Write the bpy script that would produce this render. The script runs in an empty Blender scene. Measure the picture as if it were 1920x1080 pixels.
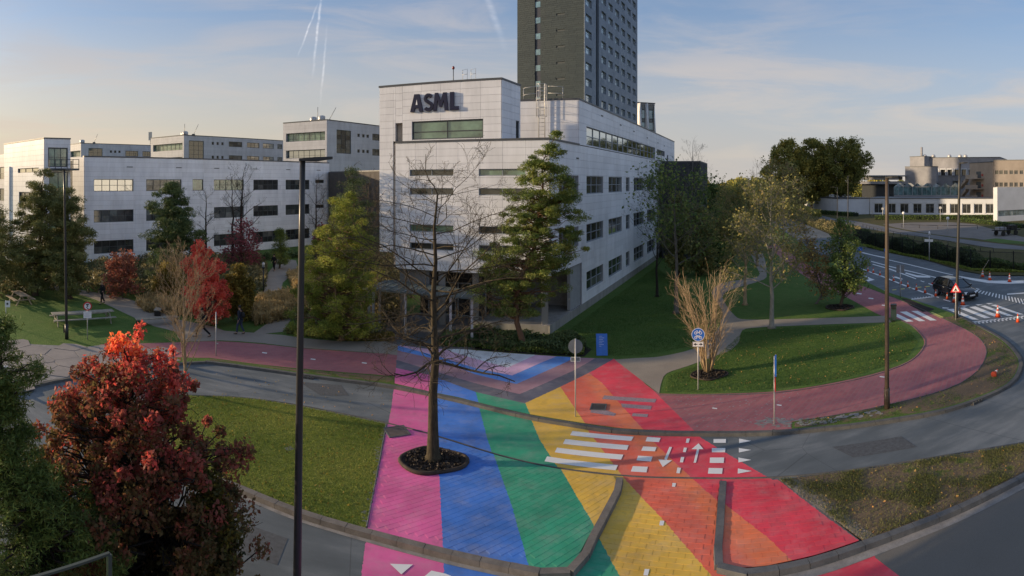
import bpy, bmesh, math, random
import numpy as np
from mathutils import Vector, Matrix
from mathutils.geometry import tessellate_polygon

R = math.radians
rng = np.random.default_rng(7)
random.seed(7)
SC = bpy.context.scene
COL = SC.collection

# ------------------------------------------------------------------ camera: the photograph is a stitched cylindrical panorama
F, HC, HY, CX = 1050.0, 9.5, 342.0, 960.0      # radius in photo pixels, eye height in metres, horizon row, centre column
cam = bpy.data.cameras.new('camera')
cam.type = 'PANO'
def set_pano(t):
    t.panorama_type = 'CENTRAL_CYLINDRICAL'
    t.central_cylindrical_range_u_min = -CX / F
    t.central_cylindrical_range_u_max = CX / F
    t.central_cylindrical_range_v_min = -(1080 - HY) / F
    t.central_cylindrical_range_v_max = HY / F
    t.central_cylindrical_radius = 1.0
for t in (cam, getattr(cam, 'cycles', None)):
    try:
        set_pano(t)
    except Exception as e:
        pass
cam.clip_start = 0.1
cam.clip_end = 6000
camo = bpy.data.objects.new('camera', cam)
camo.location = (0, 0, HC)
camo.rotation_euler = (R(90), 0, 0)
COL.objects.link(camo)
SC.camera = camo
SC.render.engine = 'CYCLES'
SC.view_settings.view_transform = 'Standard'
SC.view_settings.look = 'None'
SC.view_settings.exposure = EXPOSURE = 0.95
SC.view_settings.gamma = 1.0
try: SC.view_settings.use_curve_mapping = False
except Exception: pass

SUN_AZ, SUN_EL = -89.0, 11.0        # degrees, azimuth from +Y (view axis) towards +X
# ------------------------------------------------------------------ world
W = bpy.data.worlds.new('World'); SC.world = W; W.use_nodes = True
nt = W.node_tree; nt.nodes.clear()
class NT:
    """tiny node-tree writer"""
    def __init__(s, nt): s.nt = nt
    def n(s, typ, **kw):
        nd = s.nt.nodes.new(typ)
        for k, v in kw.items(): setattr(nd, k, v)
        return nd
    def put(s, sock, v):
        if isinstance(v, bpy.types.NodeSocket): s.nt.links.new(v, sock)
        elif v is not None:
            if isinstance(v, (tuple, list)) and len(v) == 3 and sock.type == 'RGBA': v = (*v, 1)
            sock.default_value = v
    def m(s, op, a, b=None, c=None, clamp=False):
        nd = s.n('ShaderNodeMath', operation=op, use_clamp=clamp)
        s.put(nd.inputs[0], a)
        if b is not None: s.put(nd.inputs[1], b)
        if c is not None: s.put(nd.inputs[2], c)
        return nd.outputs[0]
    def mr(s, v, a, b, c=0.0, d=1.0, smooth=False):
        nd = s.n('ShaderNodeMapRange', clamp=True)
        if smooth: nd.interpolation_type = 'SMOOTHSTEP'
        for i, x in enumerate((v, a, b, c, d)): s.put(nd.inputs[i], x)
        return nd.outputs[0]
    def mix(s, f, a, b, mode='MIX'):
        nd = s.n('ShaderNodeMix', data_type='RGBA', blend_type=mode)
        s.put(nd.inputs[0], f); s.put(nd.inputs[6], a); s.put(nd.inputs[7], b)
        return nd.outputs[2]
    def noise(s, vec, scale, detail=3, rough=.55, out=0, dist=0):
        nd = s.n('ShaderNodeTexNoise')
        if vec is not None: s.put(nd.inputs['Vector'], vec)
        nd.inputs['Scale'].default_value = scale; nd.inputs['Detail'].default_value = detail
        nd.inputs['Roughness'].default_value = rough; nd.inputs['Distortion'].default_value = dist
        return nd.outputs[out]
    def comb(s, x, y, z):
        nd = s.n('ShaderNodeCombineXYZ')
        for i, v in enumerate((x, y, z)): s.put(nd.inputs[i], v)
        return nd.outputs[0]
    def sep(s, v):
        nd = s.n('ShaderNodeSeparateXYZ'); s.put(nd.inputs[0], v); return nd.outputs
    def scale(s, v, sc):
        nd = s.n('ShaderNodeVectorMath', operation='MULTIPLY'); s.put(nd.inputs[0], v); nd.inputs[1].default_value = sc
        return nd.outputs[0]
    def ramp(s, f, stops, interp='LINEAR'):
        nd = s.n('ShaderNodeValToRGB'); r = nd.color_ramp; r.interpolation = interp
        while len(r.elements) < len(stops): r.elements.new(0.5)
        for e, (p, c) in zip(r.elements, stops):
            e.position = p; e.color = (*c, 1)
        s.put(nd.inputs[0], f); return nd.outputs[0]

w = NT(nt)
sky = w.n('ShaderNodeTexSky', sky_type='NISHITA', sun_disc=False)
sky.sun_elevation = R(SUN_EL); sky.sun_rotation = R(SUN_AZ)
sky.altitude = 50; sky.air_density = 1.0; sky.dust_density = 2.0; sky.ozone_density = 2.5
tc = w.n('ShaderNodeTexCoord')
dx, dy, dz = w.sep(tc.outputs['Generated'])
az = w.m('ARCTAN2', dx, dy)
hl = w.m('SQRT', w.m('ADD', w.m('MULTIPLY', dx, dx), w.m('MULTIPLY', dy, dy)))
el = w.m('DIVIDE', dz, w.m('MAXIMUM', hl, .01))
cl_v = w.comb(w.m('ADD', w.m('MULTIPLY', az, 1.2), w.m('MULTIPLY', el, .8)), w.m('MULTIPLY', el, 7.0), 0.0)
n1 = w.noise(cl_v, 2.2, 6, .6, dist=.6)
n2 = w.noise(cl_v, .8, 3, .5)
cirrus = w.m('MULTIPLY', w.mr(n1, .40, .66, smooth=True), w.mr(n2, .30, .60))
# thin veil, strongest low over the horizon
veil = w.mr(el, 0.0, .30, .92, .08)
warm = w.mr(az, -1.2, 1.3, 1.0, 0.0)
veilcol = w.mix(warm, (.185, .195, .22), (.30, .235, .145))
base = w.n('ShaderNodeVectorMath', operation='SCALE'); w.put(base.inputs[0], sky.outputs[0]); base.inputs['Scale'].default_value = 0.083
blue = w.mix(w.mr(el, .05, .5, smooth=True), (.11, .15, .225), (.056, .098, .185))
skyc = w.mix(.55, base.outputs[0], blue)
skyc = w.mix(veil, skyc, veilcol)
# high cirrus and three aircraft trails
skyc = w.mix(w.m('MULTIPLY', cirrus, .75), skyc, w.mix(w.mr(el, .05, .35), (.30, .25, .195), (.17, .18, .215)))
def trail(a0, e0, a1, e1, wd, s_):
    # signed distance to the segment in (azimuth, slope) space
    L = math.hypot(a1 - a0, e1 - e0); ux, uy = (a1 - a0) / L, (e1 - e0) / L
    wob = w.m('MULTIPLY', w.m('SUBTRACT', w.noise(cl_v, 5, 3), .5), .006)
    t_ = w.m('ADD', w.m('MULTIPLY', w.m('SUBTRACT', az, a0), ux), w.m('MULTIPLY', w.m('SUBTRACT', el, e0), uy))
    s2 = w.m('ABSOLUTE', w.m('ADD', wob, w.m('SUBTRACT', w.m('MULTIPLY', w.m('SUBTRACT', az, a0), -uy), w.m('MULTIPLY', w.m('SUBTRACT', el, e0), -ux))))
    core = w.mr(s2, 0.0, wd, 1.0, 0.0, smooth=True)
    ends = w.m('MULTIPLY', w.mr(t_, 0.0, .06 * L / .1), w.mr(t_, L * .55, L, 1.0, 0.0))
    return w.m('MULTIPLY', w.m('MULTIPLY', core, ends), w.m('MULTIPLY', w.mr(w.noise(cl_v, 14, 3), .35, .6, .4, 1.0), s_))
def A_(x): return (x - CX) / F
def E_(y): return (HY - y) / F
for tr in ((608, -60, 585, 150, .0035, .3), (598, 0, 558, 108, .0025, .3), (614, 40, 600, 200, .003, .2), (895, -60, 950, 100, .009, .12)):
    m_ = trail(A_(tr[0]), E_(tr[1]), A_(tr[2]), E_(tr[3]), tr[4], tr[5])
    skyc = w.mix(w.m('MINIMUM', m_, 1.0), skyc, (.62, .60, .60))
bgn = w.n('ShaderNodeBackground'); w.put(bgn.inputs[0], skyc); bgn.inputs[1].default_value = SKY_STRENGTH = 1.36
wo = w.n('ShaderNodeOutputWorld'); nt.links.new(bgn.outputs[0], wo.inputs[0])

sun = bpy.data.lights.new('sun', 'SUN'); sun.energy = 2.9; sun.angle = R(1.0); sun.color = (1.0, .76, .48)
suno = bpy.data.objects.new('sun', sun); COL.objects.link(suno)
sd = Vector((math.sin(R(SUN_AZ)) * math.cos(R(SUN_EL)), math.cos(R(SUN_AZ)) * math.cos(R(SUN_EL)), math.sin(R(SUN_EL))))
suno.rotation_euler = sd.to_track_quat('Z', 'Y').to_euler()

# ------------------------------------------------------------------ surveying helpers: bearings and distances measured off the photograph
def G(x, y, z=0.0):
    """ground point seen at photo column x, row y"""
    d = F * (HC - z) / (y - HY); a = (x - CX) / F
    return (d * math.sin(a), d * math.cos(a))
def PD(x, d):
    a = (x - CX) / F
    return (d * math.sin(a), d * math.cos(a))
def ZZ(y, d): return HC - (y - HY) * d / F
def DG(y): return F * HC / (y - HY)
def poly_w(pts, z=0.0):
    return [(p[1], p[2]) if p[0] == 'w' else G(p[0], p[1], z) for p in pts]
def smooth(pts, k=4):
    """Catmull-Rom through photo points"""
    P = [pts[0]] + list(pts) + [pts[-1]]; out = []
    for i in range(1, len(P) - 2):
        p0, p1, p2, p3 = (np.array(q, float) for q in P[i-1:i+3])
        for j in range(k):
            t = j / k
            out.append(tuple(.5 * ((2*p1) + (p2-p0)*t + (2*p0-5*p1+4*p2-p3)*t*t + (3*p1-p0-3*p2+p3)*t**3)))
    out.append(tuple(pts[-1])); return out
def crop(pts, ox, oy, s): return [(ox + a / s, oy + b / s) for a, b in pts]

# ------------------------------------------------------------------ object helpers
ORG = {}
def link(o):
    COL.objects.link(o); return o
def props(o, label=None, cat=None, group=None, kind=None):
    if label: o['label'] = label
    if cat: o['category'] = cat
    if group: o['group'] = group
    if kind: o['kind'] = kind
    return o
def thing(name, label, cat, loc=(0, 0, 0), rz=0, group=None):
    o = bpy.data.objects.new(name, None); o.empty_display_size = .3
    o.location = loc; o.rotation_euler = (0, 0, rz); link(o)
    ORG[o.name] = Vector(loc) if rz == 0 else Vector((0, 0, 0))
    return props(o, label, cat, group)
def dup(root, loc, rz=0, label=None, group=None, sc=None):
    r = root.copy(); COL.objects.link(r); r.location = loc; r.rotation_euler = (0, 0, rz)
    if label: r['label'] = label
    if group: r['group'] = group
    if sc: r.scale = (sc, sc, sc)
    def kids(src, dst):
        for ch in list(src.children):
            c = ch.copy(); COL.objects.link(c); c.parent = dst; kids(ch, c)
    kids(root, r); return r

class MB:
    def __init__(s): s.v = []; s.f = []; s.mi = []; s.cur = 0; s.sm = []
    def add(s, vs, fs, smooth=False):
        b = len(s.v); s.v += [tuple(p) for p in vs]
        s.f += [tuple(i + b for i in f) for f in fs]; s.mi += [s.cur] * len(fs); s.sm += [smooth] * len(fs); return s
    def hexa(s, p):
        return s.add(p, [(0,3,2,1),(4,5,6,7),(0,1,5,4),(1,2,6,5),(2,3,7,6),(3,0,4,7)])
    def box(s, x0, x1, y0, y1, z0, z1):
        return s.hexa([(x0,y0,z0),(x1,y0,z0),(x1,y1,z0),(x0,y1,z0),(x0,y0,z1),(x1,y0,z1),(x1,y1,z1),(x0,y1,z1)])
    def fbox(s, fr, u0, u1, n0, n1, z0, z1):
        (ox, oy), (ux, uy), (nx, ny) = fr
        def q(u, n, z): return (ox + ux*u + nx*n, oy + uy*u + ny*n, z)
        p = [q(u0,n0,z0),q(u1,n0,z0),q(u1,n1,z0),q(u0,n1,z0),q(u0,n0,z1),q(u1,n0,z1),q(u1,n1,z1),q(u0,n1,z1)]
        if ux*ny - uy*nx < 0: p = [p[0],p[3],p[2],p[1],p[4],p[7],p[6],p[5]]
        return s.hexa(p)
    def prism(s, pts, z0, z1):
        n = len(pts)
        area = sum(pts[i][0]*pts[(i+1)%n][1]-pts[(i+1)%n][0]*pts[i][1] for i in range(n))
        if area < 0: pts = pts[::-1]
        tri = tessellate_polygon([[Vector((x, y, 0)) for x, y in pts]])
        vs = [(x,y,z1) for x,y in pts] + [(x,y,z0) for x,y in pts]
        fs = []
        for t in tri:
            a, b, c = (Vector(pts[i]) for i in t)
            ccw = (b-a).cross(c-a) > 0
            t = tuple(t) if ccw else tuple(t[::-1])
            fs.append(t); fs.append(tuple(i + n for i in t[::-1]))
        for i in range(n):
            j = (i+1) % n; fs.append((i+n, j+n, j, i))
        return s.add(vs, fs)
    def sheet(s, pts, z):
        n = len(pts)
        tri = tessellate_polygon([[Vector((x, y, 0)) for x, y in pts]])
        fs = []
        for t in tri:
            a, b, c = (Vector(pts[i]) for i in t)
            fs.append(tuple(t) if (b-a).cross(c-a) > 0 else tuple(t[::-1]))
        zz = z if callable(z) else (lambda x, y: z)
        return s.add([(x,y,zz(x,y)) for x,y in pts], fs)
    def tube(s, pts, radii, sides=6, cap=True):
        P = [Vector(p) for p in pts]; n = len(P)
        if not hasattr(radii, '__len__'): radii = [radii]*n
        base = len(s.v); up = Vector((0,0,1)); x = None
        for i in range(n):
            d = (P[min(i+1,n-1)] - P[max(i-1,0)])
            d = d.normalized() if d.length > 1e-9 else up
            if x is None: x = d.orthogonal().normalized()
            x = (x - d*x.dot(d)); x = x.normalized() if x.length > 1e-6 else d.orthogonal().normalized()
            y = d.cross(x)
            for k in range(sides):
                a = 2*math.pi*k/sides
                s.v.append(tuple(P[i] + (x*math.cos(a) + y*math.sin(a))*radii[i]))
        for i in range(n-1):
            for k in range(sides):
                k2 = (k+1) % sides
                s.f.append((base+i*sides+k, base+i*sides+k2, base+(i+1)*sides+k2, base+(i+1)*sides+k)); s.mi.append(s.cur); s.sm.append(True)
        if cap:
            s.f.append(tuple(base+k for k in range(sides))[::-1]); s.mi.append(s.cur); s.sm.append(False)
            s.f.append(tuple(base+(n-1)*sides+k for k in range(sides))); s.mi.append(s.cur); s.sm.append(False)
        return s
    def lathe(s, prof, c=(0,0,0), sides=16):
        return s.tube([(c[0], c[1], c[2]+z) for r, z in prof], [max(r,1e-4) for r, z in prof], sides)
    def disc(s, c, nrm, r, th, sides=20):
        c = Vector(c); nrm = Vector(nrm).normalized()
        return s.tube([c - nrm*th/2, c + nrm*th/2], r, sides)
    def build(s, name, mats, parent=None, origin=None, **pr):
        me = bpy.data.meshes.new(name)
        o0 = Vector((0,0,0))
        if parent is not None: o0 = ORG.get(parent.name, o0)
        elif origin is not None: o0 = Vector(origin)
        vs = [(x-o0.x, y-o0.y, z-o0.z) for x,y,z in s.v]
        me.from_pydata(vs, [], s.f)
        if not isinstance(mats, (list, tuple)): mats = [mats]
        for m in mats: me.materials.append(m)
        me.polygons.foreach_set('material_index', s.mi); me.polygons.foreach_set('use_smooth', s.sm)
        me.update()
        o = bpy.data.objects.new(name, me); link(o)
        if parent is not None: o.parent = parent; ORG[o.name] = o0
        else:
            o.location = o0; ORG[o.name] = o0
        return props(o, **pr)

# ------------------------------------------------------------------ materials
def new_mat(name):
    m = bpy.data.materials.new(name); m.use_nodes = True; m.node_tree.nodes.clear()
    return m, NT(m.node_tree)
def finish(m, t, col, rough=.8, metal=0.0, bump=None, bstr=.3, bdist=.02, spec=.4, emit=None, trans=None):
    b = t.n('ShaderNodeBsdfPrincipled')
    t.put(b.inputs['Base Color'], col); t.put(b.inputs['Roughness'], rough); t.put(b.inputs['Metallic'], metal)
    b.inputs['Specular IOR Level'].default_value = spec
    if emit: t.put(b.inputs['Emission Color'], emit[0]); b.inputs['Emission Strength'].default_value = emit[1]
    if bump is not None:
        bn = t.n('ShaderNodeBump'); bn.inputs['Strength'].default_value = bstr; bn.inputs['Distance'].default_value = bdist
        t.put(bn.inputs['Height'], bump); t.nt.links.new(bn.outputs[0], b.inputs['Normal'])
    out = t.n('ShaderNodeOutputMaterial'); sh = b.outputs[0]
    if trans is not None:
        tr = t.n('ShaderNodeBsdfTranslucent'); t.put(tr.inputs[0], trans[0])
        mx = t.n('ShaderNodeMixShader'); mx.inputs[0].default_value = trans[1]
        t.nt.links.new(sh, mx.inputs[1]); t.nt.links.new(tr.outputs[0], mx.inputs[2]); sh = mx.outputs[0]
    t.nt.links.new(sh, out.inputs[0]); return m
def pos(t): return t.n('ShaderNodeNewGeometry').outputs['Position']
MC = {}
def simple(name, col, rough=.6, var=.15, sc=3.0, metal=0.0, bstr=0.0, spec=.4, emit=None, streak=False):
    if name in MC: return MC[name]
    m, t = new_mat(name); p = pos(t)
    if streak: p = t.scale(p, (1, 1, .12))
    n = t.noise(p, sc, 4, .6)
    f = t.mr(n, .3, .7, 1-var, 1+var)
    c = t.n('ShaderNodeVectorMath', operation='SCALE'); c.inputs[0].default_value = col; t.put(c.inputs['Scale'], f)
    finish(m, t, c.outputs[0], t.mr(n, .3, .7, min(1, rough*1.1), rough*.9), metal, n if bstr else None, bstr, .01, spec, emit)
    MC[name] = m; return m
# ------------------------------------------------------------------ painted rainbow crossing: one paint function of world position
def XofY(t, Y, pts):
    pts = sorted(pts, key=lambda p: p[1]); acc = None
    for (x0, y0), (x1, y1) in zip(pts, pts[1:]):
        if y1 - y0 < .02: continue
        q = t.mr(Y, y0, y1, 0.0, x1 - x0)
        acc = q if acc is None else t.m('ADD', acc, q)
    return t.m('ADD', acc, pts[0][0])
def build_paint():
    g = bpy.data.node_groups.new('road_paint', 'ShaderNodeTree')
    g.interface.new_socket('Base', in_out='INPUT', socket_type='NodeSocketColor')
    g.interface.new_socket('Wear', in_out='INPUT', socket_type='NodeSocketFloat')
    g.interface.new_socket('Color', in_out='OUTPUT', socket_type='NodeSocketColor')
    g.interface.new_socket('Mask', in_out='OUTPUT', socket_type='NodeSocketFloat')
    t = NT(g); gi = t.n('NodeGroupInput'); go = t.n('NodeGroupOutput')
    P = pos(t); X, Y, Z = t.sep(P)
    nz = t.m('MULTIPLY', t.m('SUBTRACT', t.noise(P, 9, 3), .5), .10)
    Xn = t.m('ADD', X, nz); Yn = t.m('ADD', Y, nz)
    g_ = lambda L: [G(x, y, .08) for x, y in L]
    L0 = g_([(747,636),(742,695),(734,760),(725,805),(706,905),(688,990),(676,1085)])
    B1 = g_([(822,690),(814,780),(824,900),(830,1018),(833,1085)])
    B2 = g_([(880,700),(892,736),(914,820),(960,951),(989,1055),(998,1085)])
    B3 = g_([(960,705),(985,757),(1012,820),(1051,880),(1113,985),(1167,1085)])
    B4 = g_([(1030,690),(1051,727),(1107,809),(1173,896),(1244,971),(1344,1085)])
    B5 = g_([(1085,690),(1150,790),(1215,850),(1290,930),(1350,1000),(1430,1085)])
    B6 = g_([(1090,690),(1128,718),(1200,800),(1338,929),(1440,1010),(1520,1085)])
    R0 = g_([(1149,668),(1188,698),(1228,736),(1302,809),(1458,900),(1611,1015),(1710,1085)])
    V5 = g_([(700,682),(743,691),(806,704),(892,736),(984,757),(1051,726),(1112,696),(1152,673),(1190,655)])
    V4 = g_([(700,669),(745,676),(822,699),(882,717),(974,740),(1077,695),(1117,672),(1150,652)])
    V3 = g_([(700,650),(746,658),(814,673),(892,703),(968,721),(1063,679),(1079,671),(1110,655)])
    V2 = g_([(700,642),(747,649),(819,668),(892,691),(960,705),(1014,681),(1044,669),(1080,654)])
    V1 = g_([(780,640),(825,653),(882,671),(952,690),(998,669),(1030,654)])
    TOP = g_([(700,641),(746,645),(825,652),(875,656),(1001,666),(1077,671),(1152,673),(1200,676)])
    swap = lambda L: [(b, a) for a, b in L]
    cols = [(.76,.14,.36),(.06,.20,.62),(.04,.33,.19),(.78,.48,.075),(.78,.15,.09),(.80,.20,.085),(.76,.06,.095)]
    c = cols[0]
    big = t.noise(P, .55, 4, .6); sm = t.noise(P, 6, 4, .65)
    for bnd, cc in zip((B1, B2, B3, B4, B5, B6), cols[1:]):
        mk = t.m('GREATER_THAN', Xn, XofY(t, Y, bnd)) if bnd is not B5 else t.mr(t.m('SUBTRACT', Xn, XofY(t, Y, bnd)), -.25, .25)
        c = t.mix(mk, c, cc)
    for bnd, cc in ((V5, (.115,.12,.16)), (V4, (.36,.21,.25)), (V3, (.13,.32,.76)), (V2, (.84,.52,.68)), (V1, (.84,.86,.88))):
        ov = XofY(t, X, swap(bnd))
        c = t.mix(t.m('GREATER_THAN', Yn, ov), c, cc)
    # the far end of the crimson and the pink near the plaza are thin coats
    inside = t.m('MULTIPLY', t.m('GREATER_THAN', Xn, XofY(t, Y, L0)), t.m('LESS_THAN', Xn, XofY(t, Y, R0)))
    inside = t.m('MULTIPLY', inside, t.m('LESS_THAN', Yn, XofY(t, X, swap(TOP))))
    # wear: tyre polish, dust, thin roller strokes
    stroke = t.noise(t.scale(P, (.7, 1.7, 1)), 1.3, 5, .65)
    wear = t.m('ADD', t.mr(sm, .52, .8, 0, .35), t.mr(stroke, .5, .75, 0, .22))
    wear = t.m('MULTIPLY', wear, gi.outputs['Wear'], clamp=True)
    sc_ = t.n('ShaderNodeVectorMath', operation='SCALE'); t.put(sc_.inputs[0], c); t.put(sc_.inputs['Scale'], t.mr(big, .3, .7, .76, 1.16))
    dirt_ = t.noise(P, 1.3, 5, .7); dust = t.mix(t.m('ADD', t.m('MULTIPLY', t.mr(stroke, .45, .72), .13), t.m('MULTIPLY', t.mr(dirt_, .5, .75), .22)), sc_.outputs[0], (.46,.42,.40)); dust = t.mix(t.m('MULTIPLY', t.mr(t.noise(P, .9, 6, .75), .54, .72), .30), dust, (.10,.09,.09))
    c = t.mix(wear, dust, gi.outputs['Base'])
    mask = inside
    t.put(go.inputs['Color'], t.mix(mask, gi.outputs['Base'], c)); t.put(go.inputs['Mask'], mask)
    return g
PAINT = build_paint()
def painted(t, base, wear):
    nd = t.n('ShaderNodeGroup'); nd.node_tree = PAINT
    t.put(nd.inputs['Base'], base); t.put(nd.inputs['Wear'], wear); return nd.outputs[0]

def mat_asphalt():
    m, t = new_mat('asphalt'); p = pos(t)
    big = t.noise(p, .12, 4, .6); mid = t.noise(t.scale(p, (.4, 1.4, 1)), 1.1, 5, .6); fine = t.noise(p, 60, 2, .7)
    c = t.ramp(t.m('ADD', t.m('MULTIPLY', big, .5), t.m('MULTIPLY', mid, .5)), [(.34, (.085,.10,.105)), (.5, (.135,.155,.165)), (.64, (.23,.25,.26))])
    c = t.mix(t.mr(fine, .35, .65, 0, .35), c, (.05,.05,.055))
    crack = t.n('ShaderNodeTexVoronoi', feature='DISTANCE_TO_EDGE'); t.put(crack.inputs['Vector'], t.scale(p, (1,1,1))); crack.inputs['Scale'].default_value = .16
    c = t.mix(t.mr(crack.outputs[0], 0, .0025, .5, 0), c, (.035,.035,.04))
    c = painted(t, c, .30)
    return finish(m, t, c, t.mr(mid, .3, .7, .72, .9), bump=fine, bstr=.35, bdist=.006, spec=.35)
def mat_asphalt_new():
    m, t = new_mat('fresh_asphalt'); p = pos(t)
    fine = t.noise(p, 70, 2, .7); mid = t.noise(p, .6, 4)
    c = t.mix(t.mr(fine, .3, .7, 0, .6), t.mix(mid, (.17,.155,.13), (.21,.19,.165)), (.07,.066,.06))
    return finish(m, t, c, .85, bump=fine, bstr=.4, bdist=.006)
def mat_paver(name, base, wear):
    m, t = new_mat(name); p = pos(t)
    oi = t.n('ShaderNodeObjectInfo'); isl = t.n('ShaderNodeAttribute', attribute_name='tone')
    v = t.noise(p, 2.3, 3)
    b = t.mix(t.mr(v, .3, .7), base, tuple(x*.7 for x in base))
    c = painted(t, b, wear)
    f = t.m('ADD', t.mr(t.m('FRACT', t.m('ADD', oi.outputs['Random'], isl.outputs['Fac'])), 0, 1, -.045, .045), 1.0)
    sc_ = t.n('ShaderNodeVectorMath', operation='SCALE'); t.put(sc_.inputs[0], c); t.put(sc_.inputs['Scale'], f)
    return finish(m, t, sc_.outputs[0], .78, bump=t.noise(p, 40, 3), bstr=.3, bdist=.004, spec=.35)
def mat_brickpath():
    """red clinker cycle path: small bricks, joints in relief"""
    m, t = new_mat('red_brick_paving'); p = pos(t)
    x, y, z = t.sep(p)
    br = t.n('ShaderNodeTexBrick'); rot = t.n('ShaderNodeVectorRotate', rotation_type='Z_AXIS'); t.put(rot.inputs['Vector'], p); rot.inputs['Angle'].default_value = R(-40)
    t.put(br.inputs['Vector'], rot.outputs[0]); br.inputs['Scale'].default_value = 1.0
    br.inputs['Brick Width'].default_value = .42; br.inputs['Row Height'].default_value = .21; br.inputs['Mortar Size'].default_value = .012
    t.put(br.inputs['Color1'], (.42,.13,.14)); t.put(br.inputs['Color2'], (.33,.10,.11)); t.put(br.inputs['Mortar'], (.30,.17,.165))
    big = t.noise(p, .25, 4, .6); c = t.mix(t.mr(big, .35, .7, 0, .4), br.outputs[0], (.34,.17,.17))
    c = t.mix(t.mr(t.noise(t.scale(p, (1,1,1)), 5, 4, .7), .6, .8, 0, .35), c, (.38,.30,.31))
    c = painted(t, c, .45)
    return finish(m, t, c, .82, bump=br.outputs['Fac'], bstr=-.3, bdist=.006)
def mat_grass(name, c1, c2, c3, dirt=.0):
    m, t = new_mat(name); p = pos(t)
    big = t.noise(p, .18, 5, .6); mid = t.noise(p, 1.7, 5, .65); fine = t.noise(t.scale(p, (1, .6, 1)), 22, 4, .75)
    c = t.mix(t.mr(big, .35, .65), c1, c2); c = t.mix(t.mr(mid, .42, .72, 0, .8), c, c3); c = t.mix(t.mr(t.noise(p, .55, 6, .7), .56, .72, 0, .45), c, (.17,.15,.06))
    c = t.mix(t.mr(fine, .4, .7, 0, .65), c, tuple(x*.35 for x in c1))
    if dirt: c = t.mix(t.mr(t.m('ADD', t.m('MULTIPLY', mid, .45), t.m('MULTIPLY', big, .55)), .5-dirt*.25, .56-dirt*.25), c, t.mix(fine, (.12,.085,.055), (.22,.165,.11)))
    return finish(m, t, c, .95, bump=t.m('ADD', fine, mid), bstr=.7, bdist=.05, spec=.15)
def mat_ground(name, c1, c2, sc=1.0, bstr=.4):
    m, t = new_mat(name); p = pos(t)
    a = t.noise(p, sc, 5, .65); f = t.noise(p, 35*min(1, sc), 3, .7)
    c = t.mix(t.mr(a, .35, .65), c1, c2); c = t.mix(t.mr(f, .4, .7, 0, .4), c, tuple(x*.5 for x in c1))
    return finish(m, t, c, .92, bump=f, bstr=bstr, bdist=.01, spec=.2)
M = {}
M['asphalt'] = mat_asphalt(); M['asphalt_new'] = mat_asphalt_new()
M['paver'] = mat_paver('painted_paver', (.26,.24,.22), .26)
M['joint'] = mat_paver('paver_bed', (.16,.15,.14), .9)
M['brick'] = mat_brickpath()
M['grass_n'] = mat_grass('grass_with_painted_sun', (.18,.235,.04), (.24,.265,.055), (.30,.29,.08))  # brighter copy of the grass, sunlight on the island lawn painted into its colour
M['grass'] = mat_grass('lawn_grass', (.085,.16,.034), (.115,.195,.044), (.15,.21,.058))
M['verge2'] = mat_grass('greener_verge_grass', (.10,.145,.035), (.12,.15,.04), (.16,.17,.06), dirt=.35)
M['verge'] = mat_grass('patchy_verge_grass', (.11,.145,.035), (.13,.15,.04), (.17,.17,.06), dirt=.45)
M['rough'] = mat_grass('rough_grass', (.08,.09,.03), (.12,.10,.045), (.17,.14,.06))
M['path'] = mat_ground('footpath_grit', (.37,.32,.26), (.30,.26,.215), .5)
M['farpath'] = mat_ground('grey_tarmac', (.21,.205,.20), (.16,.16,.165), .3)
M['plot'] = mat_ground('car_park_gravel', (.25,.225,.20), (.19,.175,.16), .4)
M['slab'] = mat_ground('concrete_slab', (.36,.32,.29), (.27,.245,.23), .7, .2)
M['kerb'] = mat_ground('kerb_concrete', (.15,.145,.135), (.10,.10,.098), 2.5)
M['kerb_dark'] = mat_ground('dark_kerb_concrete', (.16,.16,.16), (.10,.105,.11), 2.5)
M['kerb_near'] = mat_ground('sunlit_tone_kerb_concrete', (.23,.205,.18), (.15,.135,.12), 2.5)  # lighter warm kerb copy, sunlight on the near kerb put into its colour
M['kerb_light'] = mat_ground('pale_kerb_concrete', (.42,.36,.30), (.30,.26,.22), 2.5)
M['mortar'] = mat_ground('gutter_mortar', (.34,.32,.30), (.22,.21,.20), 3)
M['soil'] = mat_ground('dark_soil', (.045,.035,.028), (.025,.02,.018), 3, .9)
M['sand'] = mat_ground('sandy_soil', (.27,.235,.19), (.15,.13,.10), 2.2, .8)
def mat_mark(name, col, lo):
    m, t = new_mat(name); p = pos(t); n = t.noise(p, 14, 4, .7)
    c = t.mix(t.mr(n, lo, lo+.2, 0, .55), col, tuple(x*.4 for x in col))
    return finish(m, t, c, .6)
M['white'] = mat_mark('road_marking_white', (.78,.78,.76), .6)
M['worn'] = mat_mark('worn_marking', (.36,.27,.29), .45)
M['yellow'] = mat_mark('tactile_yellow', (.62,.55,.12), .55)

def pip(poly, X, Y):
    inside = np.zeros(X.shape, bool); n = len(poly); j = n-1
    for i in range(n):
        xi, yi = poly[i]; xj, yj = poly[j]
        if yi != yj:
            c = ((yi > Y) != (yj > Y)) & (X < (xj-xi)*(Y-yi)/(yj-yi)+xi)
            inside ^= c
        j = i
    return inside
def sheet(name, pts, z, mat, hole=None, **k):
    mb = MB(); mb.sheet(pts, z); return mb.build(name, mat, None, None, kind='structure', **k)

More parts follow.
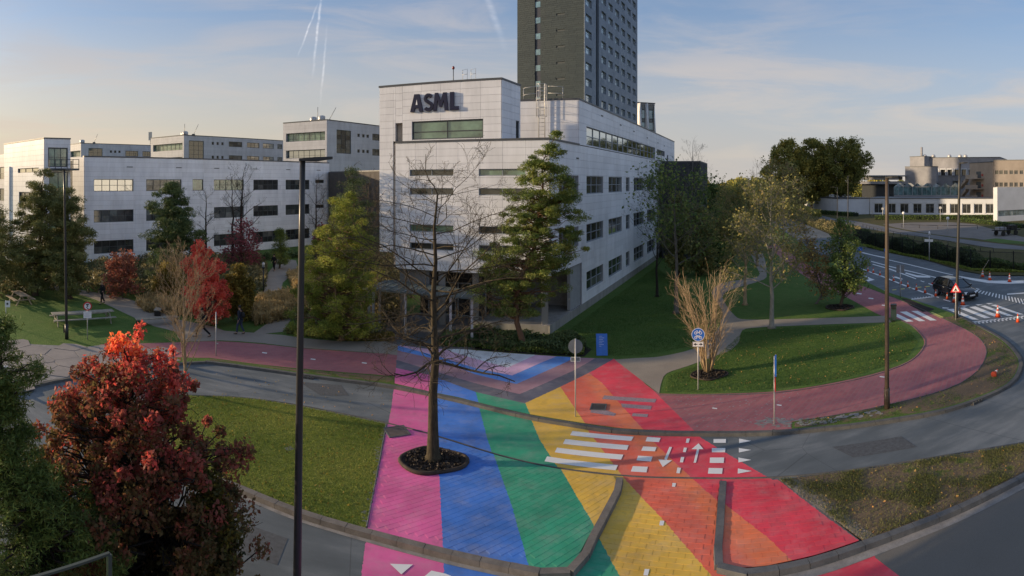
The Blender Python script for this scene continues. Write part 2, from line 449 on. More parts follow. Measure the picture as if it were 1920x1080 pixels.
# ------------------------------------------------------------------ ground plan
mb = MB()
mb.sheet([(-3500,-200),(3500,-200),(3500,3500),(-3500,3500)], -.06); mb.build('ground', M['rough'], kind='structure')
mb = MB(); mb.sheet([(-90,-8),(62,-8),(62,40),(50,62),(-90,62)], 0.0); mb.build('road', M['asphalt'], kind='structure')
K1 = smooth([(385,677),(450,685),(570,702),(640,711),(740,724),(860,749),(985,779),(1080,795),(1165,807),(1300,811),(1440,810),(1530,803),(1618,794),(1751,773),(1831,749),(1893,720),(1913,689),(1909,667),(1878,635),(1818,603),(1793,590)], 5)
K1w = poly_w(K1, .1)
K4 = [(1751,574),(1662,547),(1609,520),(1560,492),(1500,454),(1465,430)]
far_dir = (.36, .93)
k4w = poly_w(K4, .1); q = k4w[-1]
north = poly_w([(-40,760),(0,738),(87,714),(149,704),(262,687),(341,679)], .1) + K1w + k4w + [(q[0]+far_dir[0]*600, q[1]+far_dir[1]*600), (-500, 700), (-500, 15), (-60, 15)]
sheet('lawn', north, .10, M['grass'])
# the north lawn is one grass colour, the island lawn has sunlight painted in; the garden ground in the west is rougher
RE = [(1920,517),(1850,516),(1806,508),(1738,488),(1680,473),(1616,459),(1560,440),(1520,424)]
rew = poly_w(RE, .05); q2 = rew[-1]
sheet('main_road', k4w + [(q[0]+far_dir[0]*500, q[1]+far_dir[1]*500), (q2[0]+far_dir[0]*500, q2[1]+far_dir[1]*500)] + rew[::-1] + [(70,30),(70,10),(45,10)] + poly_w([(1910,680),(1878,640),(1818,608)]), .004, M['asphalt'])
sheet('field', rew + [(q2[0]+far_dir[0]*520, q2[1]+far_dir[1]*520), (700, 600), (700, 20), (75, 28)], .09, M['rough'])
sheet('far_path', poly_w(crop([(200,-22),(420,5),(560,40),(700,55),(830,78),(1000,112),(1100,130),(1400,175),(1620,205),(1920,238),(2050,245),(2050,275),(1920,262),(1700,250),(1400,200),(1150,165),(1000,145),(700,95),(500,55),(300,22),(180,0)],1420,400,3.84), .1), .10, M['farpath'])
sheet('car_park', poly_w(crop([(900,78),(1100,66),(1400,64),(1560,78),(1920,172),(2100,200),(2100,240),(1920,205),(1620,190),(1560,180),(1400,168),(1200,140),(1000,105)],1420,400,3.84), .1), .104, M['plot'])
sheet('grass_strip', poly_w(crop([(1620,192),(1720,180),(1920,205),(1920,222),(1740,212)],1420,400,3.84), .1), .108, M['grass'])

# cycle path, left half and right half are one band of red clinkers
bp = smooth([(188,646),(330,642),(410,640),(490,645),(567,653),(700,662),(742,664)], 3) + [(745,645),(785,648),(825,651),(875,655),(1001,665),(1077,670),(1152,673),(1188,698),(1212,722),(1235,738)]
right_in = smooth([(1235,738),(1310,739),(1440,735),(1529,724),(1635,702),(1702,678),(1729,653),(1731,635),(1711,613),(1689,600),(1653,592),(1620,575),(1579,553),(1540,535),(1500,512),(1470,488),(1440,462)], 3)
right_out = smooth([(1450,455),(1490,480),(1530,505),(1580,524),(1609,533),(1662,553),(1681,560),(1738,584),(1778,602),(1827,627),(1847,648),(1849,667),(1831,698),(1778,729),(1671,758),(1560,780),(1484,791)], 3)
kerb_in = [(1484,805),(1440,807),(1300,808),(1165,803),(1080,791),(985,775),(860,745),(740,719)]
bot = [(740,706),(700,702),(600,694),(501,685),(440,677),(392,671),(330,670),(230,672)]
cyc = poly_w(bp + right_in[1:] + right_out, .1) + poly_w(kerb_in + bot, .1)
sheet('cycle_path', cyc, .105, M['brick'])
# footpaths
def walk(name, pts, m='path', z=.110): return sheet(name, poly_w(pts, z), z, M[m])
walk('footpath', smooth([(-60,540),(0,531),(60,531),(110,545),(160,555),(200,571),(240,590),(290,612),(330,622),(340,640),(410,638),(490,643),(567,652),(700,661),(745,666)],2) + [(746,645),(745,640),(700,640),(640,640),(570,634),(530,628),(480,624),(420,620),(400,612),(330,598),(285,575),(240,560),(200,552),(160,545),(110,537),(60,524),(0,522),(-60,530)])
walk('garden_path', [(470,628),(530,622),(545,600),(525,560),(530,530),(560,505),(555,488),(520,484),(512,500),(500,515),(495,545),(480,552),(478,560),(505,562),(510,600)], z=.114)
walk('curving_footpath', smooth([(1152,674),(1200,671),(1240,668),(1303,653),(1335,630),(1350,608),(1355,586),(1345,568),(1335,550),(1345,535),(1372,527),(1422,518),(1418,500),(1411,483),(1405,470)],3) + smooth([(1428,470),(1435,490),(1437,510),(1432,524),(1380,540),(1358,550),(1358,566),(1378,592),(1400,599),(1478,598),(1580,595),(1661,592)],3)[0:] + smooth([(1672,604),(1580,607),(1478,611),(1422,614),(1392,619),(1386,639),(1372,655),(1339,668),(1290,686),(1250,700),(1240,718),(1236,738)],3))
# plaza of big irregular slabs
plz = poly_w([(-60,640),(22,641),(66,646),(114,648),(153,652),(188,647),(262,650),(300,662),(341,676),(262,687),(149,704),(87,714),(0,737),(-60,760)], .1)
plaza = sheet('plaza', plz, .108, M['mortar'])
def jitter_slabs():
    """irregular five- and six-sided slabs: clipped Voronoi cells"""
    pts = np.array(plz); x0, y0 = pts.min(0); x1, y1 = pts.max(0)
    r = np.random.default_rng(3); seeds = []
    for i in range(int((x1-x0)/1.5)+3):
        for j in range(int((y1-y0)/1.5)+3):
            seeds.append((x0+(i+.5*(j%2)+r.uniform(-.35,.35))*1.5, y0+(j+r.uniform(-.35,.35))*1.5))
    S = np.array(seeds); n = 0
    for k, (sx, sy) in enumerate(seeds):
        if not pip(plz, np.array([sx]), np.array([sy]))[0]: continue
        cell = [(sx-2,sy-2),(sx+2,sy-2),(sx+2,sy+2),(sx-2,sy+2)]
        d = np.hypot(S[:,0]-sx, S[:,1]-sy)
        for q_ in np.argsort(d)[1:14]:
            nx, ny = S[q_,0]-sx, S[q_,1]-sy; L = math.hypot(nx, ny); nx /= L; ny /= L; lim = L/2-.03
            out = []
            for a, b in zip(cell, cell[1:]+cell[:1]):
                da = (a[0]-sx)*nx+(a[1]-sy)*ny-lim; db = (b[0]-sx)*nx+(b[1]-sy)*ny-lim
                if da <= 0: out.append(a)
                if da*db < 0:
                    t_ = da/(da-db); out.append((a[0]+(b[0]-a[0])*t_, a[1]+(b[1]-a[1])*t_))
            cell = out
            if len(cell) < 3: break
        if len(cell) < 3: continue
        mb = MB(); mb.prism(cell, .10, .128+r.uniform(-.004,.01))
        mb.build('slab', M['slab'], plaza); n += 1
jitter_slabs()

# kerbs ------------------------------------------------------------
def resample(pts, step):
    P = [Vector((*p, 0)) for p in pts]; out = []; L = [0]
    for a, b in zip(P, P[1:]): L.append(L[-1]+(b-a).length)
    n = max(1, int(L[-1]/step)); i = 0
    for k in range(n+1):
        s_ = L[-1]*k/n
        while i < len(P)-2 and L[i+1] < s_: i += 1
        t_ = (s_-L[i])/max(1e-9, L[i+1]-L[i]); out.append(P[i].lerp(P[i+1], t_))
    return out
def kerb(name, ptsw, width, z0, z1, mat, step=1.0, side=0.0, bevel=.02):
    """a run of kerbstones laid end to end, each one its own piece"""
    S_ = resample(ptsw, step); root = bpy.data.objects.new(name, None); link(root); ORG[root.name] = Vector((0,0,0)); props(root, kind='structure')
    me = None
    for i, (a, b) in enumerate(zip(S_, S_[1:])):
        L = (b-a).length
        if me is None:
            mb = MB(); l = L/2-.006; w_ = width/2
            mb.hexa([(-l,-w_,z0),(l,-w_,z0),(l,w_,z0),(-l,w_,z0),(-l,-w_+bevel,z1),(l,-w_+bevel,z1),(l,w_-bevel,z1),(-l,w_-bevel,z1)])
            o = mb.build('kerb_stone', mat); me = o.data
        else:
            o = bpy.data.objects.new('kerb_stone', me); link(o)
        o.parent = root; d = (b-a).normalized(); n_ = Vector((-d.y, d.x, 0))
        c = (a+b)/2 + n_*side; o.location = (c.x, c.y, random.uniform(-.003,.003)); o.rotation_euler = (0, 0, math.atan2(d.y, d.x)+random.uniform(-.004,.004))
    return root
kerb('far_kerb', poly_w(K1[:-2], .1), .24, -.05, .125, M['kerb'], 1.0)
K2 = smooth([(348,741),(420,743),(480,748),(551,758),(649,777),(724,793),(804,813),(900,843),(960,860),(1040,877),(1164,892),(1260,896),(1351,897),(1440,896),(1530,889),(1640,875),(1760,856),(1920,830)], 4)
kerb('plaza_kerb', poly_w([(-30,756),(0,739),(87,716),(149,706),(262,689),(341,680),(385,678)], .1), .2, -.05, .12, M['kerb'], 1.0)
kerb('flush_kerb', poly_w(K2, .0), .10, -.05, .022, M['kerb'], 1.0)
K3a = smooth([(340,870),(380,887),(427,905),(480,927),(569,962),(689,997),(835,1035),(960,1062),(1020,1073),(1062,1073),(1090,1052),(1110,1010),(1138,958),(1163,908),(1162,897)], 6)
kerb('near_kerb', poly_w(K3a, .12), .25, -.05, .15, M['kerb_near'], .75)
K3b = smooth([(1356,903),(1353,940),(1349,1000),(1345,1045),(1352,1066),(1380,1074),(1440,1069),(1530,1050),(1611,1023),(1707,988),(1795,953),(1884,910),(1960,868),(2050,800)], 6)
kerb('east_kerb', poly_w(K3b, .12), .25, -.05, .15, M['kerb_dark'], .75)
kerb('path_edging', poly_w(smooth([(1237,741),(1310,741),(1440,738),(1529,727),(1635,705),(1705,679),(1732,653),(1734,635),(1713,613),(1689,601)],4), .1), .08, .0, .125, M['kerb'], 1.0)
kerb('outer_path_edging', poly_w(right_out[3:][:-1], .1), .08, .0, .122, M['kerb'], 1.0)
# gutters of pale mortar along the kerbs
def band(name, pts, off0, off1, z, mat):
    P = [Vector((*p, 0)) for p in pts]; A = []; B = []
    for i in range(len(P)):
        d = (P[min(i+1,len(P)-1)]-P[max(i-1,0)]).normalized(); n_ = Vector((-d.y, d.x, 0))
        A.append(P[i]+n_*off0); B.append(P[i]+n_*off1)
    mb = MB()
    for i in range(len(P)-1):
        mb.add([(*A[i].xy, z),(*A[i+1].xy, z),(*B[i+1].xy, z),(*B[i].xy, z)], [(0,1,2,3)] if off0 < off1 else [(3,2,1,0)])
    return mb.build(name, mat, kind='structure')
band('near_gutter', poly_w(K3a[:-24], .0), -.42, -.10, .008, M['mortar'])
band('east_gutter', poly_w(K3b[26:], .0), -.55, -.10, .008, M['mortar'])
band('far_gutter', poly_w(K1[:-2], .0), -.22, -.08, .006, M['kerb'])

# islands ------------------------------------------------------------
isl_grass = poly_w([(300,800),(335,748),(348,742)] + smooth([(420,744),(480,749),(551,760),(649,779),(723,795)],3) + [(706,890),(686,990)] + smooth([(686,990),(569,957),(480,922),(427,901),(340,862)],3)[1:], .1)
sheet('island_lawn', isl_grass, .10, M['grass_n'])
isl_pave = poly_w([(724,795)] + smooth([(804,814),(900,844),(960,861),(1040,878),(1150,893)],3) + [(1158,905),(1130,958),(1101,1010),(1082,1046),(1060,1066),(1027,1066),(960,1056),(835,1029),(689,991),(706,890)], .1)
def pave(name, poly, z, ang, bw, bh, near_first=True):
    base = sheet(name, poly, z, M['joint'])
    ca, sa = math.cos(ang), math.sin(ang); A = np.array(poly); c0 = A.mean(0)
    cand = []
    NR = int(14/bh); NC = int(14/bw)
    for j in range(-NR, NR):
        for i in range(-NC, NC):
            u = (i + (.5 if j % 2 else 0))*bw; v = j*bh
            cand.append((u, v))
    C_ = np.array(cand); g = .007
    keep = np.ones(len(C_), bool)
    for du, dv in ((.5,.5),(.5,-.5),(-.5,.5),(-.5,-.5)):
        u = C_[:,0]+du*bw; v = C_[:,1]+dv*bh
        keep &= pip(poly, c0[0]+u*ca-v*sa, c0[1]+u*sa+v*ca)
    C_ = C_[keep]
    X = c0[0]+C_[:,0]*ca-C_[:,1]*sa; Y = c0[1]+C_[:,0]*sa+C_[:,1]*ca
    order = np.argsort(np.hypot(X, Y)); me = None
    l, w_ = bw/2-g/2, bh/2-g/2; t0, t1 = z-.01, z+.005
    def hx(cx, cy, a, mb, dz=0, tilt=0):
        c, s = math.cos(a), math.sin(a)
        q = lambda u, v, zz: (cx+u*c-v*s, cy+u*s+v*c, zz)
        mb.hexa([q(-l,-w_,t0),q(l,-w_,t0),q(l,w_,t0),q(-l,w_,t0),q(-l+.004,-w_+.004,t1+dz),q(l-.004,-w_+.004,t1+dz+tilt),q(l-.004,w_-.004,t1+dz+tilt),q(-l+.004,w_-.004,t1+dz)])
    for k in order[:300]:
        if me is None:
            mb = MB(); hx(0,0,0,mb); o = mb.build('paver', M['paver']); me = o.data
        else: o = bpy.data.objects.new('paver', me); link(o)
        o.parent = base; o.location = (X[k], Y[k], random.uniform(-.001,.001)); o.rotation_euler = (0, 0, ang+random.uniform(-.01,.01))
    if len(order) > 300:
        mb = MB()
        for k in order[300:]: hx(X[k], Y[k], ang+random.uniform(-.008,.008), mb, random.uniform(-.001,.001))
        o = mb.build('paver', M['paver'], base, kind='stuff')
        at = o.data.attributes.new('tone', 'FLOAT', 'FACE'); n = len(order)-300
        at.data.foreach_set('value', np.repeat(rng.random(n), 6).astype(np.float32))
    return base
pave('paved_island', isl_pave, .102, R(38), .40, .20)
isl_r = poly_w([(1360,903),(1462,899)] + [(1530,948),(1612,1013)] + smooth([(1530,1040),(1440,1060),(1380,1064),(1356,1058),(1352,1040),(1355,980)],2), .1)
pave('paved_east_island', isl_r, .102, R(-18), .40, .20)
cpath = poly_w([(1170,896),(1351,900),(1345,940),(1341,1000),(1337,1050),(1345,1072),(1370,1085),(1050,1085),(1072,1079),(1100,1056),(1122,1014),(1148,962)], 0.0)
pave('paved_crossing', cpath, .012, R(-25), .42, .21)
verge = poly_w([(1460,899)] + smooth([(1530,891),(1640,877),(1760,858),(1920,832),(2050,800)],3) + smooth([(1960,862),(1884,903),(1795,946),(1707,981),(1618,1014)],3) + [(1612,1010),(1530,947)], .1)
sheet('east_verge', verge, .10, M['verge'])
sheet('sand_strip', poly_w([(1462,899),(1490,898),(1520,915),(1550,945),(1590,970),(1600,985),(1640,1004),(1619,1012),(1530,950)], .1), .104, M['sand'])
outer_verge = poly_w([(1490,793)] + right_out[::-1][1:26] + smooth([(1793,592),(1818,605),(1872,636),(1903,667),(1907,689),(1887,718),(1827,745),(1749,768),(1616,788),(1540,797),(1490,801)],3), .1)
sheet('outer_verge', outer_verge, .103, M['verge2'])
sheet('kerb_verge', poly_w(smooth([(392,673),(440,679),(501,687),(600,696),(700,704),(739,708)],3) + smooth([(738,719),(640,707),(570,698),(450,681),(395,676)],3), .1), .107, M['verge'])
sheet('new_asphalt', poly_w([(1640,1045),(1725,1003),(1820,965),(1925,915),(1990,880),(1990,1200),(1700,1200),(1700,1090)], 0.0), .003, M['asphalt_new'])

kerb('island_edging', poly_w([(724,795),(706,890),(687,988)], .1), .07, .0, .118, M['kerb_light'], 1.0)
def speckle(name, poly, n, seed, z, size, mat):
    r = np.random.default_rng(seed); A = np.array(poly); x0, y0 = A.min(0); x1, y1 = A.max(0); X = r.uniform(x0,x1,n*3); Y = r.uniform(y0,y1,n*3); k = pip(poly, X, Y); X, Y = X[k][:n], Y[k][:n]; mb = MB()
    for x, y in zip(X, Y):
        a0 = r.uniform(0,6.28); q = [(x+size*r.uniform(.3,1)*math.cos(a0+a)*1.5, y+size*r.uniform(.3,1)*math.sin(a0+a)) for a in np.linspace(0,6.28,8)[:-1]]; zz = z+r.uniform(0,.002)
        mb.add([(a,b,zz) for a, b in q], [tuple(range(7))])
    mb.build(name, mat, kind='stuff')
speckle('mortar_dust', poly_w([(1400,803),(1440,780),(1490,786),(1560,782),(1640,768),(1660,775),(1560,792),(1490,800)], .1), 160, 1, .1085, .10, M['mortar'])
speckle('mortar_dust', poly_w([(700,905),(715,830),(722,798),(718,798),(700,870),(684,984),(672,975),(690,940)], .1), 120, 2, .1065, .07, M['mortar'])
speckle('mortar_dust', poly_w([(1240,740),(1500,735),(1480,790),(1310,806)], .1), 140, 3, .108, .045, M['worn'])
speckle('joint_chips', poly_w([(500,925),(690,990),(830,1040),(830,1050),(690,1003),(500,940)], 0.0), 160, 4, .010, .05, M['mortar'])
# road markings ------------------------------------------------------------
def marks(name, polys, z, mat):
    mb = MB()
    for p in polys: mb.sheet(poly_w(p, z), z)
    return mb.build(name, mat, kind='structure')
c5 = lambda L: crop(L, 960, 600, 2.25)
marks('zebra_crossing', [c5(q) for q in ([(255,468),(513,492),(503,510),(245,486)], [(225,502),(492,528),(485,548),(215,522)], [(190,538),(470,568),(460,589),(180,558)], [(148,575),(447,612),(437,634),(137,596)])], .012, M['white'])
marks('cycle_crossing_blocks', [c5(q) for q in ([(570,493),(627,497),(620,515),(563,512)], [(553,533),(610,536),(603,554),(545,551)], [(532,572),(593,576),(586,597),(525,592)], [(510,616),(573,619),(567,643),(501,639)],
    [(850,502),(903,502),(902,518),(850,518)], [(843,540),(900,540),(899,558),(843,558)], [(835,580),(895,580),(893,603),(834,603)], [(830,624),(889,625),(886,649),(826,648)])], .012, M['white'])
marks('centre_dashes', [c5(q) for q in ([(737,500),(750,500),(745,518),(733,518)], [(725,538),(738,539),(733,558),(721,557)], [(713,577),(727,578),(721,601),(708,600)], [(698,622),(713,624),(707,647),(693,646)])], .012, M['white'])
marks('path_dashes', [c5(q) for q in ([(677,687),(692,688),(688,704),(675,703)], [(625,846),(643,847),(638,867),(621,866)], [(560,1050),(580,1051),(573,1078),(554,1077)])], .026, M['white'])
marks('path_arrows', [c5(q) for q in ([(664,535),(675,536),(653,590),(642,588)], [(617,588),(675,592),(636,620)], [(766,602),(776,602),(790,545),(780,545)], [(757,545),(808,545),(787,520)])], .012, M['white'])
marks('give_way_triangles', [c5(q) for q in ([(958,500),(958,520),(1010,510)], [(957,540),(957,559),(1010,548)], [(955,580),(955,601),(1010,590)], [(953,626),(952,648),(1012,637)])] + [crop([(565,1028),(662,1031),(613,1073)],480,600,2.25), crop([(740,1057),(800,1070),(850,1090),(700,1090)],480,600,2.25)], .012, M['white'])
marks('worn_zebra', [c5(q) for q in ([(390,318),(610,333),(603,348),(380,333)], [(460,352),(590,362),(585,378),(465,368)], [(335,375),(402,382),(440,395),(430,405),(330,390)], [(510,393),(575,397),(570,410),(505,405)])], .112, M['worn'])
c4 = lambda L: crop(L, 1420, 400, 3.84)
marks('main_road_lines', [c4(q) for q in (
    [(745,283),(760,280),(840,300),(935,318),(925,325),(830,303)], [(935,330),(1100,368),(1410,442),(1410,447),(1100,373),(935,334)],
    [(1450,450),(1560,468),(1700,485),(1920,483),(1920,503),(1800,507),(1660,501),(1550,482),(1455,458)],
    [(820,343),(950,378),(1310,465),(1310,470),(950,384),(820,348)], [(830,364),(960,399),(1145,469),(1140,474),(955,405),(830,369)],
    [(740,394),(900,450),(1100,530),(1310,602),(1305,609),(1095,537),(895,456),(740,400)],
    [(1062,432),(1072,426),(1150,446),(1240,452),(1247,463),(1150,460)], [(965,455),(1000,455),(1052,474),(1030,476)],
    [(762,447),(768,445),(818,468),(845,478),(800,490),(780,482),(806,474)], [(1175,484),(1205,492),(1200,496),(1175,488)], [(1232,503),(1270,514),(1265,519),(1232,508)],
    [(380,232),(440,252),(420,256),(370,238)], [(300,240),(385,262),(380,268),(300,246)],
    [(1575,538),(1600,545),(1596,550),(1572,542)], [(1798,578),(1920,570),(1920,577),(1800,586)], [(1108,615),(1285,595),(1287,601),(1110,622)], [(1340,618),(1395,632),(1385,637),(1340,624)])], .010, M['white'])
marks('main_road_zebra', [c4(q) for q in ([(1362,690),(1410,687),(1595,765),(1545,765)], [(1445,680),(1490,677),(1680,752),(1635,755)], [(1525,675),(1570,670),(1765,745),(1720,748)], [(1605,667),(1640,663),(1845,738),(1800,738)], [(1680,660),(1715,657),(1920,728),(1880,728)])], .010, M['white'])
ticks = [[(1535,781),(1930,735),(1932,743),(1540,789)]]
for k in range(14):
    x = 1550+k*28; y = 783-k*3.3; ticks.append([(x,y),(x+12,y-1),(x+30,y+13),(x+18,y+15)])
for k in range(9):
    x = 1120+k*20; y = 618-k*2.4; ticks.append([(x,y),(x+7,y-1),(x-4,y-9),(x-10,y-8)])
ticks += [[(1332,676),(1380,680),(1375,685),(1334,684)], [(1450,664),(1530,663),(1490,672)], [(1570,655),(1625,655),(1590,664)], [(1645,647),(1700,647),(1668,655)]]
marks('broad_teeth_lines', [c4(q) for q in ticks], .010, M['white'])
hat = []
for k in range(17):
    x = 1585+k*22; y = 550+k*4.6
    hat.append([(x,y),(x+9,y+1),(x-15+k*3,y+18+k*1.6),(x-24+k*3,y+17+k*1.6)])
marks('hatched_area', [c4(q) for q in hat], .010, M['white'])
marks('path_zebra', [c4(q) for q in ([(1003,727),(1010,724),(1125,778),(1075,781),(1003,745)], [(1025,709),(1075,706),(1210,775),(1165,777)], [(1108,703),(1155,702),(1292,770),(1245,772)])], .112, M['white'])
marks('path_centre_line', [[(x,y),(x+9,y+1.2),(x+8,y+3),(x-1,y+1.8)] for x, y in ((492,660),(583,672),(679,679),(1336,764),(1457,758),(1650,705),(1607,549),(1629,558),(1654,571))], .112, M['white'])
marks('yellow_tactile_strip', [c4([(1240,716),(1262,711),(1343,747),(1320,755)])], .114, M['yellow'])
mb = MB()
for k in range(6):
    a = c4([(910+k*60,555-k*6),(940+k*60,552-k*6),(942+k*60,557-k*6),(912+k*60,560-k*6)]); mb.sheet(poly_w(a, .01), .01)
mb.build('yellow_dashes', M['yellow'], kind='structure')
sheet('kerb_soil', poly_w(c4([(1035,612),(1100,622),(1200,665),(1278,690),(1240,706),(1190,710),(1100,665)]), .1), .107, M['soil'])
for nm, pts in (('road_patch', [(560,716),(640,722),(655,742),(600,741)]), ('road_patch', [(1560,838),(1690,818),(1720,838),(1600,858)]), ('road_patch', [(470,985),(540,1010),(520,1060),(440,1030)]), ('road_patch', [(1640,560),(1700,575),(1690,583),(1628,566)])):
    sheet(nm, poly_w(pts, 0.0), .0055, simple('sealed_patch', (.085,.09,.095), .85, .2, 8))
# covers and grates
def cover(px, z, sz, ang, label, mat=None):
    x, y = G(*px, z); t = thing('manhole_cover', label, 'manhole cover', (x, y, z), 0)
    mb = MB(); c, s = math.cos(ang), math.sin(ang)
    def bx(mb, u0,u1,v0,v1,z0,z1):
        q = lambda u,v,zz: (x+u*c-v*s, y+u*s+v*c, zz); mb.hexa([q(u0,v0,z0),q(u1,v0,z0),q(u1,v1,z0),q(u0,v1,z0),q(u0,v0,z1),q(u1,v0,z1),q(u1,v1,z1),q(u0,v1,z1)])
    for a in ((-sz,sz,-sz,-sz+.05),(-sz,sz,sz-.05,sz),(-sz,-sz+.05,-sz+.05,sz-.05),(sz-.05,sz,-sz+.05,sz-.05)): bx(mb,*a,z-.02,z+.022)
    mb.build('frame', M['kerb_dark'], t)
    mb = MB(); bx(mb,-sz+.05,sz-.05,-sz+.05,sz-.05,z-.02,z+.012)
    for k in range(6): bx(mb,-sz+.08,sz-.08,-sz+.1+k*(2*sz-.2)/6,-sz+.13+k*(2*sz-.2)/6,z+.012,z+.018)
    mb.build('lid', mat or simple('cast_iron', (.06,.055,.055), .7), t)
cover((1122,763), .115, .33, R(-15), 'square dark iron manhole cover set in the red-painted paving beside the worn zebra')
cover((744,809), .118, .42, R(30), 'brown square manhole cover in the pink-painted corner of the tree island', simple('rusty_lid', (.16,.12,.10), .8))
def grate(px, label):
    x, y = G(*px, .06); t = thing('drain_grate', label, 'storm drain', (x, y, 0))
    d = Vector((1, .1, 0)); mb = MB(); mb.box(x-.35,x+.35,y-.14,y+.14,.0,.05); mb.build('box', simple('cast_iron', (.06,.055,.055), .7), t)
    for k in range(4):
        mb = MB(); mb.box(x-.32+k*.17,x-.23+k*.17,y-.18,y-.141,.0,.13); mb.build('bar', M['kerb'], t)
grate((577,706), 'small kerb drain grate behind the tall near lamp post')
grate((1436,808), 'kerb drain grate below the thin sign post east of the rainbow')
grate((1829,752), 'kerb drain grate on the sweeping outer curve by the verge')
# light patch of soil in the near lawn
sheet('grass_bald_patch', poly_w([(532,840),(545,837),(553,842),(540,846)], .1), .104, M['slab'])
# ------------------------------------------------------------------ buildings
def mat_clad(name, base, rough=.45):
    m, t = new_mat(name); p = pos(t); oi = t.n('ShaderNodeObjectInfo'); at = t.n('ShaderNodeAttribute', attribute_name='tone')
    n = t.noise(t.scale(p, (1, 1, .25)), .9, 5, .6); f2 = t.noise(t.scale(p, (4, 4, .3)), 2.0, 3)
    r_ = t.mr(t.m('FRACT', t.m('ADD', oi.outputs['Random'], at.outputs['Fac'])), 0, 1, -.05, .05)
    f = t.m('ADD', t.m('ADD', t.mr(n, .3, .7, .85, 1.06), t.mr(f2, .3, .7, -.03, .03)), r_)
    c = t.n('ShaderNodeVectorMath', operation='SCALE'); c.inputs[0].default_value = base; t.put(c.inputs['Scale'], f)
    return finish(m, t, c.outputs[0], rough, spec=.4)
M['clad'] = mat_clad('white_cladding', (.86,.865,.90)); M['clad_joint'] = simple('cladding_joint', (.36,.37,.40), .8)
M['clad_far'] = mat_clad('grey_white_cladding', (.64,.63,.67))
M['conc'] = simple('fairfaced_concrete', (.30,.29,.27), .85, .2, 1.2, bstr=.2, streak=True)
M['conc_dark'] = simple('dark_concrete', (.05,.052,.055), .8, .3, .8, bstr=.2, streak=True)
M['frame'] = simple('window_frame_metal', (.07,.08,.085), .45, .05)
M['frame_light'] = simple('pale_window_frame', (.30,.33,.36), .45, .05)
M['coping'] = simple('coping_metal', (.09,.095,.105), .45, .05)
M['roof'] = simple('roof_felt', (.12,.12,.12), .9, .2)
M['galv'] = simple('galvanised_steel', (.50,.50,.50), .45, .1, metal=.3)
M['letter'] = simple('navy_letter', (.010,.012,.045), .4, .05)
def mat_glass(name, tint, refl, rough=.04, blinds=False):
    m, t = new_mat(name); p = pos(t)
    n = t.noise(p, .8, 3); x, y, z = t.sep(p); tc_ = t.n('ShaderNodeObjectInfo')
    inner = t.mix(t.mr(n, .35, .65), tint, tuple(v*.35 for v in tint))
    b = t.n('ShaderNodeBsdfPrincipled'); t.put(b.inputs['Base Color'], inner); b.inputs['Roughness'].default_value = .5; b.inputs['Specular IOR Level'].default_value = .2
    g = t.n('ShaderNodeBsdfGlossy'); g.inputs['Color'].default_value = (.9,.95,.95,1); g.inputs['Roughness'].default_value = rough
    bn = t.n('ShaderNodeBump'); bn.inputs['Strength'].default_value = .05; bn.inputs['Distance'].default_value = .03; t.put(bn.inputs['Height'], t.noise(p, .9, 1)); t.nt.links.new(bn.outputs[0], g.inputs['Normal'])
    lw = t.n('ShaderNodeFresnel'); lw.inputs[0].default_value = 1.5
    mx = t.n('ShaderNodeMixShader'); t.put(mx.inputs[0], t.m('ADD', t.m('MULTIPLY', lw.outputs[0], 1.3), refl, clamp=True)); t.nt.links.new(b.outputs[0], mx.inputs[1]); t.nt.links.new(g.outputs[0], mx.inputs[2])
    o = t.n('ShaderNodeOutputMaterial'); t.nt.links.new(mx.outputs[0], o.inputs[0]); return m
M['glass'] = mat_glass('dark_window_glass', (.045,.048,.05), .04)
M['glass_blind'] = mat_glass('glass_with_blind', (.17,.17,.16), .05); M['glass_dim'] = mat_glass('greyer_window_glass', (.08,.095,.09), .10)
M['glass_green'] = mat_glass('green_blind_glass', (.19,.32,.22), .08, .15)
M['glass_sky'] = mat_glass('sky_reflecting_glass', (.06,.07,.07), .45)
M['glass_teal'] = mat_glass('teal_glass', (.16,.30,.32), .15)
M['glass_tower'] = mat_glass('tower_window_glass', (.38,.48,.54), .35)  # pale tint paints reflected sky into the panes

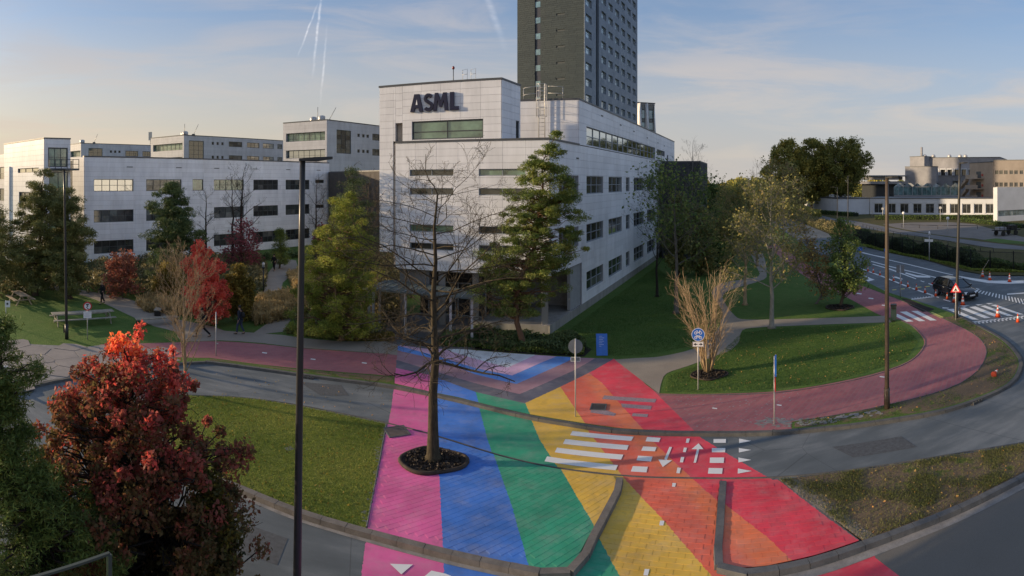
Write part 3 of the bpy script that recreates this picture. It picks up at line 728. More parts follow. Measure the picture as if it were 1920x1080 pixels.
def sub(rects, hole):
    a0, a1, b0, b1 = hole; out = []
    for u0, u1, z0, z1 in rects:
        if a1 <= u0 or a0 >= u1 or b1 <= z0 or b0 >= z1: out.append((u0,u1,z0,z1)); continue
        if a0 > u0: out.append((u0, a0, z0, z1))
        if a1 < u1: out.append((a1, u1, z0, z1))
        m0, m1 = max(u0, a0), min(u1, a1)
        if b0 > z0: out.append((m0, m1, z0, b0))
        if b1 < z1: out.append((m0, m1, b1, z1))
    return out
def frame_at(p, udir, out):
    """local wall frame: origin, unit along wall, unit outward"""
    u = Vector(udir).normalized(); n = Vector((-u.y, u.x))
    if n.dot(Vector(out)) < 0: n = -n
    return (tuple(p), (u.x, u.y), (n.x, n.y))
def facade(bld, fr, areas, wins, rh, cw, mat, joint, panels=True, cap=300, thick=.25, stagger=False, flat_limit=.12, reveal=.12, near=True):
    """wall slab with openings, cladding panels with open joints, windows set back in them"""
    holes = [w_[:4] for w_ in wins]
    mb = MB(); rects = list(areas)
    for h in holes: rects = sub(rects, h)
    for r_ in rects: mb.fbox(fr, r_[0], r_[1], -thick, 0, r_[2], r_[3])
    mb.build('wall', joint if panels else mat, bld)
    if panels:
        cells = []
        for A0, A1, B0, B1 in areas:
            nr = max(1, round((B1-B0)/rh)); nc = max(1, round((A1-A0)/cw)); h_ = (B1-B0)/nr; c_ = (A1-A0)/nc
            for i in range(nr):
                us = [A0 + j*c_ for j in range(nc+1)]
                if stagger and i % 2 and nc > 1: us = [A0] + [A0 + (j+.5)*c_ for j in range(nc)] + [A1]
                for a, b in zip(us, us[1:]): cells.append((a, b, B0+i*h_, B0+(i+1)*h_))
        out = []
        for c in cells:
            q = [c]
            for h in holes: q = sub(q, h)
            out += [r_ for r_ in q if r_[1]-r_[0] > .05 and r_[3]-r_[2] > .04]
        (ox, oy), (ux, uy), _ = fr
        g = .007
        def depth(r_): return -(r_[1]-r_[0])*(r_[3]-r_[2])/max(1, (ox+ux*r_[0])**2+(oy+uy*r_[0])**2)
        out.sort(key=depth)
        for r_ in out[:cap]:
            mb = MB(); o_ = random.uniform(0,.004)
            mb.fbox(fr, r_[0]+g, r_[1]-g, .003, .03+o_, r_[2]+g, r_[3]-g); mb.build('cladding_panel', mat, bld)
        if len(out) > cap:
            mb = MB()
            for r_ in out[cap:]: mb.fbox(fr, r_[0]+g, r_[1]-g, .003, .03+random.uniform(0,.004), r_[2]+g, r_[3]-g)
            o = mb.build('small_cladding_panels', mat, bld, kind='stuff')
            at = o.data.attributes.new('tone', 'FLOAT', 'FACE'); at.data.foreach_set('value', np.repeat(rng.random(len(out)-cap), 6).astype(np.float32))
    for w_ in wins: window(bld, fr, *w_[:4], **(w_[4] if len(w_) > 4 else {}), reveal=reveal)
def window(bld, fr, a0, a1, b0, b1, nx=2, ny=2, glass='glass', fm='frame', fw=.06, reveal=.12, split=.5, name='window', pane=True, each=False):
    mb = MB(); d0, d1 = -reveal-.05, -reveal+.06
    mb.fbox(fr, a0, a1, d0, d1, b0, b0+fw); mb.fbox(fr, a0, a1, d0, d1, b1-fw, b1)
    mb.fbox(fr, a0, a0+fw, d0, d1, b0+fw, b1-fw); mb.fbox(fr, a1-fw, a1, d0, d1, b0+fw, b1-fw)
    xs = [a0+fw+(a1-a0-2*fw)*i/nx for i in range(nx+1)]
    for x in xs[1:-1]: mb.fbox(fr, x-.025, x+.025, d0+.01, d1-.01, b0+fw, b1-fw)
    zs = [b0+fw, b1-fw] if ny == 1 else [b0+fw, b0+(b1-b0)*split, b1-fw]
    if ny > 2: zs = [b0+fw+(b1-b0-2*fw)*i/ny for i in range(ny+1)]
    for z_ in zs[1:-1]: mb.fbox(fr, a0+fw, a1-fw, d0+.015, d1-.015, z_-.025, z_+.025)
    w_ = mb.build(name, M[fm], bld)
    if pane:
        each = each or (nx >= 3 and glass == 'glass')
        if each:
            for x0, x1 in zip(xs, xs[1:]):
                for z0, z1 in zip(zs, zs[1:]):
                    mb = MB(); mb.fbox(fr, x0, x1, -reveal-.02, -reveal, z0, z1); mb.build('pane', M[('glass_blind' if random.random() < .22 else 'glass_dim' if random.random() < .3 else glass) if glass == 'glass' else glass], w_)
        else:
            mb = MB(); mb.fbox(fr, a0+fw*.5, a1-fw*.5, -reveal-.02, -reveal, b0+fw*.5, b1-fw*.5); mb.build('pane', M[glass], w_)
    return w_

UR = Vector((.432, .902)).normalized(); UL = Vector((-.9703, .242)).normalized(); NR_ = Vector((.902, -.432)); NF = Vector((-.242, -.970))
C0 = Vector((2.31, 34.6))
def tx(x, p=C0, d=UR):
    """distance along a wall line at which photo column x meets it"""
    T = math.tan((x-CX)/F); return (T*p.y - p.x)/(d.x - T*d.y)
def wx(x, p=C0): return tx(x, p, UL)

hq = thing('office_building', 'white panel-clad office block with dark ASML letters and an open ground-floor corner', 'building', (2.31, 34.6, 0))
FR = frame_at(C0, UR, NR_)            # right-hand long wall
FF = frame_at(C0, UL, NF)             # front wall
# front wall: lower terraced body
slotm = dict(nx=2, ny=1, glass='glass', fm='frame_light', fw=.05)
fw_ = []
for z0, z1, g1, g2 in ((9.92,10.35,'glass','glass_green'), (8.68,9.12,'glass','glass'), (6.22,6.7,'glass_green','glass'), (5.05,5.5,'glass','glass')):
    fw_.append((6.28, 9.38, z0, z1, dict(slotm, glass=g1))); fw_.append((1.5, 4.55, z0, z1, dict(slotm, glass=g2)))
facade(hq, FF, [(0.0, 10.45, 3.70, 12.15)], fw_, .46, 1.50, M['clad'], M['clad_joint'])
# front wall: tall lettered block
sign_w = [(4.27, 9.22, 12.34, 13.55, dict(nx=2, ny=2, glass='glass_green', fm='frame', fw=.07, split=.42))]
facade(hq, FF, [(3.07, 9.92, 12.27, 16.0), (9.92, 10.45, 13.5, 16.0), (10.45, 10.62, 12.27, 16.0), (10.62, 11.67, 4.75, 16.0)], sign_w, .46, 1.50, M['clad'], M['clad_joint'], cap=200)
mb = MB(); mb.fbox(FF, 9.92, 10.45, -.5, -.3, 12.2, 13.5); mb.build('terrace_recess', simple('painted_warm_light', (.50,.43,.36), .8), hq)  # wall colour warmed to paint sunlight inside the recess
mb = MB(); mb.fbox(FF, 10.62, 11.67, -2.8, -.26, 4.75, 16.0); mb.fbox(FF, 3.32, 10.62, -2.8, -2.6, 12.2, 16.0); mb.build('block_side', M['clad'], hq)
FS = frame_at(C0 + UL*3.07, UR, NR_)
facade(hq, FS, [(.0, 2.8, 12.2, 16.0)], [(2.1, 2.6, 12.3, 13.6, dict(nx=1, ny=1, glass='glass'))], .46, 1.4, M['clad'], M['clad_joint'], cap=60)
# upper body
U0 = C0 + UR*5.65
FU = frame_at(U0, UL, NF)
facade(hq, FU, [(0, 6.5, 12.2, 15.4)], [], .53, 2.1, M['clad'], M['clad_joint'], cap=60)
mb = MB(); mb.fbox(FU, 6.5, 11.4, -.25, 0, 12.2, 15.4); mb.build('upper_back_wall', M['clad'], hq); mb = MB(); mb.fbox(FF, 10.451, 10.619, -.2, -.06, 3.7, 12.14); mb.build('recess_strip', simple('painted_warm_light', (.50,.43,.36), .8), hq)  # narrow strip carries the same warm sunlight as colour
# right wall
LEN = 49.0; rw = []
def rwin(x0, x1, z0, z1, **k): rw.append((tx(x0), tx(x1), z0, z1, k))
a_ = tx(1099); 
rwin(1099, 1228, 12.28, 13.67, nx=14, ny=2, glass='glass_sky', fm='frame_light', each=True)
for z0, z1 in ((8.63,9.98), (5.0,6.38), (1.42,2.83)):
    for x0, x1, n in ((1099,1130.5,3), (1140.5,1165.5,3), (1173,1180,1), (1188,1206,3), (1213,1227.5,3)):
        rwin(x0, x1, z0, z1, nx=n, ny=2, glass='glass', fm='frame_light')
for z0, z1 in ((8.63,9.98), (5.0,6.38)): rw.append((1.6, 5.55, z0, z1, dict(nx=4, ny=2, glass='glass_sky', fm='frame_light')))
rwin(1231.5, 1246, 12.9, 13.6, nx=4, ny=1, glass='glass', fm='frame_light')
rwin(1250, 1252.5, 8.0, 13.2, nx=1, ny=1, glass='glass')
facade(hq, FR, [(5.65, LEN, 12.2, 15.4), (0.0, LEN, 3.70, 12.15), (6.3, LEN, .66, 3.70)], rw, .53, 3.1, M['clad'], M['clad_joint'])
# small dark overflow slots
for x, z in ((1128,14.9), (1163,14.75), (1188,14.65), (1213,14.5), (1233,14.4), (1245,14.3), (1082,11.2)):
    t_ = tx(x); mb = MB(); mb.fbox(FR, t_-.25, t_+.25, .036, .06, z-.05, z+.06); mb.build('overflow_slot', M['frame'], hq)
# copings
def coping(fr, a, b, z, t=.3, m='coping'):
    mb = MB(); mb.fbox(fr, a, b, -t, .07, z, z+.12); mb.build('coping', M[m], hq)
coping(FF, 3.0, 11.72, 16.0); coping(FS, .08, 2.85, 16.0); coping(FU, -.07, 6.4, 15.4); coping(FR, 5.72, LEN, 15.4)
mb = MB(); mb.fbox(FF, -.06, 10.45, -.3, .09, 12.15, 12.27); mb.build('coping', M['coping'], hq); mb = MB(); mb.fbox(FR, .0, 5.65, -.3, .09, 12.15, 12.268); mb.build('coping', M['coping'], hq)
# roofs and hidden walls
mb = MB()
def P2(a, b): v = C0 + UL*a + UR*b; return (v.x, v.y)
mb.prism([P2(.2,.2), P2(10.4,.2), P2(10.4,6), P2(.2,6)], 12.0, 12.14)
mb.prism([P2(3.2,.2), P2(11.5,.2), P2(11.5,2.8), P2(3.2,2.8)], 15.7, 15.9)
mb.prism([P2(.2,5.85), P2(11.5,5.85), P2(11.5,LEN), P2(.2,LEN)], 15.0, 15.2)
mb.build('roof', M['roof'], hq)
mb = MB()
mb.prism([P2(11.4,6.1), P2(11.65,6.1), P2(11.65,LEN), P2(11.4,LEN)], 0, 15.4); mb.prism([P2(.0,LEN), P2(11.65,LEN), P2(11.65,LEN+.25), P2(.0,LEN+.25)], 0, 15.4)
mb.prism([P2(10.65,.3), P2(11.67,.3), P2(11.67,6.0), P2(10.65,6.0)], 4.75, 12.2)
mb.build('rear_wall', M['clad'], hq)
# undercroft: soffit, plinth, floor, back walls, columns
mb = MB(); mb.prism([P2(.26,.26), P2(10.4,.26), P2(10.4,8), P2(.26,8)], 3.60, 3.72); mb.build('soffit', M['conc'], hq)
mb = MB(); mb.fbox(FR, -.05, LEN, -.30, .05, -.05, .655); mb.build('plinth', M['conc'], hq)
mb = MB(); mb.prism([P2(.3,.1), P2(5.0,.1), P2(5.0,6.2), P2(.3,6.2)], .1, .58); mb.build('undercroft_floor', M['conc'], hq)
mb = MB(); mb.fbox(FF, .0, 5.0, -.2, .04, -.05, .62); mb.build('plinth', M['conc'], hq)
mb = MB(); mb.prism([P2(.3,6.2), P2(5.2,6.2), P2(5.2,6.5), P2(.3,6.5)], .1, 3.6); mb.prism([P2(5.0,3.2), P2(5.25,3.2), P2(5.25,6.2), P2(5.0,6.2)], .1, 3.6)
mb.build('undercroft_wall', simple('grey_render', (.20,.20,.20), .85, .15), hq)
mb = MB(); mb.fbox(FR, 4.2, 6.3, -.35, -.12, .66, 3.6); mb.build('grey_panel', simple('grey_panel', (.33,.34,.35), .7, .08), hq)
mb = MB(); mb.prism([P2(5.25,3.0), P2(10.5,3.0), P2(10.5,3.2), P2(5.25,3.2)], 0.1, 3.6); mb.build('entrance_wall', simple('entrance_dark', (.02,.02,.022), .5, .2), hq)
mb = MB(); mb.prism([P2(8.6,1.0), P2(10.3,1.0), P2(10.3,1.2), P2(8.6,1.2)], 2.6, 3.6); mb.prism([P2(7.6,.8), P2(7.8,.8), P2(7.8,1.1), P2(7.6,1.1)], .1, 3.6); mb.build('entrance_panel', simple('grey_panel', (.33,.34,.35), .7, .08), hq)
for a, b in ((.45,.45), (5.0,.45), (10.2,.5), (7.3,.45)):
    mb = MB(); v = C0+UL*a+UR*b
    mb.box(v.x-.2, v.x+.2, v.y-.2, v.y+.2, .1, 3.6); mb.build('column', M['conc'], hq)
# glazed doors in the entrance
FE = frame_at(C0+UR*2.95, UL, NF)
for k in range(4):
    a = 5.5+k*1.1
    mb = MB(); mb.fbox(FE, a, a+.08, 0, .1, .12, 2.5); mb.fbox(FE, a+.92, a+1.0, 0, .1, .12, 2.5); mb.fbox(FE, a+.08, a+.92, 0, .1, 2.42, 2.5); mb.fbox(FE, a+.08, a+.92, 0, .1, .12, .25)
    d_ = mb.build('door', M['frame_light'], hq); mb = MB(); mb.fbox(FE, a+.08, a+.92, .02, .05, .25, 2.42); mb.build('pane', M['glass'], d_)
# roof ladder with cage and side rails on the upper front wall
tl = wx(1017, U0); 
def q3(fr, u, n, z): (ox,oy),(ux,uy),(nx,ny) = fr; return (ox+ux*u+nx*n, oy+uy*u+ny*n, z)
lad = thing('roof_ladder', 'galvanised caged ladder on the set-back upper wall above the white terrace', 'ladder', q3(FU, tl, .3, 12.3))
mb = MB()
for s_ in (-.22, .22): mb = MB(); mb.tube([q3(FU, tl+s_, .25, 12.2), q3(FU, tl+s_, .25, 16.6), q3(FU, tl+s_, -.3, 16.6), q3(FU, tl+s_, -.35, 15.5)], .035, 5); mb.build('stile', M['galv'], lad)
for k in range(15): mb = MB(); mb.tube([q3(FU, tl-.22, .25, 12.4+k*.28), q3(FU, tl+.22, .25, 12.4+k*.28)], .02, 4); mb.build('rung', M['galv'], lad)
mb = MB()
for z_ in (14.2, 14.8, 15.4, 16.0, 16.5):
    mb.tube([q3(FU, tl+.38*math.cos(a), .25+.6*math.sin(a), z_) for a in np.linspace(0, math.pi, 9)], .02, 4)
for a in np.linspace(.1, math.pi-.1, 5): mb.tube([q3(FU, tl+.38*math.cos(a), .25+.6*math.sin(a), 14.2), q3(FU, tl+.38*math.cos(a), .25+.6*math.sin(a), 16.5)], .02, 4)
mb.build('safety_cage', M['galv'], lad)
for s_ in (-1, 1):
    mb = MB()
    for z_ in (15.95, 16.45): mb.tube([q3(FU, tl+s_*.4, -.1, z_), q3(FU, tl+s_*1.3, -.15, z_-.05), q3(FU, tl+s_*1.5, -.3, z_-.1)], .022, 4)
    mb.tube([q3(FU, tl+s_*1.45, -.25, 15.5), q3(FU, tl+s_*1.45, -.25, 16.4)], .03, 4)
    mb.build('guard_rail', M['galv'], lad)
# roof mast and rail hoops on the lettered block
p_ = C0+UL*wx(838)+UR*.8
t = thing('roof_mast', 'thin roof mast with a reddish lamp on top of the lettered block', 'mast', (p_.x, p_.y, 15.9))
mb = MB(); mb.tube([(p_.x,p_.y,15.9),(p_.x,p_.y,17.0)], .03, 6); mb.build('pole', M['coping'], t)
mb = MB(); mb.lathe([(.05,0),(.09,.05),(.09,.15),(.03,.22)], (p_.x,p_.y,17.0), 8); mb.build('lamp', simple('red_lens', (.25,.05,.04), .3), t)
t = thing('roof_access_hoops', 'pair of thin metal hoop rails standing on the roof edge right of the mast', 'rail', (p_.x, p_.y, 15.9)); ORG[t.name] = Vector((p_.x, p_.y, 15.9))
mb = MB()
for x0 in (858, 874):
    a, b = wx(x0), wx(x0+9)
    for n_ in (0,):
        mb.tube([q3(FF, (a+b)/2, -1, 16.1), q3(FF, a, -1, 16.35), q3(FF, a, -1, 16.95), q3(FF, b, -1, 17.0), q3(FF, b, -1, 16.3), q3(FF, (a+b)/2, -1, 15.9)], .018, 4)
    mb.tube([q3(FF, a, -1, 16.65), q3(FF, b, -1, 16.67)], .015, 4)
mb.build('hoop_rail', M['galv'], t)
# letters
def letter_sign():
    s_ = thing('letter_sign', 'dark navy raised ASML letters fixed high on the white wall', 'sign', q3(FF, 7.6, .1, 14.2))
    z0, h = 14.18, 1.17
    def bar(mb, p, q, w_, mi=None):      # stroke in wall coordinates (x rightwards, z)
        (x0, a), (x1, b) = p, q; d = math.hypot(x1-x0, b-a); nx, nz = -(b-a)/d*w_/2, (x1-x0)/d*w_/2
        c = [(x0+nx,a+nz),(x0-nx,a-nz),(x1-nx,b-nz),(x1+nx,b+nz)]
        poly(mb, c)
    def poly(mb, c):
        n = len(c); vs = [q3(FF, 9.3-x, n_, z0+z) for n_ in (.05, .17) for x, z in c]
        tri = tessellate_polygon([[Vector((x, z, 0)) for x, z in c]])
        fs = [tuple(t) for t in tri] + [tuple(i+n for i in t) for t in tri] + [(i, (i+1)%n, (i+1)%n+n, i+n) for i in range(n)]
        mb.add(vs, fs)
    mb = MB(); poly(mb, [(0,0),(.28,0),(.35,.25),(.60,.25),(.66,0),(.93,0),(.66,h),(.30,h)][:8]); mb.build('letter_a', M['letter'], s_)
    mb = MB(); poly(mb, [(.40,.45),(.55,.45),(.48,.80)]); 
    # counter of the A, shown by a small pale inlay
    vs = [q3(FF, 9.3-x, .175, z0+z) for x, z in ((.415,.46),(.545,.46),(.48,.82))]; mb = MB(); mb.add(vs, [(0,1,2)]); mb.build('letter_a_counter', M['clad'], s_)
    mb = MB(); pts = []
    for a in np.linspace(R(25), R(265), 12): pts.append((1.31+.22*math.cos(a), h-.32+.22*math.sin(a)))
    for a in np.linspace(R(85), R(-150), 12): pts.append((1.31+.25*math.cos(a), .33+.23*math.sin(a)))
    for p, q in zip(pts, pts[1:]): bar(mb, p, (q[0]+(q[0]-p[0])*.15, q[1]+(q[1]-p[1])*.15), .215)
    mb.build('letter_s', M['letter'], s_)
    mb = MB(); poly(mb, [(1.66,0),(1.89,0),(1.95,.72),(2.08,.25),(2.26,.25),(2.39,.72),(2.45,0),(2.70,0),(2.58,h),(2.35,h),(2.17,.62),(1.99,h),(1.77,h)]); mb.build('letter_m', M['letter'], s_)
    mb = MB(); poly(mb, [(2.82,0),(3.42,0),(3.42,.24),(3.10,.24),(3.10,h),(2.82,h)]); mb.build('letter_l', M['letter'], s_)
letter_sign()
# entrance canopy
can = [PD(680,34.9), PD(894,31.9), PD(905,33.9), P2(10.4,-.1), PD(722,37.6)]
t = thing('entrance_canopy', 'low flat grey entrance canopy on slim posts left of the office corner', 'canopy', (*PD(760,34), 0))
mb = MB(); mb.prism(can, 2.82, 2.92); mb.build('canopy_roof', simple('canopy_sheet', (.075,.10,.10), .7, .2, 1.5, streak=False), t)
for k in range(12):
    a = Vector(can[0]).lerp(Vector(can[1]), (k+.5)/12); b = Vector(can[4]).lerp(Vector(can[2]), (k+.5)/12)
    mb = MB(); mb.tube([(a.x,a.y,2.935),(b.x,b.y,2.935)], .02, 4); mb.build('seam', M['frame_light'], t)
for x, d in ((692,34.8),(700,34.9),(712,36.5),(760,33.9),(812,33.2),(845,32.9),(885,32.4)):
    p = PD(x, d); mb = MB(); mb.box(p[0]-.07,p[0]+.07,p[1]-.07,p[1]+.07,.1,2.82); mb.build('post', M['galv'], t)
mb = MB(); mb.sheet([PD(690,36.6), PD(735,32.6), PD(800,31.6), PD(890,31.6), P2(5.2,0.1), P2(5.2,3), P2(10.5,3)], .118); mb.build('entrance_paving', M['farpath'], kind='structure')

# dark stair tower beyond the right wall
def quadbox(px0, d0, px1, d1, depth, z0, z1):
    a, b = Vector(PD(px0,d0)), Vector(PD(px1,d1)); q = UR*depth
    return [tuple(a), tuple(b), tuple(b+q), tuple(a+q)]
b_ = thing('stair_tower', 'plain dark grey concrete stair tower behind the far end of the white office wall', 'building', (*PD(1276,70), 0))
pl = quadbox(1241, 69.5, 1313, 69.0, 9, 0, 12)
mb = MB(); mb.prism(pl, 0, 12.0); mb.build('wall', M['conc_dark'], b_); mb = MB(); mb.prism([(x*1.0005,y*1.0005) for x,y in pl], 12.0, 12.15); mb.build('coping', M['coping'], b_)
fr = frame_at(pl[0], Vector(pl[1])-Vector(pl[0]), (0,-1)); Lw = (Vector(pl[1])-Vector(pl[0])).length
for i in range(4):
    for j in range(9):
        mb = MB(); mb.fbox(fr, Lw*i/4+.01, Lw*(i+1)/4-.01, .002, .03, j*1.33+.01, (j+1)*1.33-.01); mb.build('concrete_panel', M['conc_dark'], b_)

# left office wing --------------------------------------------------------
lw_ = thing('office_wing', 'long low white office wing with three rows of strip windows, left of the link building', 'building', (-44, 48, 0))
LO = Vector((-44.4, 48.1)) + UR*0; LF = frame_at(LO, UR, NR_)
def lt(x): return tx(x, LO, UR)
lwin = []
for z0, z1 in ((8.45,9.87), (4.8,6.25), (1.15,2.65)):
    for x0, x1, n, g_ in ((176,250,5,'glass_sky' if z0 > 8 else 'glass'), (274,340,5,'glass'), (401,457,5,'glass'), (475,521,5,'glass'), (535.5,580,5,'glass')):
        lwin.append((lt(x0), lt(x1), z0, z1, dict(nx=n, ny=2, glass=g_ if not(x0==401 and z0>8) else 'glass_green', fm='frame')))
lwin.append((lt(361), lt(381), 8.45, 9.9, dict(nx=1, ny=1, glass='glass_green')))
lwin.append((lt(591), lt(607), 9.4, 9.9, dict(nx=1, ny=1, glass='glass'))); lwin.append((lt(591), lt(607), 5.6, 6.1, dict(nx=1, ny=1, glass='glass')))
a0 = lt(158); a1 = lt(617)
facade(lw_, LF, [(a0, a1, .0, 12.45)], lwin, .56, 3.2, M['clad'], M['clad_joint'])
for x in (243, 335, 406, 478, 540, 597):
    mb = MB(); mb.fbox(LF, lt(x)-.4, lt(x)+.4, .036, .06, 11.3, 11.4); mb.build('overflow_slot', M['frame'], lw_)
mb = MB(); mb.fbox(LF, a0-.05, a1, -.4, .07, 12.45, 12.6); mb.build('coping', M['coping'], lw_)
LC = LO + UR*a0; LFF = frame_at(LC, UL, NF)
facade(lw_, LFF, [(0.0, 2.6, 0, 12.45)], [], .56, 1.3, M['clad'], M['clad_joint'], cap=60)
mb = MB(); e = LO+UR*a1; q = [tuple(LC), tuple(e), tuple(e-Vector(NR_)*14), tuple(LC-Vector(NR_)*14)]
mb.prism([tuple(Vector(q[0])+UL*.3+UR*.3), tuple(Vector(q[1])-UR*.3+UL*.3), q[2], q[3]], 0, 12.2); mb.build('roof', M['roof'], lw_)
# left tower block with the glazed bay
lb = thing('office_head_block', 'tall white corner block with a glazed stair bay and small balcony at the far left', 'building', (-48, 45, 0))
dB = 61.0; BC = Vector(PD(83, 59.5)); BR = frame_at(BC, UR, NR_); BF = frame_at(BC, UL, NF)
zt = ZZ(260, 59.5)
b1 = tx(132, BC, UR); 
facade(lb, BR, [(0, b1, 0, zt)], [(tx(90,BC,UR), tx(127,BC,UR), 11.15, ZZ(278,61), dict(nx=3, ny=2, glass='glass_green', fm='frame', fw=.12)), (tx(92,BC,UR), tx(127,BC,UR), 3.0, 10.6, dict(nx=2, ny=4, glass='glass_green', fm='frame'))], .56, 2.4, M['clad'], M['clad_joint'], cap=100)
bl = tx(8, BC, UL)
facade(lb, BF, [(0, bl, 0, zt)], [(tx(73,BC,UL), tx(34,BC,UL), 10.6, 11.1, dict(nx=3, ny=1, glass='glass_sky')), (tx(62,BC,UL), tx(36,BC,UL), 6.6, 8.4, dict(nx=3, ny=2, glass='glass'))], .56, 2.4, M['clad'], M['clad_joint'], cap=150)
mb = MB(); mb.fbox(BF, tx(19,BC,UL)-.15, tx(19,BC,UL)+.15, .04, .2, 0, 11.4); mb.build('downpipe_fin', M['clad'], lb)
mb = MB(); mb.fbox(BR, -.06, b1+.04, -.35, .07, zt, zt+.13); mb.build('coping', M['coping'], lb); mb = MB(); mb.fbox(BF, .0, bl, -.35, .07, zt, zt+.128); mb.build('coping', M['coping'], lb)
mb = MB(); v = BC; mb.prism([tuple(v+UR*.3+UL*.3), tuple(v+UR*(b1)+UL*.3), tuple(v+UR*b1+UL*bl), tuple(v+UR*.3+UL*bl)], 0, zt-.3); mb.build('roof', M['roof'], lb)
mb = MB(); ta, tb = tx(90,BC,UR), tx(129,BC,UR)
mb.fbox(BR, ta-.2, tb+.8, .05, 1.1, 10.78, 10.98); bal = mb.build('balcony', M['coping'], lb)
mb = MB()
for z_ in (11.4, 11.9): mb.fbox(BR, ta-.2, tb+.8, 1.03, 1.08, z_, z_+.06)
for k in range(6): u_ = ta-.2+(tb+.94-ta)*k/5; mb.fbox(BR, u_, u_+.06, 1.03, 1.08, 10.98, 11.96)
mb.build('railing', M['frame'], bal)
for x, y, h_ in ((58,260,1.0),(70,252,.7),(80,252,.7)):
    pass
# three parallel blocks behind
def back_block(corner_px, d, left_px, length, ztop, label, strips, sidewins, roofbits):
    c = Vector(PD(corner_px, d)); bb = thing('campus_building', label, 'building', (c.x, c.y, 0))
    f1 = frame_at(c, UL, NF); f2 = frame_at(c, UR, NR_); wl = tx(left_px, c, UL)
    ws = [(wl*.04, wl*.93, z0, z1, dict(nx=7, ny=2, glass='glass_green' if k % 2 == 0 else 'glass_sky', fm='frame', fw=.12, each=True, split=.3)) for k, (z0, z1) in enumerate(strips)]
    facade(bb, f1, [(0, wl, 0, ztop)], ws, .75, 5, M['clad_far'], M['clad_joint'], cap=120, reveal=.6, thick=.7)
    facade(bb, f2, [(0, length, 0, ztop)], sidewins(c), .75, 6, M['clad_far'], M['clad_joint'], cap=150)
    mb = MB(); mb.fbox(f1, -.08, wl, -.4, .1, ztop, ztop+.18); mb.build('coping', M['coping'], bb); mb = MB(); mb.fbox(f2, 0, length, -.4, .1, ztop, ztop+.178); mb.build('coping', M['coping'], bb)
    mb = MB(); mb.prism([tuple(c+UR*.8+UL*.8), tuple(c+UR*length+UL*.8), tuple(c+UR*length+UL*wl), tuple(c+UR*.8+UL*wl)], 0, ztop-.4); mb.build('roof', M['roof'], bb)
    for (x, s_, kind) in roofbits:
        p = c + UL*x + UR*s_
        mb = MB()
        if kind == 'box': mb.lathe([(.0,0),(.7,0),(.8,.3),(.8,1.0),(.5,1.2),(0,1.2)], (p.x,p.y,ztop+.1), 8); mb.build('roof_vent', M['galv'], bb)
        elif kind == 'mast': mb.tube([(p.x,p.y,ztop),(p.x,p.y,ztop+3.2)], .06, 4); mb.box(p.x-.25,p.x+.25,p.y-.2,p.y+.2,ztop,ztop+.4); mb.build('antenna', M['coping'], bb)
        elif kind == 'ant': 
            for k in (-.5,0,.5): mb.box(p.x+k-.16,p.x+k+.16,p.y-.1,p.y+.1,ztop+1.4,ztop+4.2)
            mb.tube([(p.x,p.y,ztop),(p.x,p.y,ztop+4)], .09, 5); mb.build('antenna', M['galv'], bb)
        else: mb.tube([(p.x,p.y,ztop+.3),(p.x+1.6,p.y,ztop+3.0)], .05, 4); mb.box(p.x-.4,p.x+.4,p.y-.2,p.y+.2,ztop,ztop+.5); mb.build('antenna', M['coping'], bb)
    return bb
def sideC(c):
    T = lambda x: tx(x, c, UR)
    L = [(T(631), T(658), ZZ(289,122), ZZ(246,122), dict(nx=3, ny=5, glass='glass', fm='frame', fw=.12))]
    for y0, y1 in ((250,260),(279,289)):
        a, b = ZZ(y1, 125), ZZ(y0, 125)
        for x in (670, 679, 687): L.append((T(x), T(x+4.5), (a+b)/2-.35, (a+b)/2+.35, dict(nx=1, ny=1, pane=True)))
        L.append((T(698), T(716), a-.2, b+.1, dict(nx=3, ny=2, fw=.1)))
    return L
back_block(613, 116, 531, 45, 22.4, 'near one of three parallel flat-roofed blocks, next to the left edge of the lettered office', [(18.3, 20.1), (14.7, 16.4)], sideC, [(3,2,'box'),(4,2,'mast'),(6,3,'box'),(2,3,'jib')])
def sideB(c):
    T = lambda x: tx(x, c, UR); L = [(T(354), T(382), ZZ(300,157), ZZ(266,157), dict(nx=3, ny=4, glass='glass_sky', fw=.14))]
    for y0, y1 in ((271,280),(295,303)):
        a, b = ZZ(y1, 172), ZZ(y0, 172)
        for x in (397, 406, 415): L.append((T(x), T(x+4), (a+b)/2-.4, (a+b)/2+.4, dict(nx=1, ny=1)))
        for x0, x1 in ((429,454),(463,486),(493,513),(520,529)): L.append((T(x0), T(x1), a, b, dict(nx=3, ny=2, fw=.12)))
    return L
back_block(345, 151, 283, 70, 22.2, 'middle one of three parallel flat-roofed blocks behind the low white wing', [(18.3, 20.2), (14.6, 16.4)], sideB, [(2,2,'box'),(0,3,'jib'),(4,3,'box'),(1,1,'mast')])
def sideA(c):
    T = lambda x: tx(x, c, UR); L = []
    for y0, y1 in ((281,293),):
        a, b = ZZ(y1, 190), ZZ(y0, 190)
        L.append((T(166), T(192), a-.5, b+.3, dict(nx=3, ny=2, fw=.14, glass='glass_sky')))
        for x in (206, 214, 222): L.append((T(x), T(x+4), (a+b)/2, (a+b)/2+.8, dict(nx=1, ny=1)))
        for x0, x1 in ((235,259),(267,282)): L.append((T(x0), T(x1), a, b-.3, dict(nx=3, ny=2, fw=.14, glass='glass_sky')))
    return L
back_block(152, 184, 131, 60, 22.3, 'farthest left flat-roofed block showing just above the low white wing', [(18.0, 20.0), (14.4,16.2)], sideA, [(1,1,'box'),(-1,4,'jib'),(-5,22,'ant')])
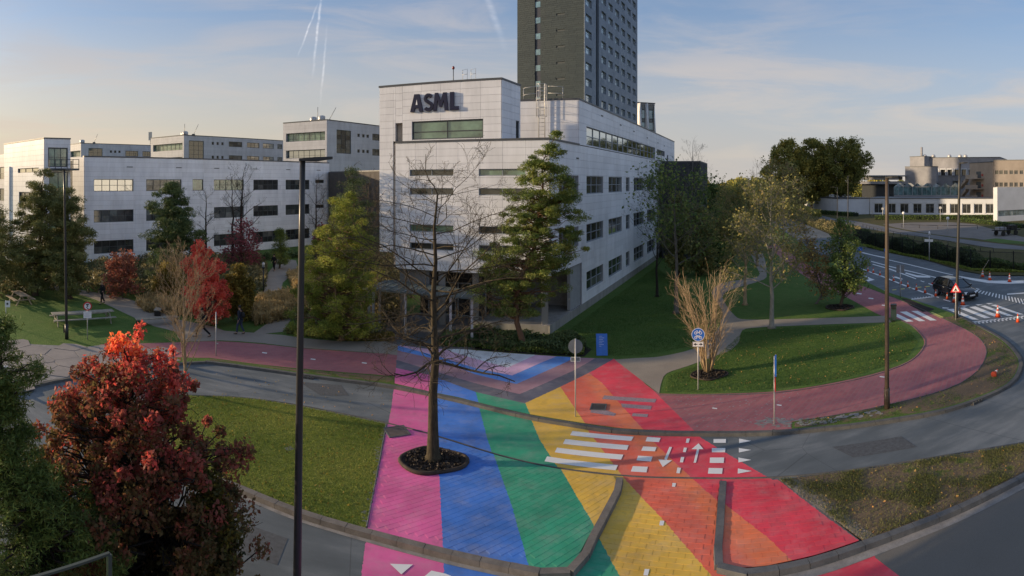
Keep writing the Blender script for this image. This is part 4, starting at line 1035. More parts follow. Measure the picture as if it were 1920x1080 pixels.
# edge building at the extreme left
c = Vector(PD(9, 90)); fbl = thing('annex_building', 'small grey-blue annex just visible at the left edge of the view', 'building', (c.x, c.y, 0))
f1 = frame_at(c, UL, NF)
facade(fbl, f1, [(-2, 8, 0, ZZ(289,90))], [(.1,6,10,12,dict(nx=3)), (.1,6,3,5,dict(nx=3)), (.1,6,6.5,8.5,dict(nx=3))], .7, 3, M['clad_far'], M['clad_joint'], cap=60)
mb = MB(); mb.fbox(f1, -2, 8, -8, -.4, 0, 13.5); mb.build('roof', M['roof'], fbl)
# dark link building behind the pines
b_ = thing('link_building', 'dark brown-grey link building behind the yellow-green pine', 'building', (*PD(660,84),0))
pl = [PD(616,86), PD(722,74), PD(740,84), PD(630,98)]
mb = MB(); mb.prism(pl, 0, 11.0); mb.build('wall', simple('brown_render', (.085,.075,.068), .85, .25, 1, streak=True), b_); fr = frame_at(pl[0], Vector(pl[1])-Vector(pl[0]), (0,-1))
Lw = (Vector(pl[1])-Vector(pl[0])).length
for u, z0, z1, l in ((Lw*.72,6.5,9.5,.5),(Lw*.75,1.8,2.4,3),(Lw*.9,1.8,2.4,3)): window(b_, fr, u, min(u+l,Lw), z0, z1, nx=1, ny=1, reveal=-.03)
mb = MB(); mb.prism([(x,y) for x,y in pl], 11.0, 11.15); mb.build('coping', M['coping'], b_)

# dark tower --------------------------------------------------------
def mat_slate(name, c1, c2, c3, row=.35, wd=1.6):
    m, t = new_mat(name); p = pos(t); at = t.n('ShaderNodeAttribute', attribute_name='tone')
    big = t.noise(p, .12, 4, .6); st = t.noise(t.scale(p, (.5,.5,9)), 1.0, 3)
    c = t.mix(at.outputs['Fac'], c1, c2); c = t.mix(t.mr(big, .4, .7, 0, .6), c, c3)
    c = t.mix(t.mr(st, .5, .7, 0, .4), c, tuple(v*.5 for v in c1))
    return finish(m, t, c, .7, bump=st, bstr=.4, bdist=.05)
M['slate'] = mat_slate('green_slate', (.030,.046,.056), (.042,.060,.068), (.044,.058,.062))
M['tower_side'] = simple('blue_grey_metal_panel', (.17,.215,.28), .5, .10, .5)
tw = thing('tower_block', 'dark slate-clad high-rise with a grid of small windows on its blue-grey side', 'building', (15.4, 119, 0))
T1 = Vector((15.4, 119)); TU = Vector((-.886,.464)).normalized(); TR = Vector((20.1,37)).normalized()
TF = frame_at(T1, TU, (-.4,-.9)); TS = frame_at(T1, TR, (.9,-.4))
wdt = tx(970, T1, TU); lng = tx(1194.5, T1, TR); TZ = 78.0
mb = MB(); P = [T1+TU*1.8+TR*.3, T1+TR*(lng-.3)+TU*1.8, T1+TR*lng+TU*(wdt-.3), T1+TU*(wdt-.3)+TR*.3]
mb.prism([tuple(v) for v in P], 0, TZ-.3); mb.build('core', M['roof'], tw)
# slate face: courses of long slates with relief, a stair slot with teal windows, ventilation slots
ua, ub = tx(1003, T1, TU), tx(1013.5, T1, TU); va, vb = tx(1043, T1, TU), tx(1059, T1, TU)
FLO = 3.50; zlev = [ZZ(30.5*k + 29, 121) for k in range(-12, 9)]
holes = [(ub, ua, 10, TZ)] + [(vb, va, ZZ(23+30.8*k, 120), ZZ(19.5+30.8*k, 120)) for k in range(-12, 9)]
rects = [(0, wdt, 0, TZ)]
for h in holes: rects = sub(rects, h)
mb = MB(); [mb.fbox(TF, r_[0], r_[1], -.25, 0, r_[2], r_[3]) for r_ in rects]; mb.build('wall', M['slate'], tw)
cells = []
z_ = 10.0; i = 0
while z_ < TZ:
    u = 0
    while u < wdt:
        l = random.uniform(1.2, 2.6); q = [(u, min(u+l, wdt), z_, min(z_+.46, TZ))]
        for h in holes: q = sub(q, h)
        cells += [c for c in q if c[1]-c[0] > .2 and c[3]-c[2] > .15]; u += l
    z_ += .46
cells.sort(key=lambda c: -(c[1]-c[0])*(c[3]-c[2]) if c[2] < 50 else 0)
def sl(mb, c, o_): mb.fbox(TF, c[0]+.012, c[1]-.012, .003, .03+o_, c[2]+.014, c[3]-.014)
for c in cells[:300]:
    mb = MB(); sl(mb, c, random.uniform(0,.02)); o = mb.build('slate_slab', M['slate'], tw)
    at = o.data.attributes.new('tone','FLOAT','FACE'); at.data.foreach_set('value', np.full(6, random.random(), np.float32))
mb = MB(); [sl(mb, c, random.uniform(0,.02)) for c in cells[300:]]
o = mb.build('small_slate_slabs', M['slate'], tw, kind='stuff'); at = o.data.attributes.new('tone','FLOAT','FACE'); at.data.foreach_set('value', np.repeat(rng.random(len(cells)-300), 6).astype(np.float32))
mb = MB(); mb.fbox(TF, ub, ua, -.35, -.22, 10, TZ); mb.build('stair_slot', simple('slot_dark', (.045,.05,.07), .4, .1), tw)
for k in range(-12, 9):
    y0, y1 = 24.5+30.6*k, 35.5+30.6*k
    mb = MB(); mb.fbox(TF, ub+.1, ua-.1, -.22, -.12, ZZ(y1,121), ZZ(y0,121)); mb.build('stair_window', M['glass_teal'], tw)
    mb = MB(); mb.fbox(TF, vb, va, -.2, -.1, ZZ(23+30.8*k, 120), ZZ(19.5+30.8*k, 120)); mb.build('vent_slot', M['frame'], tw)
# side face: end strip, deep dark slot, main panel with windows
s0, s1 = tx(1117.5, T1, TR), tx(1123, T1, TR)
colsx = [(1098.5,1109.5)]+[(1128,1136.5),(1141,1149),(1153.5,1161),(1165,1172),(1176,1182.5),(1186,1192)]
wins = []
for x0, x1 in colsx:
    a, b = tx(x0, T1, TR), tx(x1, T1, TR)
    for k in range(0, 21):
        zc = ZZ(28, 120) + (k-8)*FLO
        if zc < 12 or zc > TZ-2: continue
        wins.append((a, b, zc-.95, zc+.75))
rects = [(0, s0, 0, TZ), (s1, lng, 0, TZ)]
holes2 = wins
mb = MB()
for r_ in rects:
    q = [r_]
    for h in holes2: q = sub(q, h)
    for c in q: mb.fbox(TS, c[0], c[1], -.6, 0, c[2], c[3])
mb.build('side_wall', M['tower_side'], tw)
mb = MB(); mb.fbox(TS, s0, s1, -1.5, -1.2, 0, TZ); mb.build('recess', simple('slot_black', (.008,.008,.01), .6), tw)
for w_ in wins: window(tw, TS, *w_, nx=2, ny=2, glass='glass_tower', fm='frame_light', fw=.09, reveal=.42, split=.62)
mb = MB(); mb.prism([tuple(v) for v in (T1, T1+TR*lng, T1+TR*lng+TU*wdt, T1+TU*wdt)], TZ, TZ+.3); mb.build('roof', M['roof'], tw)
mb = MB(); mb.fbox(TS, -.02, .14, -.2, .10, 0, TZ); mb.build('corner_trim', M['frame_light'], tw); mb = MB(); mb.fbox(TS, lng-.1, lng+.1, -.4, .08, 0, TZ); mb.build('corner_trim', M['frame_light'], tw)
# small fin-faced building right of the tower
c = Vector(PD(1196, 172)); fb = thing('finned_building', 'top of a pale building with folded white fins, right of the dark tower', 'building', (c.x, c.y, 0))
ff = frame_at(c, (1,.15), (0,-1)); zt = ZZ(193, 172); wl = tx(1228, c, Vector((1,.15)).normalized())
mb = MB(); mb.fbox(ff, 0, wl, -12, -.3, 0, zt); mb.build('wall', M['clad_far'], fb)
for u0, u1 in ((.22,.42), (.64,.94)):
    for y0, y1, g_ in ((195,205,'glass'), (205,222,'glass_teal'), (222,228,'glass'), (228,243,'glass_teal'), (243,262,'glass_teal')):
        window(fb, ff, wl*u0, wl*u1, ZZ(y1,172)+.03, ZZ(y0,172)-.03, nx=1, ny=1, glass=g_, fw=.12, reveal=.15)
for u0, u1 in ((0,.22),(.42,.64),(.94,1.0)):
    mb = MB(); a, b = wl*u0, wl*u1
    mb.add([q3(ff,a,-.3,20),q3(ff,b,-.3,20),q3(ff,b,-.3,zt),q3(ff,a,-.3,zt),q3(ff,(a+b)/2+.5,.7,20),q3(ff,(a+b)/2-.4,.7,zt-3),q3(ff,(a+b)/2,.4,zt)], [(0,4,5,3),(4,1,2,5),(3,5,6),(5,2,6),(0,1,4)])
    mb.build('fin', M['clad'], fb)
mb = MB(); mb.fbox(ff, -.1, wl+.1, -12, .1, zt, zt+.3); mb.build('coping', M['coping'], fb)
# ------------------------------------------------------------------ buildings in the east
M['white_r'] = simple('white_render', (.58,.60,.64), .8, .08, .4); M['beige'] = simple('beige_concrete', (.42,.33,.25), .85, .12, .4)
M['concg'] = simple('grey_concrete_panel', (.27,.27,.29), .85, .15, .3); M['beige_g'] = simple('grey_beige_panel', (.24,.21,.19), .85, .1, .4); M['terra'] = simple('pinkish_panel', (.34,.27,.26), .8, .1, .3)
def box_building(b, c, u, out, length, depth, z1, mat, wins=(), z0=0, coping=True):
    fr = frame_at(c, u, out)
    rects = [(0, length, z0, z1)]
    for w_ in wins: rects = sub(rects, w_[:4])
    mb = MB()
    for r_ in rects: mb.fbox(fr, r_[0], r_[1], -.5, 0, r_[2], r_[3])
    mb.build('wall', mat, b)
    for w_ in wins: window(b, fr, *w_[:4], **(w_[4] if len(w_) > 4 else {}), reveal=.25)
    mb = MB(); mb.fbox(fr, 0.02, length-.02, -depth, -.5, z0, z1-.05); mb.build('wall', mat, b)
    if coping: mb = MB(); mb.fbox(fr, -.1, length+.1, -depth-.1, .12, z1, z1+.25); mb.build('coping', M['coping'], b)
    return fr
c = Vector(PD(1631,166)); v1 = Vector(PD(1868,163)); lwb = thing('pavilion', 'long single-storey white building with a row of tall dark windows beyond the hedge', 'building', (c.x, c.y, 0))
u = (v1-c); L_ = u.length; un = u.normalized()
def tu(x, p=c, d=un): return tx(x, p, d)
zt = 4.7
wins = [(tu(x), tu(x+17), .4, 3.35, dict(nx=2, ny=1, fw=.18, glass='glass', fm='white_f')) for x in (1638.5,1663,1687,1711.5,1735,1758.5,1781,1804,1826,1848)]
M['white_f'] = M['white_r']
box_building(lwb, c, un, (0,-1), L_, 14, zt, M['white_r'], wins)
c2 = Vector(PD(1546,200)); v2 = c; u2 = (v2-c2); un2 = u2.normalized()
wins = [(tx(x,c2,un2), tx(x+w_,c2,un2), .3, 3.4, dict(nx=1, ny=1, fw=.15, glass='glass_tower', fm='frame_light')) for x, w_ in ((1548,4),(1554,5),(1562,5.5),(1570,5.5),(1579,5.5),(1589,6),(1597,6),(1606,6))]
box_building(lwb, c2, un2, (0,-1), u2.length-.3, 10, zt, M['white_r'], wins)
c3 = Vector(PD(1527.5,213)); u3 = c2-c3; box_building(lwb, c3, u3, (-.3,-1), u3.length, 10, zt, M['white_r'], [(u3.length*.5, u3.length*.85, .3, 3.3, dict(nx=1, ny=1, fw=.15))])
# conservatory-like glass roofs behind it
gl = thing('glasshouse', 'row of small pitched glass roofs above the white single-storey building', 'glasshouse', (*PD(1735,185),0))
c4_ = Vector(PD(1676,182)); u4 = (Vector(PD(1800,180))-c4_).normalized(); fr = frame_at(c4_, u4, (0,-1)); wl = tx(1800, c4_, u4)
mb = MB(); mb.fbox(fr, 0, wl, -8, 0, 0, 5.4); mb.build('wall', M['concg'], gl)
n_ = 7
for k in range(n_):
    a, b = wl*k/n_, wl*(k+1)/n_
    mb = MB(); mb.fbox(fr, a+.1, b-.1, -.1, 0, 5.4, 8.0)
    mb.build('pane', M['glass_teal'], gl)
    mb = MB(); mb.fbox(fr, a, a+.1, -.15, .05, 5.4, 8.1); mb.fbox(fr, b-.1, b, -.15, .05, 5.4, 8.1)
    mb.fbox(fr, (a+b)/2-.05, (a+b)/2+.05, -.15, .05, 5.4, 8.1); mb.build('frame', M['frame_light'], gl)
    mb = MB(); m_ = (a+b)/2
    mb.add([q3(fr,a,0.1,8.1),q3(fr,b,.1,8.1),q3(fr,m_,.1,9.3),q3(fr,a,-8,8.1),q3(fr,b,-8,8.1),q3(fr,m_,-8,9.3)], [(0,1,2),(3,5,4),(0,2,5,3),(2,1,4,5)]); mb.build('roof', M['glass_tower'], gl)
# big grey block
gb = thing('hospital_building', 'large grey concrete block with boxed-out windows and a flue on its roof at right', 'building', (*PD(1720,230),0))
c = Vector(PD(1706,232)); e = Vector(PD(1733,228)); box_building(gb, c, e-c, (0,-1), (e-c).length, 8, ZZ(294,230), M['concg'])
c = Vector(PD(1732,232)); e = Vector(PD(1875,226)); un = (e-c).normalized()
wins = []
for x in np.linspace(1752, 1830, 7): wins.append((tx(x,c,un), tx(x+8,c,un), ZZ(329,229), ZZ(318,229), dict(nx=2, ny=1, fw=.15)))
for x in np.linspace(1786, 1840, 4): wins.append((tx(x,c,un), tx(x+11,c,un), ZZ(348,229), ZZ(339,229), dict(nx=3, ny=1, fw=.15)))
fr = box_building(gb, c, un, (0,-1), (e-c).length, 26, ZZ(296,230), M['concg'], wins)
for w_ in wins[:7]:
    mb = MB(); a, b, z0, z1 = w_[:4]; mb.fbox(fr, a-.4, b+.4, .03, 1.4, z1, z1+.4); mb.fbox(fr, a-.4, a-.1, .03, 1.4, z0, z1); mb.fbox(fr, b+.1, b+.4, .03, 1.4, z0, z1); mb.build('window_hood', M['white_r'], gb)
c = Vector(PD(1697,222)); e = Vector(PD(1756,218)); box_building(gb, c, e-c, (0,-1), (e-c).length, 2, ZZ(313,220), M['concg'])
p = PD(1728,235); mb = MB(); mb.tube([(p[0],p[1],19),(p[0],p[1],ZZ(276,235))], .5, 8); mb.build('chimney', M['concg'], gb)
for x in (1734,1750,1780,1800,1810): p = PD(x,236); mb = MB(); mb.lathe([(0,0),(.9,0),(.9,1.0),(.4,1.5),(0,1.5)], (p[0],p[1],ZZ(296,230)+.2), 8); mb.build('roof_vent', M['galv'], gb)
# beige stair building
sb = thing('stair_building', 'beige block with an open zigzag concrete fire stair lit by the low sun', 'building', (*PD(1840,190),0))
c = Vector(PD(1818,192)); e = Vector(PD(1862,180)); fr = box_building(sb, c, e-c, (-.8,-1), (e-c).length, 5, ZZ(306,190), M['beige'])
l_ = (e-c).length
for k in range(3):
    z0 = ZZ(372-19*k, 189)
    mb = MB(); mb.fbox(fr, l_*.1, l_*.62, .03, 2.6, z0-.3, z0); mb.fbox(fr, l_*.1, l_*.62, 2.4, 2.6, z0, z0+1.1); mb.build('landing', M['beige'], sb)
    mb = MB(); mb.add([q3(fr,-l_*.18,1.2,z0-2.6),q3(fr,-l_*.18,2.5,z0-2.6),q3(fr,l_*.1,2.5,z0),q3(fr,l_*.1,1.2,z0),q3(fr,-l_*.18,1.2,z0-3.6),q3(fr,-l_*.18,2.5,z0-3.6),q3(fr,l_*.1,2.5,z0-1),q3(fr,l_*.1,1.2,z0-1)], [(0,1,2,3),(4,7,6,5),(0,4,5,1),(1,5,6,2),(2,6,7,3),(3,7,4,0)]); mb.build('stair_flight', M['beige'], sb)
    mb = MB(); mb.fbox(fr, l_*.3, l_*.5, -.1, .035, z0+.0, z0+2.2); mb.build('door', M['frame'], sb)
    mb = MB(); mb.fbox(fr, l_*.53, l_*.6, .03, .1, z0+.6, z0+1.4); mb.build('red_box', simple('red_box', (.4,.05,.04), .5), sb)
c = Vector(PD(1863,180)); e = Vector(PD(1990,176)); un = (e-c).normalized()
wins = []
for y0, y1 in ((320,327),(342,350)):
    for x in (1866,1874,1883,1893,1902,1912,1922): wins.append((tx(x,c,un), tx(x+6.5,c,un), ZZ(y1,183), ZZ(y0,183), dict(nx=2, ny=1, fw=.12)))
box_building(sb, c, un, (0,-1), (e-c).length, 12, ZZ(302,184), M['beige_g'], wins)
# nearest white block at the right edge
c = Vector(PD(1870,133)); e = c+Vector((24,-3.5)); un = (e-c).normalized(); wb = thing('white_block', 'plain white two-level block cut by the right edge of the view', 'building', (c.x,c.y,0))
box_building(wb, c, un, (0,-1), (e-c).length, 1.5, ZZ(351,133), M['white_r'], [(.3, (e-c).length-.5, ZZ(406,133), ZZ(395,133), dict(nx=5, ny=1, glass='glass_tower', fm='frame_light'))], coping=False)
# dark pavilion with a flat white-edged roof
c = Vector(PD(1616,225)); e = Vector(PD(1700,222)); un = (e-c).normalized(); dp = thing('market_hall', 'low dark hall with an oversailing pale flat roof behind the big trees', 'building', (c.x,c.y,0))
fr = box_building(dp, c, un, (0,-1), (e-c).length, 12, ZZ(345,224), simple('dark_hall', (.04,.045,.05), .7), coping=False)
mb = MB(); mb.fbox(fr, -2, (e-c).length+1, -13, 2, ZZ(345,224), ZZ(340,224)); mb.fbox(fr, 1, (e-c).length-3, -10, 1, ZZ(337,224), ZZ(331,224)); mb.build('roof', M['concg'], dp)
mb = MB(); mb.fbox(fr, 0, (e-c).length, -13, 2.4, ZZ(332,224)+.3, ZZ(331,224)+.5); mb.build('roof_edge', M['frame_light'], dp)
p = PD(1510,190); rb = thing('red_shed', 'small dark red shed half hidden behind tree trunks', 'shed', (*p,0)); mb = MB(); mb.box(p[0]-4,p[0]+5,p[1],p[1]+5,0,3.0); mb.build('wall', simple('dark_red', (.12,.03,.03), .8), rb); mb = MB(); mb.box(p[0]-4.3,p[0]+5.3,p[1]-.3,p[1]+5.3,3.0,3.3); mb.build('roof', M['coping'], rb)

# ------------------------------------------------------------------ vegetation
def mat_leaf(name, stops, trans=.3, rough=.6, vmul=1.0):
    m, t = new_mat(name); at = t.n('ShaderNodeAttribute', attribute_name='tone')
    c = t.ramp(at.outputs['Fac'], stops)
    sc_ = t.n('ShaderNodeVectorMath', operation='SCALE'); t.put(sc_.inputs[0], c); sc_.inputs['Scale'].default_value = 1.25
    return finish(m, t, c, rough, spec=.25, trans=(sc_.outputs[0], trans))
L_ = {}
L_['pine'] = mat_leaf('pine_needles', [(0,(0.059,0.085,0.021)),(0.4,(0.117,0.169,0.035)),(0.75,(0.216,0.254,0.054)),(1,(0.373,0.355,0.089))], .15)
L_['pine_y'] = mat_leaf('golden_pine_needles', [(0,(0.094,0.121,0.021)),(0.35,(0.205,0.250,0.039)),(0.7,(0.374,0.378,0.060)),(1,(0.560,0.499,0.090))], .2)
L_['pine_d'] = mat_leaf('dark_pine_needles', [(0,(0.034,0.057,0.024)),(0.5,(0.085,0.124,0.044)),(1,(0.165,0.209,0.073))], .12)
L_['pine_b'] = mat_leaf('brownish_pine_needles', [(0,(0.091,0.104,0.035)),(0.5,(0.192,0.199,0.064)),(1,(0.345,0.302,0.114))], .15)
L_['maple'] = mat_leaf('maple_leaves', [(0,(0.081,0.075,0.029)),(0.28,(0.152,0.109,0.042)),(0.5,(0.264,0.093,0.059)),(0.7,(0.405,0.085,0.073)),(0.86,(0.850,0.109,0.089)),(1,(0.900,0.248,0.082))], .45)
L_['maple_low'] = mat_leaf('yellowing_maple_leaves', [(0,(.03,.035,.012)),(.5,(.10,.09,.02)),(1,(.42,.32,.05))], .4)
L_['scarlet'] = mat_leaf('scarlet_leaves', [(0,(0.550,0.088,0.068)),(0.5,(0.800,0.163,0.115)),(0.85,(0.860,0.250,0.162)),(1,(0.880,0.450,0.135))], .45)
L_['redbush'] = mat_leaf('red_brown_leaves', [(0,(.16,.09,.06)),(.6,(.34,.13,.09)),(1,(.62,.17,.11))], .35)
L_['darkred'] = mat_leaf('dark_red_leaves', [(0,(.17,.06,.065)),(1,(.38,.09,.11))], .35)
L_['olive'] = mat_leaf('olive_gold_leaves', [(0,(0.108,0.090,0.024)),(0.6,(0.264,0.204,0.042)),(1,(0.456,0.324,0.072))], .35)
L_['green'] = mat_leaf('dark_green_leaves', [(0,(0.049,0.088,0.032)),(0.5,(0.116,0.176,0.050)),(1,(0.264,0.312,0.080))], .3)
L_['autumn'] = mat_leaf('thinning_olive_leaves', [(0,(0.115,0.125,0.048)),(0.6,(0.250,0.250,0.086)),(1,(0.499,0.384,0.115))], .35)
L_['orange'] = mat_leaf('orange_leaves', [(0,(.20,.17,.07)),(.5,(.38,.27,.11)),(1,(.72,.36,.10))], .4)
L_['oak'] = mat_leaf('golden_brown_oak_leaves', [(0,(0.095,0.116,0.034)),(0.5,(0.234,0.239,0.061)),(1,(0.599,0.462,0.103))], .25)  # leaf tones from dark olive to gold
L_['heath'] = mat_leaf('dull_shrub_leaves', [(0,(0.069,0.081,0.034)),(0.5,(0.161,0.150,0.069)),(1,(0.321,0.252,0.115))], .2)
L_['straw'] = mat_leaf('golden_grass_blades', [(0,(0.189,0.149,0.068)),(0.5,(0.405,0.297,0.135)),(1,(0.675,0.486,0.230))], .3)
L_['turf'] = mat_leaf('turf_blades', [(0,(0.125,0.175,0.030)),(0.5,(0.237,0.294,0.056)),(1,(0.388,0.375,0.094))], .3)
L_['verge_turf'] = mat_leaf('verge_grass_blades', [(0,(.08,.09,.03)),(.5,(.13,.15,.045)),(1,(.21,.19,.08))], .25)
L_['lawnturf'] = mat_leaf('lawn_turf_blades', [(0,(.05,.10,.02)),(.5,(.095,.165,.034)),(1,(.15,.21,.055))], .3)
def mat_bark(name, a, b):
    m, t = new_mat(name); p = pos(t); n = t.noise(t.scale(p, (1,1,.25)), 14, 4, .7)
    return finish(m, t, t.mix(t.mr(n, .3, .7), a, b), .9, bump=n, bstr=.8, bdist=.02, spec=.2)
B_ = {'brown': mat_bark('brown_bark', (.055,.042,.030), (.13,.10,.07)), 'olive': mat_bark('mossy_bark', (.032,.027,.018), (.095,.075,.048)), 'dark': mat_bark('dark_bark', (.022,.018,.016), (.05,.042,.035)),
      'pale': mat_bark('pale_bark', (.20,.19,.16), (.36,.33,.28)), 'tan': mat_bark('tan_bark', (.28,.20,.12), (.46,.34,.21)), 'red': mat_bark('pine_bark', (.11,.06,.035), (.20,.12,.07)), 'grey': mat_bark('grey_bark', (.10,.095,.085), (.20,.185,.16))}

def leaf_mesh(name, centers, size, mat, parent, tone, r, blade=False, up=0.0, kind=None):
    """many leaf-sized faces; centers Nx3, size N or scalar, tone N"""
    n = len(centers); s_ = np.broadcast_to(np.asarray(size, float), (n,))*r.uniform(.65,1.35,n)
    a = r.normal(size=(n,3)); a[:,2] = a[:,2]*(1-up)+up*np.abs(r.normal(size=n))*2.0
    a /= np.linalg.norm(a, axis=1)[:,None]
    b = np.cross(a, r.normal(size=(n,3))); b /= np.linalg.norm(b, axis=1)[:,None]
    asp = .16 if blade else .62
    o0 = np.array(ORG.get(parent.name, Vector((0,0,0)))) if parent is not None else np.zeros(3)
    c = centers-o0
    V = np.empty((n,4,3)); A = a*s_[:,None]; Bv = b*(s_*asp)[:,None]
    V[:,0] = c-A*.5; V[:,1] = c+Bv*.5-A*.05; V[:,2] = c+A*.5; V[:,3] = c-Bv*.5-A*.05
    fold = np.cross(a, b)*(s_*.12)[:,None]; V[:,1] += fold; V[:,3] += fold
    me = bpy.data.meshes.new(name); me.vertices.add(n*4); me.vertices.foreach_set('co', V.ravel().astype(np.float32))
    me.loops.add(n*4); me.loops.foreach_set('vertex_index', np.arange(n*4, dtype=np.int32))
    me.polygons.add(n); me.polygons.foreach_set('loop_start', np.arange(0, n*4, 4, dtype=np.int32)); me.polygons.foreach_set('loop_total', np.full(n, 4, np.int32))
    me.update(calc_edges=True); me.materials.append(mat)
    at = me.attributes.new('tone', 'FLOAT', 'FACE'); at.data.foreach_set('value', np.clip(tone, 0, 1).astype(np.float32))
    o = bpy.data.objects.new(name, me); link(o)
    if parent is not None: o.parent = parent; ORG[o.name] = Vector(o0)
    if kind: o['kind'] = kind
    return o
def wob(p, q, n, amp, r, sag=0.0):
    p, q = np.array(p, float), np.array(q, float); t = np.linspace(0,1,n)[:,None]; L = np.linalg.norm(q-p)
    P = p+(q-p)*t; w_ = r.normal(size=(n,3))*amp*L; w_[0] = 0; w_[-1] = 0
    P += w_*np.sin(np.pi*t)**.5; P[:,2] -= sag*L*np.sin(np.pi*t[:,0]); return P
def env_tree(name, label, cat, base_px, env, leaf, bark='brown', seed=1, clumps=160, per=110, size=.12, cr=.55, blade=False, flat=1.0, depth=1.0, trunk=.16, group=None, bias=.0, d=None, twigs=0, lean=0, tonefn=None, gap=0.0, low=None, zbase=.1, rag=.5):
    """tree whose crown follows an outline measured as (row, left, right)"""
    r = np.random.default_rng(seed)
    d = d or DG(base_px[1]); bx, by = PD(base_px[0], d); k = d/F
    az_ = (base_px[0]-CX)/F; lat = np.array([math.cos(az_), -math.sin(az_)]); fwd = np.array([math.sin(az_), math.cos(az_)])
    E = sorted([(HC-(y-HY)*k, ((xl+xr)/2-base_px[0])*k, (xr-xl)/2*k) for y, xl, xr in env])
    zs, co, ra = (np.array(v) for v in zip(*E))
    t = thing(name, label, cat, (bx, by, zbase-.02), 0, group)
    zz = np.linspace(zs[0], zs[-1], 60); rr = np.interp(zz, zs, ra); wts = (rr**1.3+.02); wts /= wts.sum()
    cz = r.choice(zz, clumps, p=wts)+r.normal(size=clumps)*.1*(zs[-1]-zs[0])/8
    cz = np.clip(cz, zs[0], zs[-1]); cR = np.interp(cz, zs, ra); cC = np.interp(cz, zs, co)
    ang = r.uniform(0, 2*np.pi, clumps); p1, p2, p3 = r.uniform(0, 6.28, 3); lob = 1.26-rag*(.5+.5*np.sin(3*ang+p1+cz*1.7/cr*.35))*(.5+.5*np.sin(5*ang+p2-cz*2.9/cr*.3))-rag*.45*(.5+.5*np.sin(2*ang+p3+cz*4.1/cr*.35)); cR = cR*lob
    rad = np.maximum(cR-cr*.55, cR*.25)*np.clip(r.uniform(0,1,clumps)**.42, 0, 1)
    if blade: cz = cz + (rad/np.maximum(cR,.1))*.10
    off = cC[:,None]*lat+(np.cos(ang)*rad)[:,None]*lat+(np.sin(ang)*rad*depth)[:,None]*fwd
    C = np.column_stack([bx+off[:,0], by+off[:,1], cz])
    # tip clump
    C[0] = [bx+np.interp(zs[-1],zs,co)*lat[0], by+np.interp(zs[-1],zs,co)*lat[1], zs[-1]-cr*.3]
    # trunk follows the crown's lean
    tz = np.linspace(zbase-.05, zs[-1]-.15, 9); cc = np.interp(tz, zs, co)*np.clip((tz-zbase)/(max(zs[0],.5)+.5), 0, 1)
    TP = np.column_stack([bx+cc*lat[0], by+cc*lat[1], tz]); TP[1:-1,:2] += r.normal(size=(7,2))*trunk*.35
    tr = trunk*(1-np.linspace(0,1,9)**1.1*.9)
    TQ = np.insert(TP, 1, TP[0]+(TP[1]-TP[0])*.2, axis=0); mb = MB(); mb.tube(TQ, [tr[0]*1.8, tr[0]*1.1]+list(tr[1:]), 9); mb.build('trunk', B_[bark], t)
    mb = MB()
    for i in range(clumps):
        hz = C[i,2]-(.10 if blade else .35)*np.hypot(C[i,0]-bx, C[i,1]-by)-r.uniform(0,.3)
        hz = min(max(hz, zs[0]-.6 if zs[0] > 1.2 else .3), zs[-1]-.3)
        s_ = [np.interp(hz, tz, TP[:,j]) for j in range(3)]
        rr_ = np.interp(hz, tz, tr)*.42
        mb.tube(wob(s_, C[i], 5, .05, r), np.linspace(min(rr_, .05+trunk*.2), .012, 5), 4, cap=False)
        for q_ in range(twigs):
            a = C[i]+r.normal(size=3)*[cr*.3,cr*.3,cr*.2]; b = a+r.normal(size=3)*[cr*.9,cr*.9,cr*.5]+[0,0,cr*.3]
            mb.tube(wob(a, b, 4, .08, r), [.012,.009,.006,.003], 3, cap=False)
    mb.build('branches', B_[bark], t)
    n = clumps*per; idx = np.repeat(np.arange(clumps), per)
    u = r.normal(size=(n,3)); u /= np.linalg.norm(u, axis=1)[:,None]; u *= (r.uniform(0,1,n)**.45)[:,None]
    crs = (cr*r.uniform(.55,1.3,clumps))[idx]
    Pn = C[idx]+u*np.column_stack([crs,crs,crs*flat])
    ct = r.uniform(-.25,.25,clumps)[idx]
    tone = .45+ct+r.normal(size=n)*.13+bias
    if tonefn is not None: tone = tonefn(Pn, tone, r)
    if gap: 
        k_ = r.random(n) > gap; Pn = Pn[k_]; tone = tone[k_]
    Pn[:,2] = np.maximum(Pn[:,2], zbase+.03)
    leaf_mesh('crown', Pn, size, L_[leaf], t, tone, r, blade, up=.25 if blade else 0)
    return t
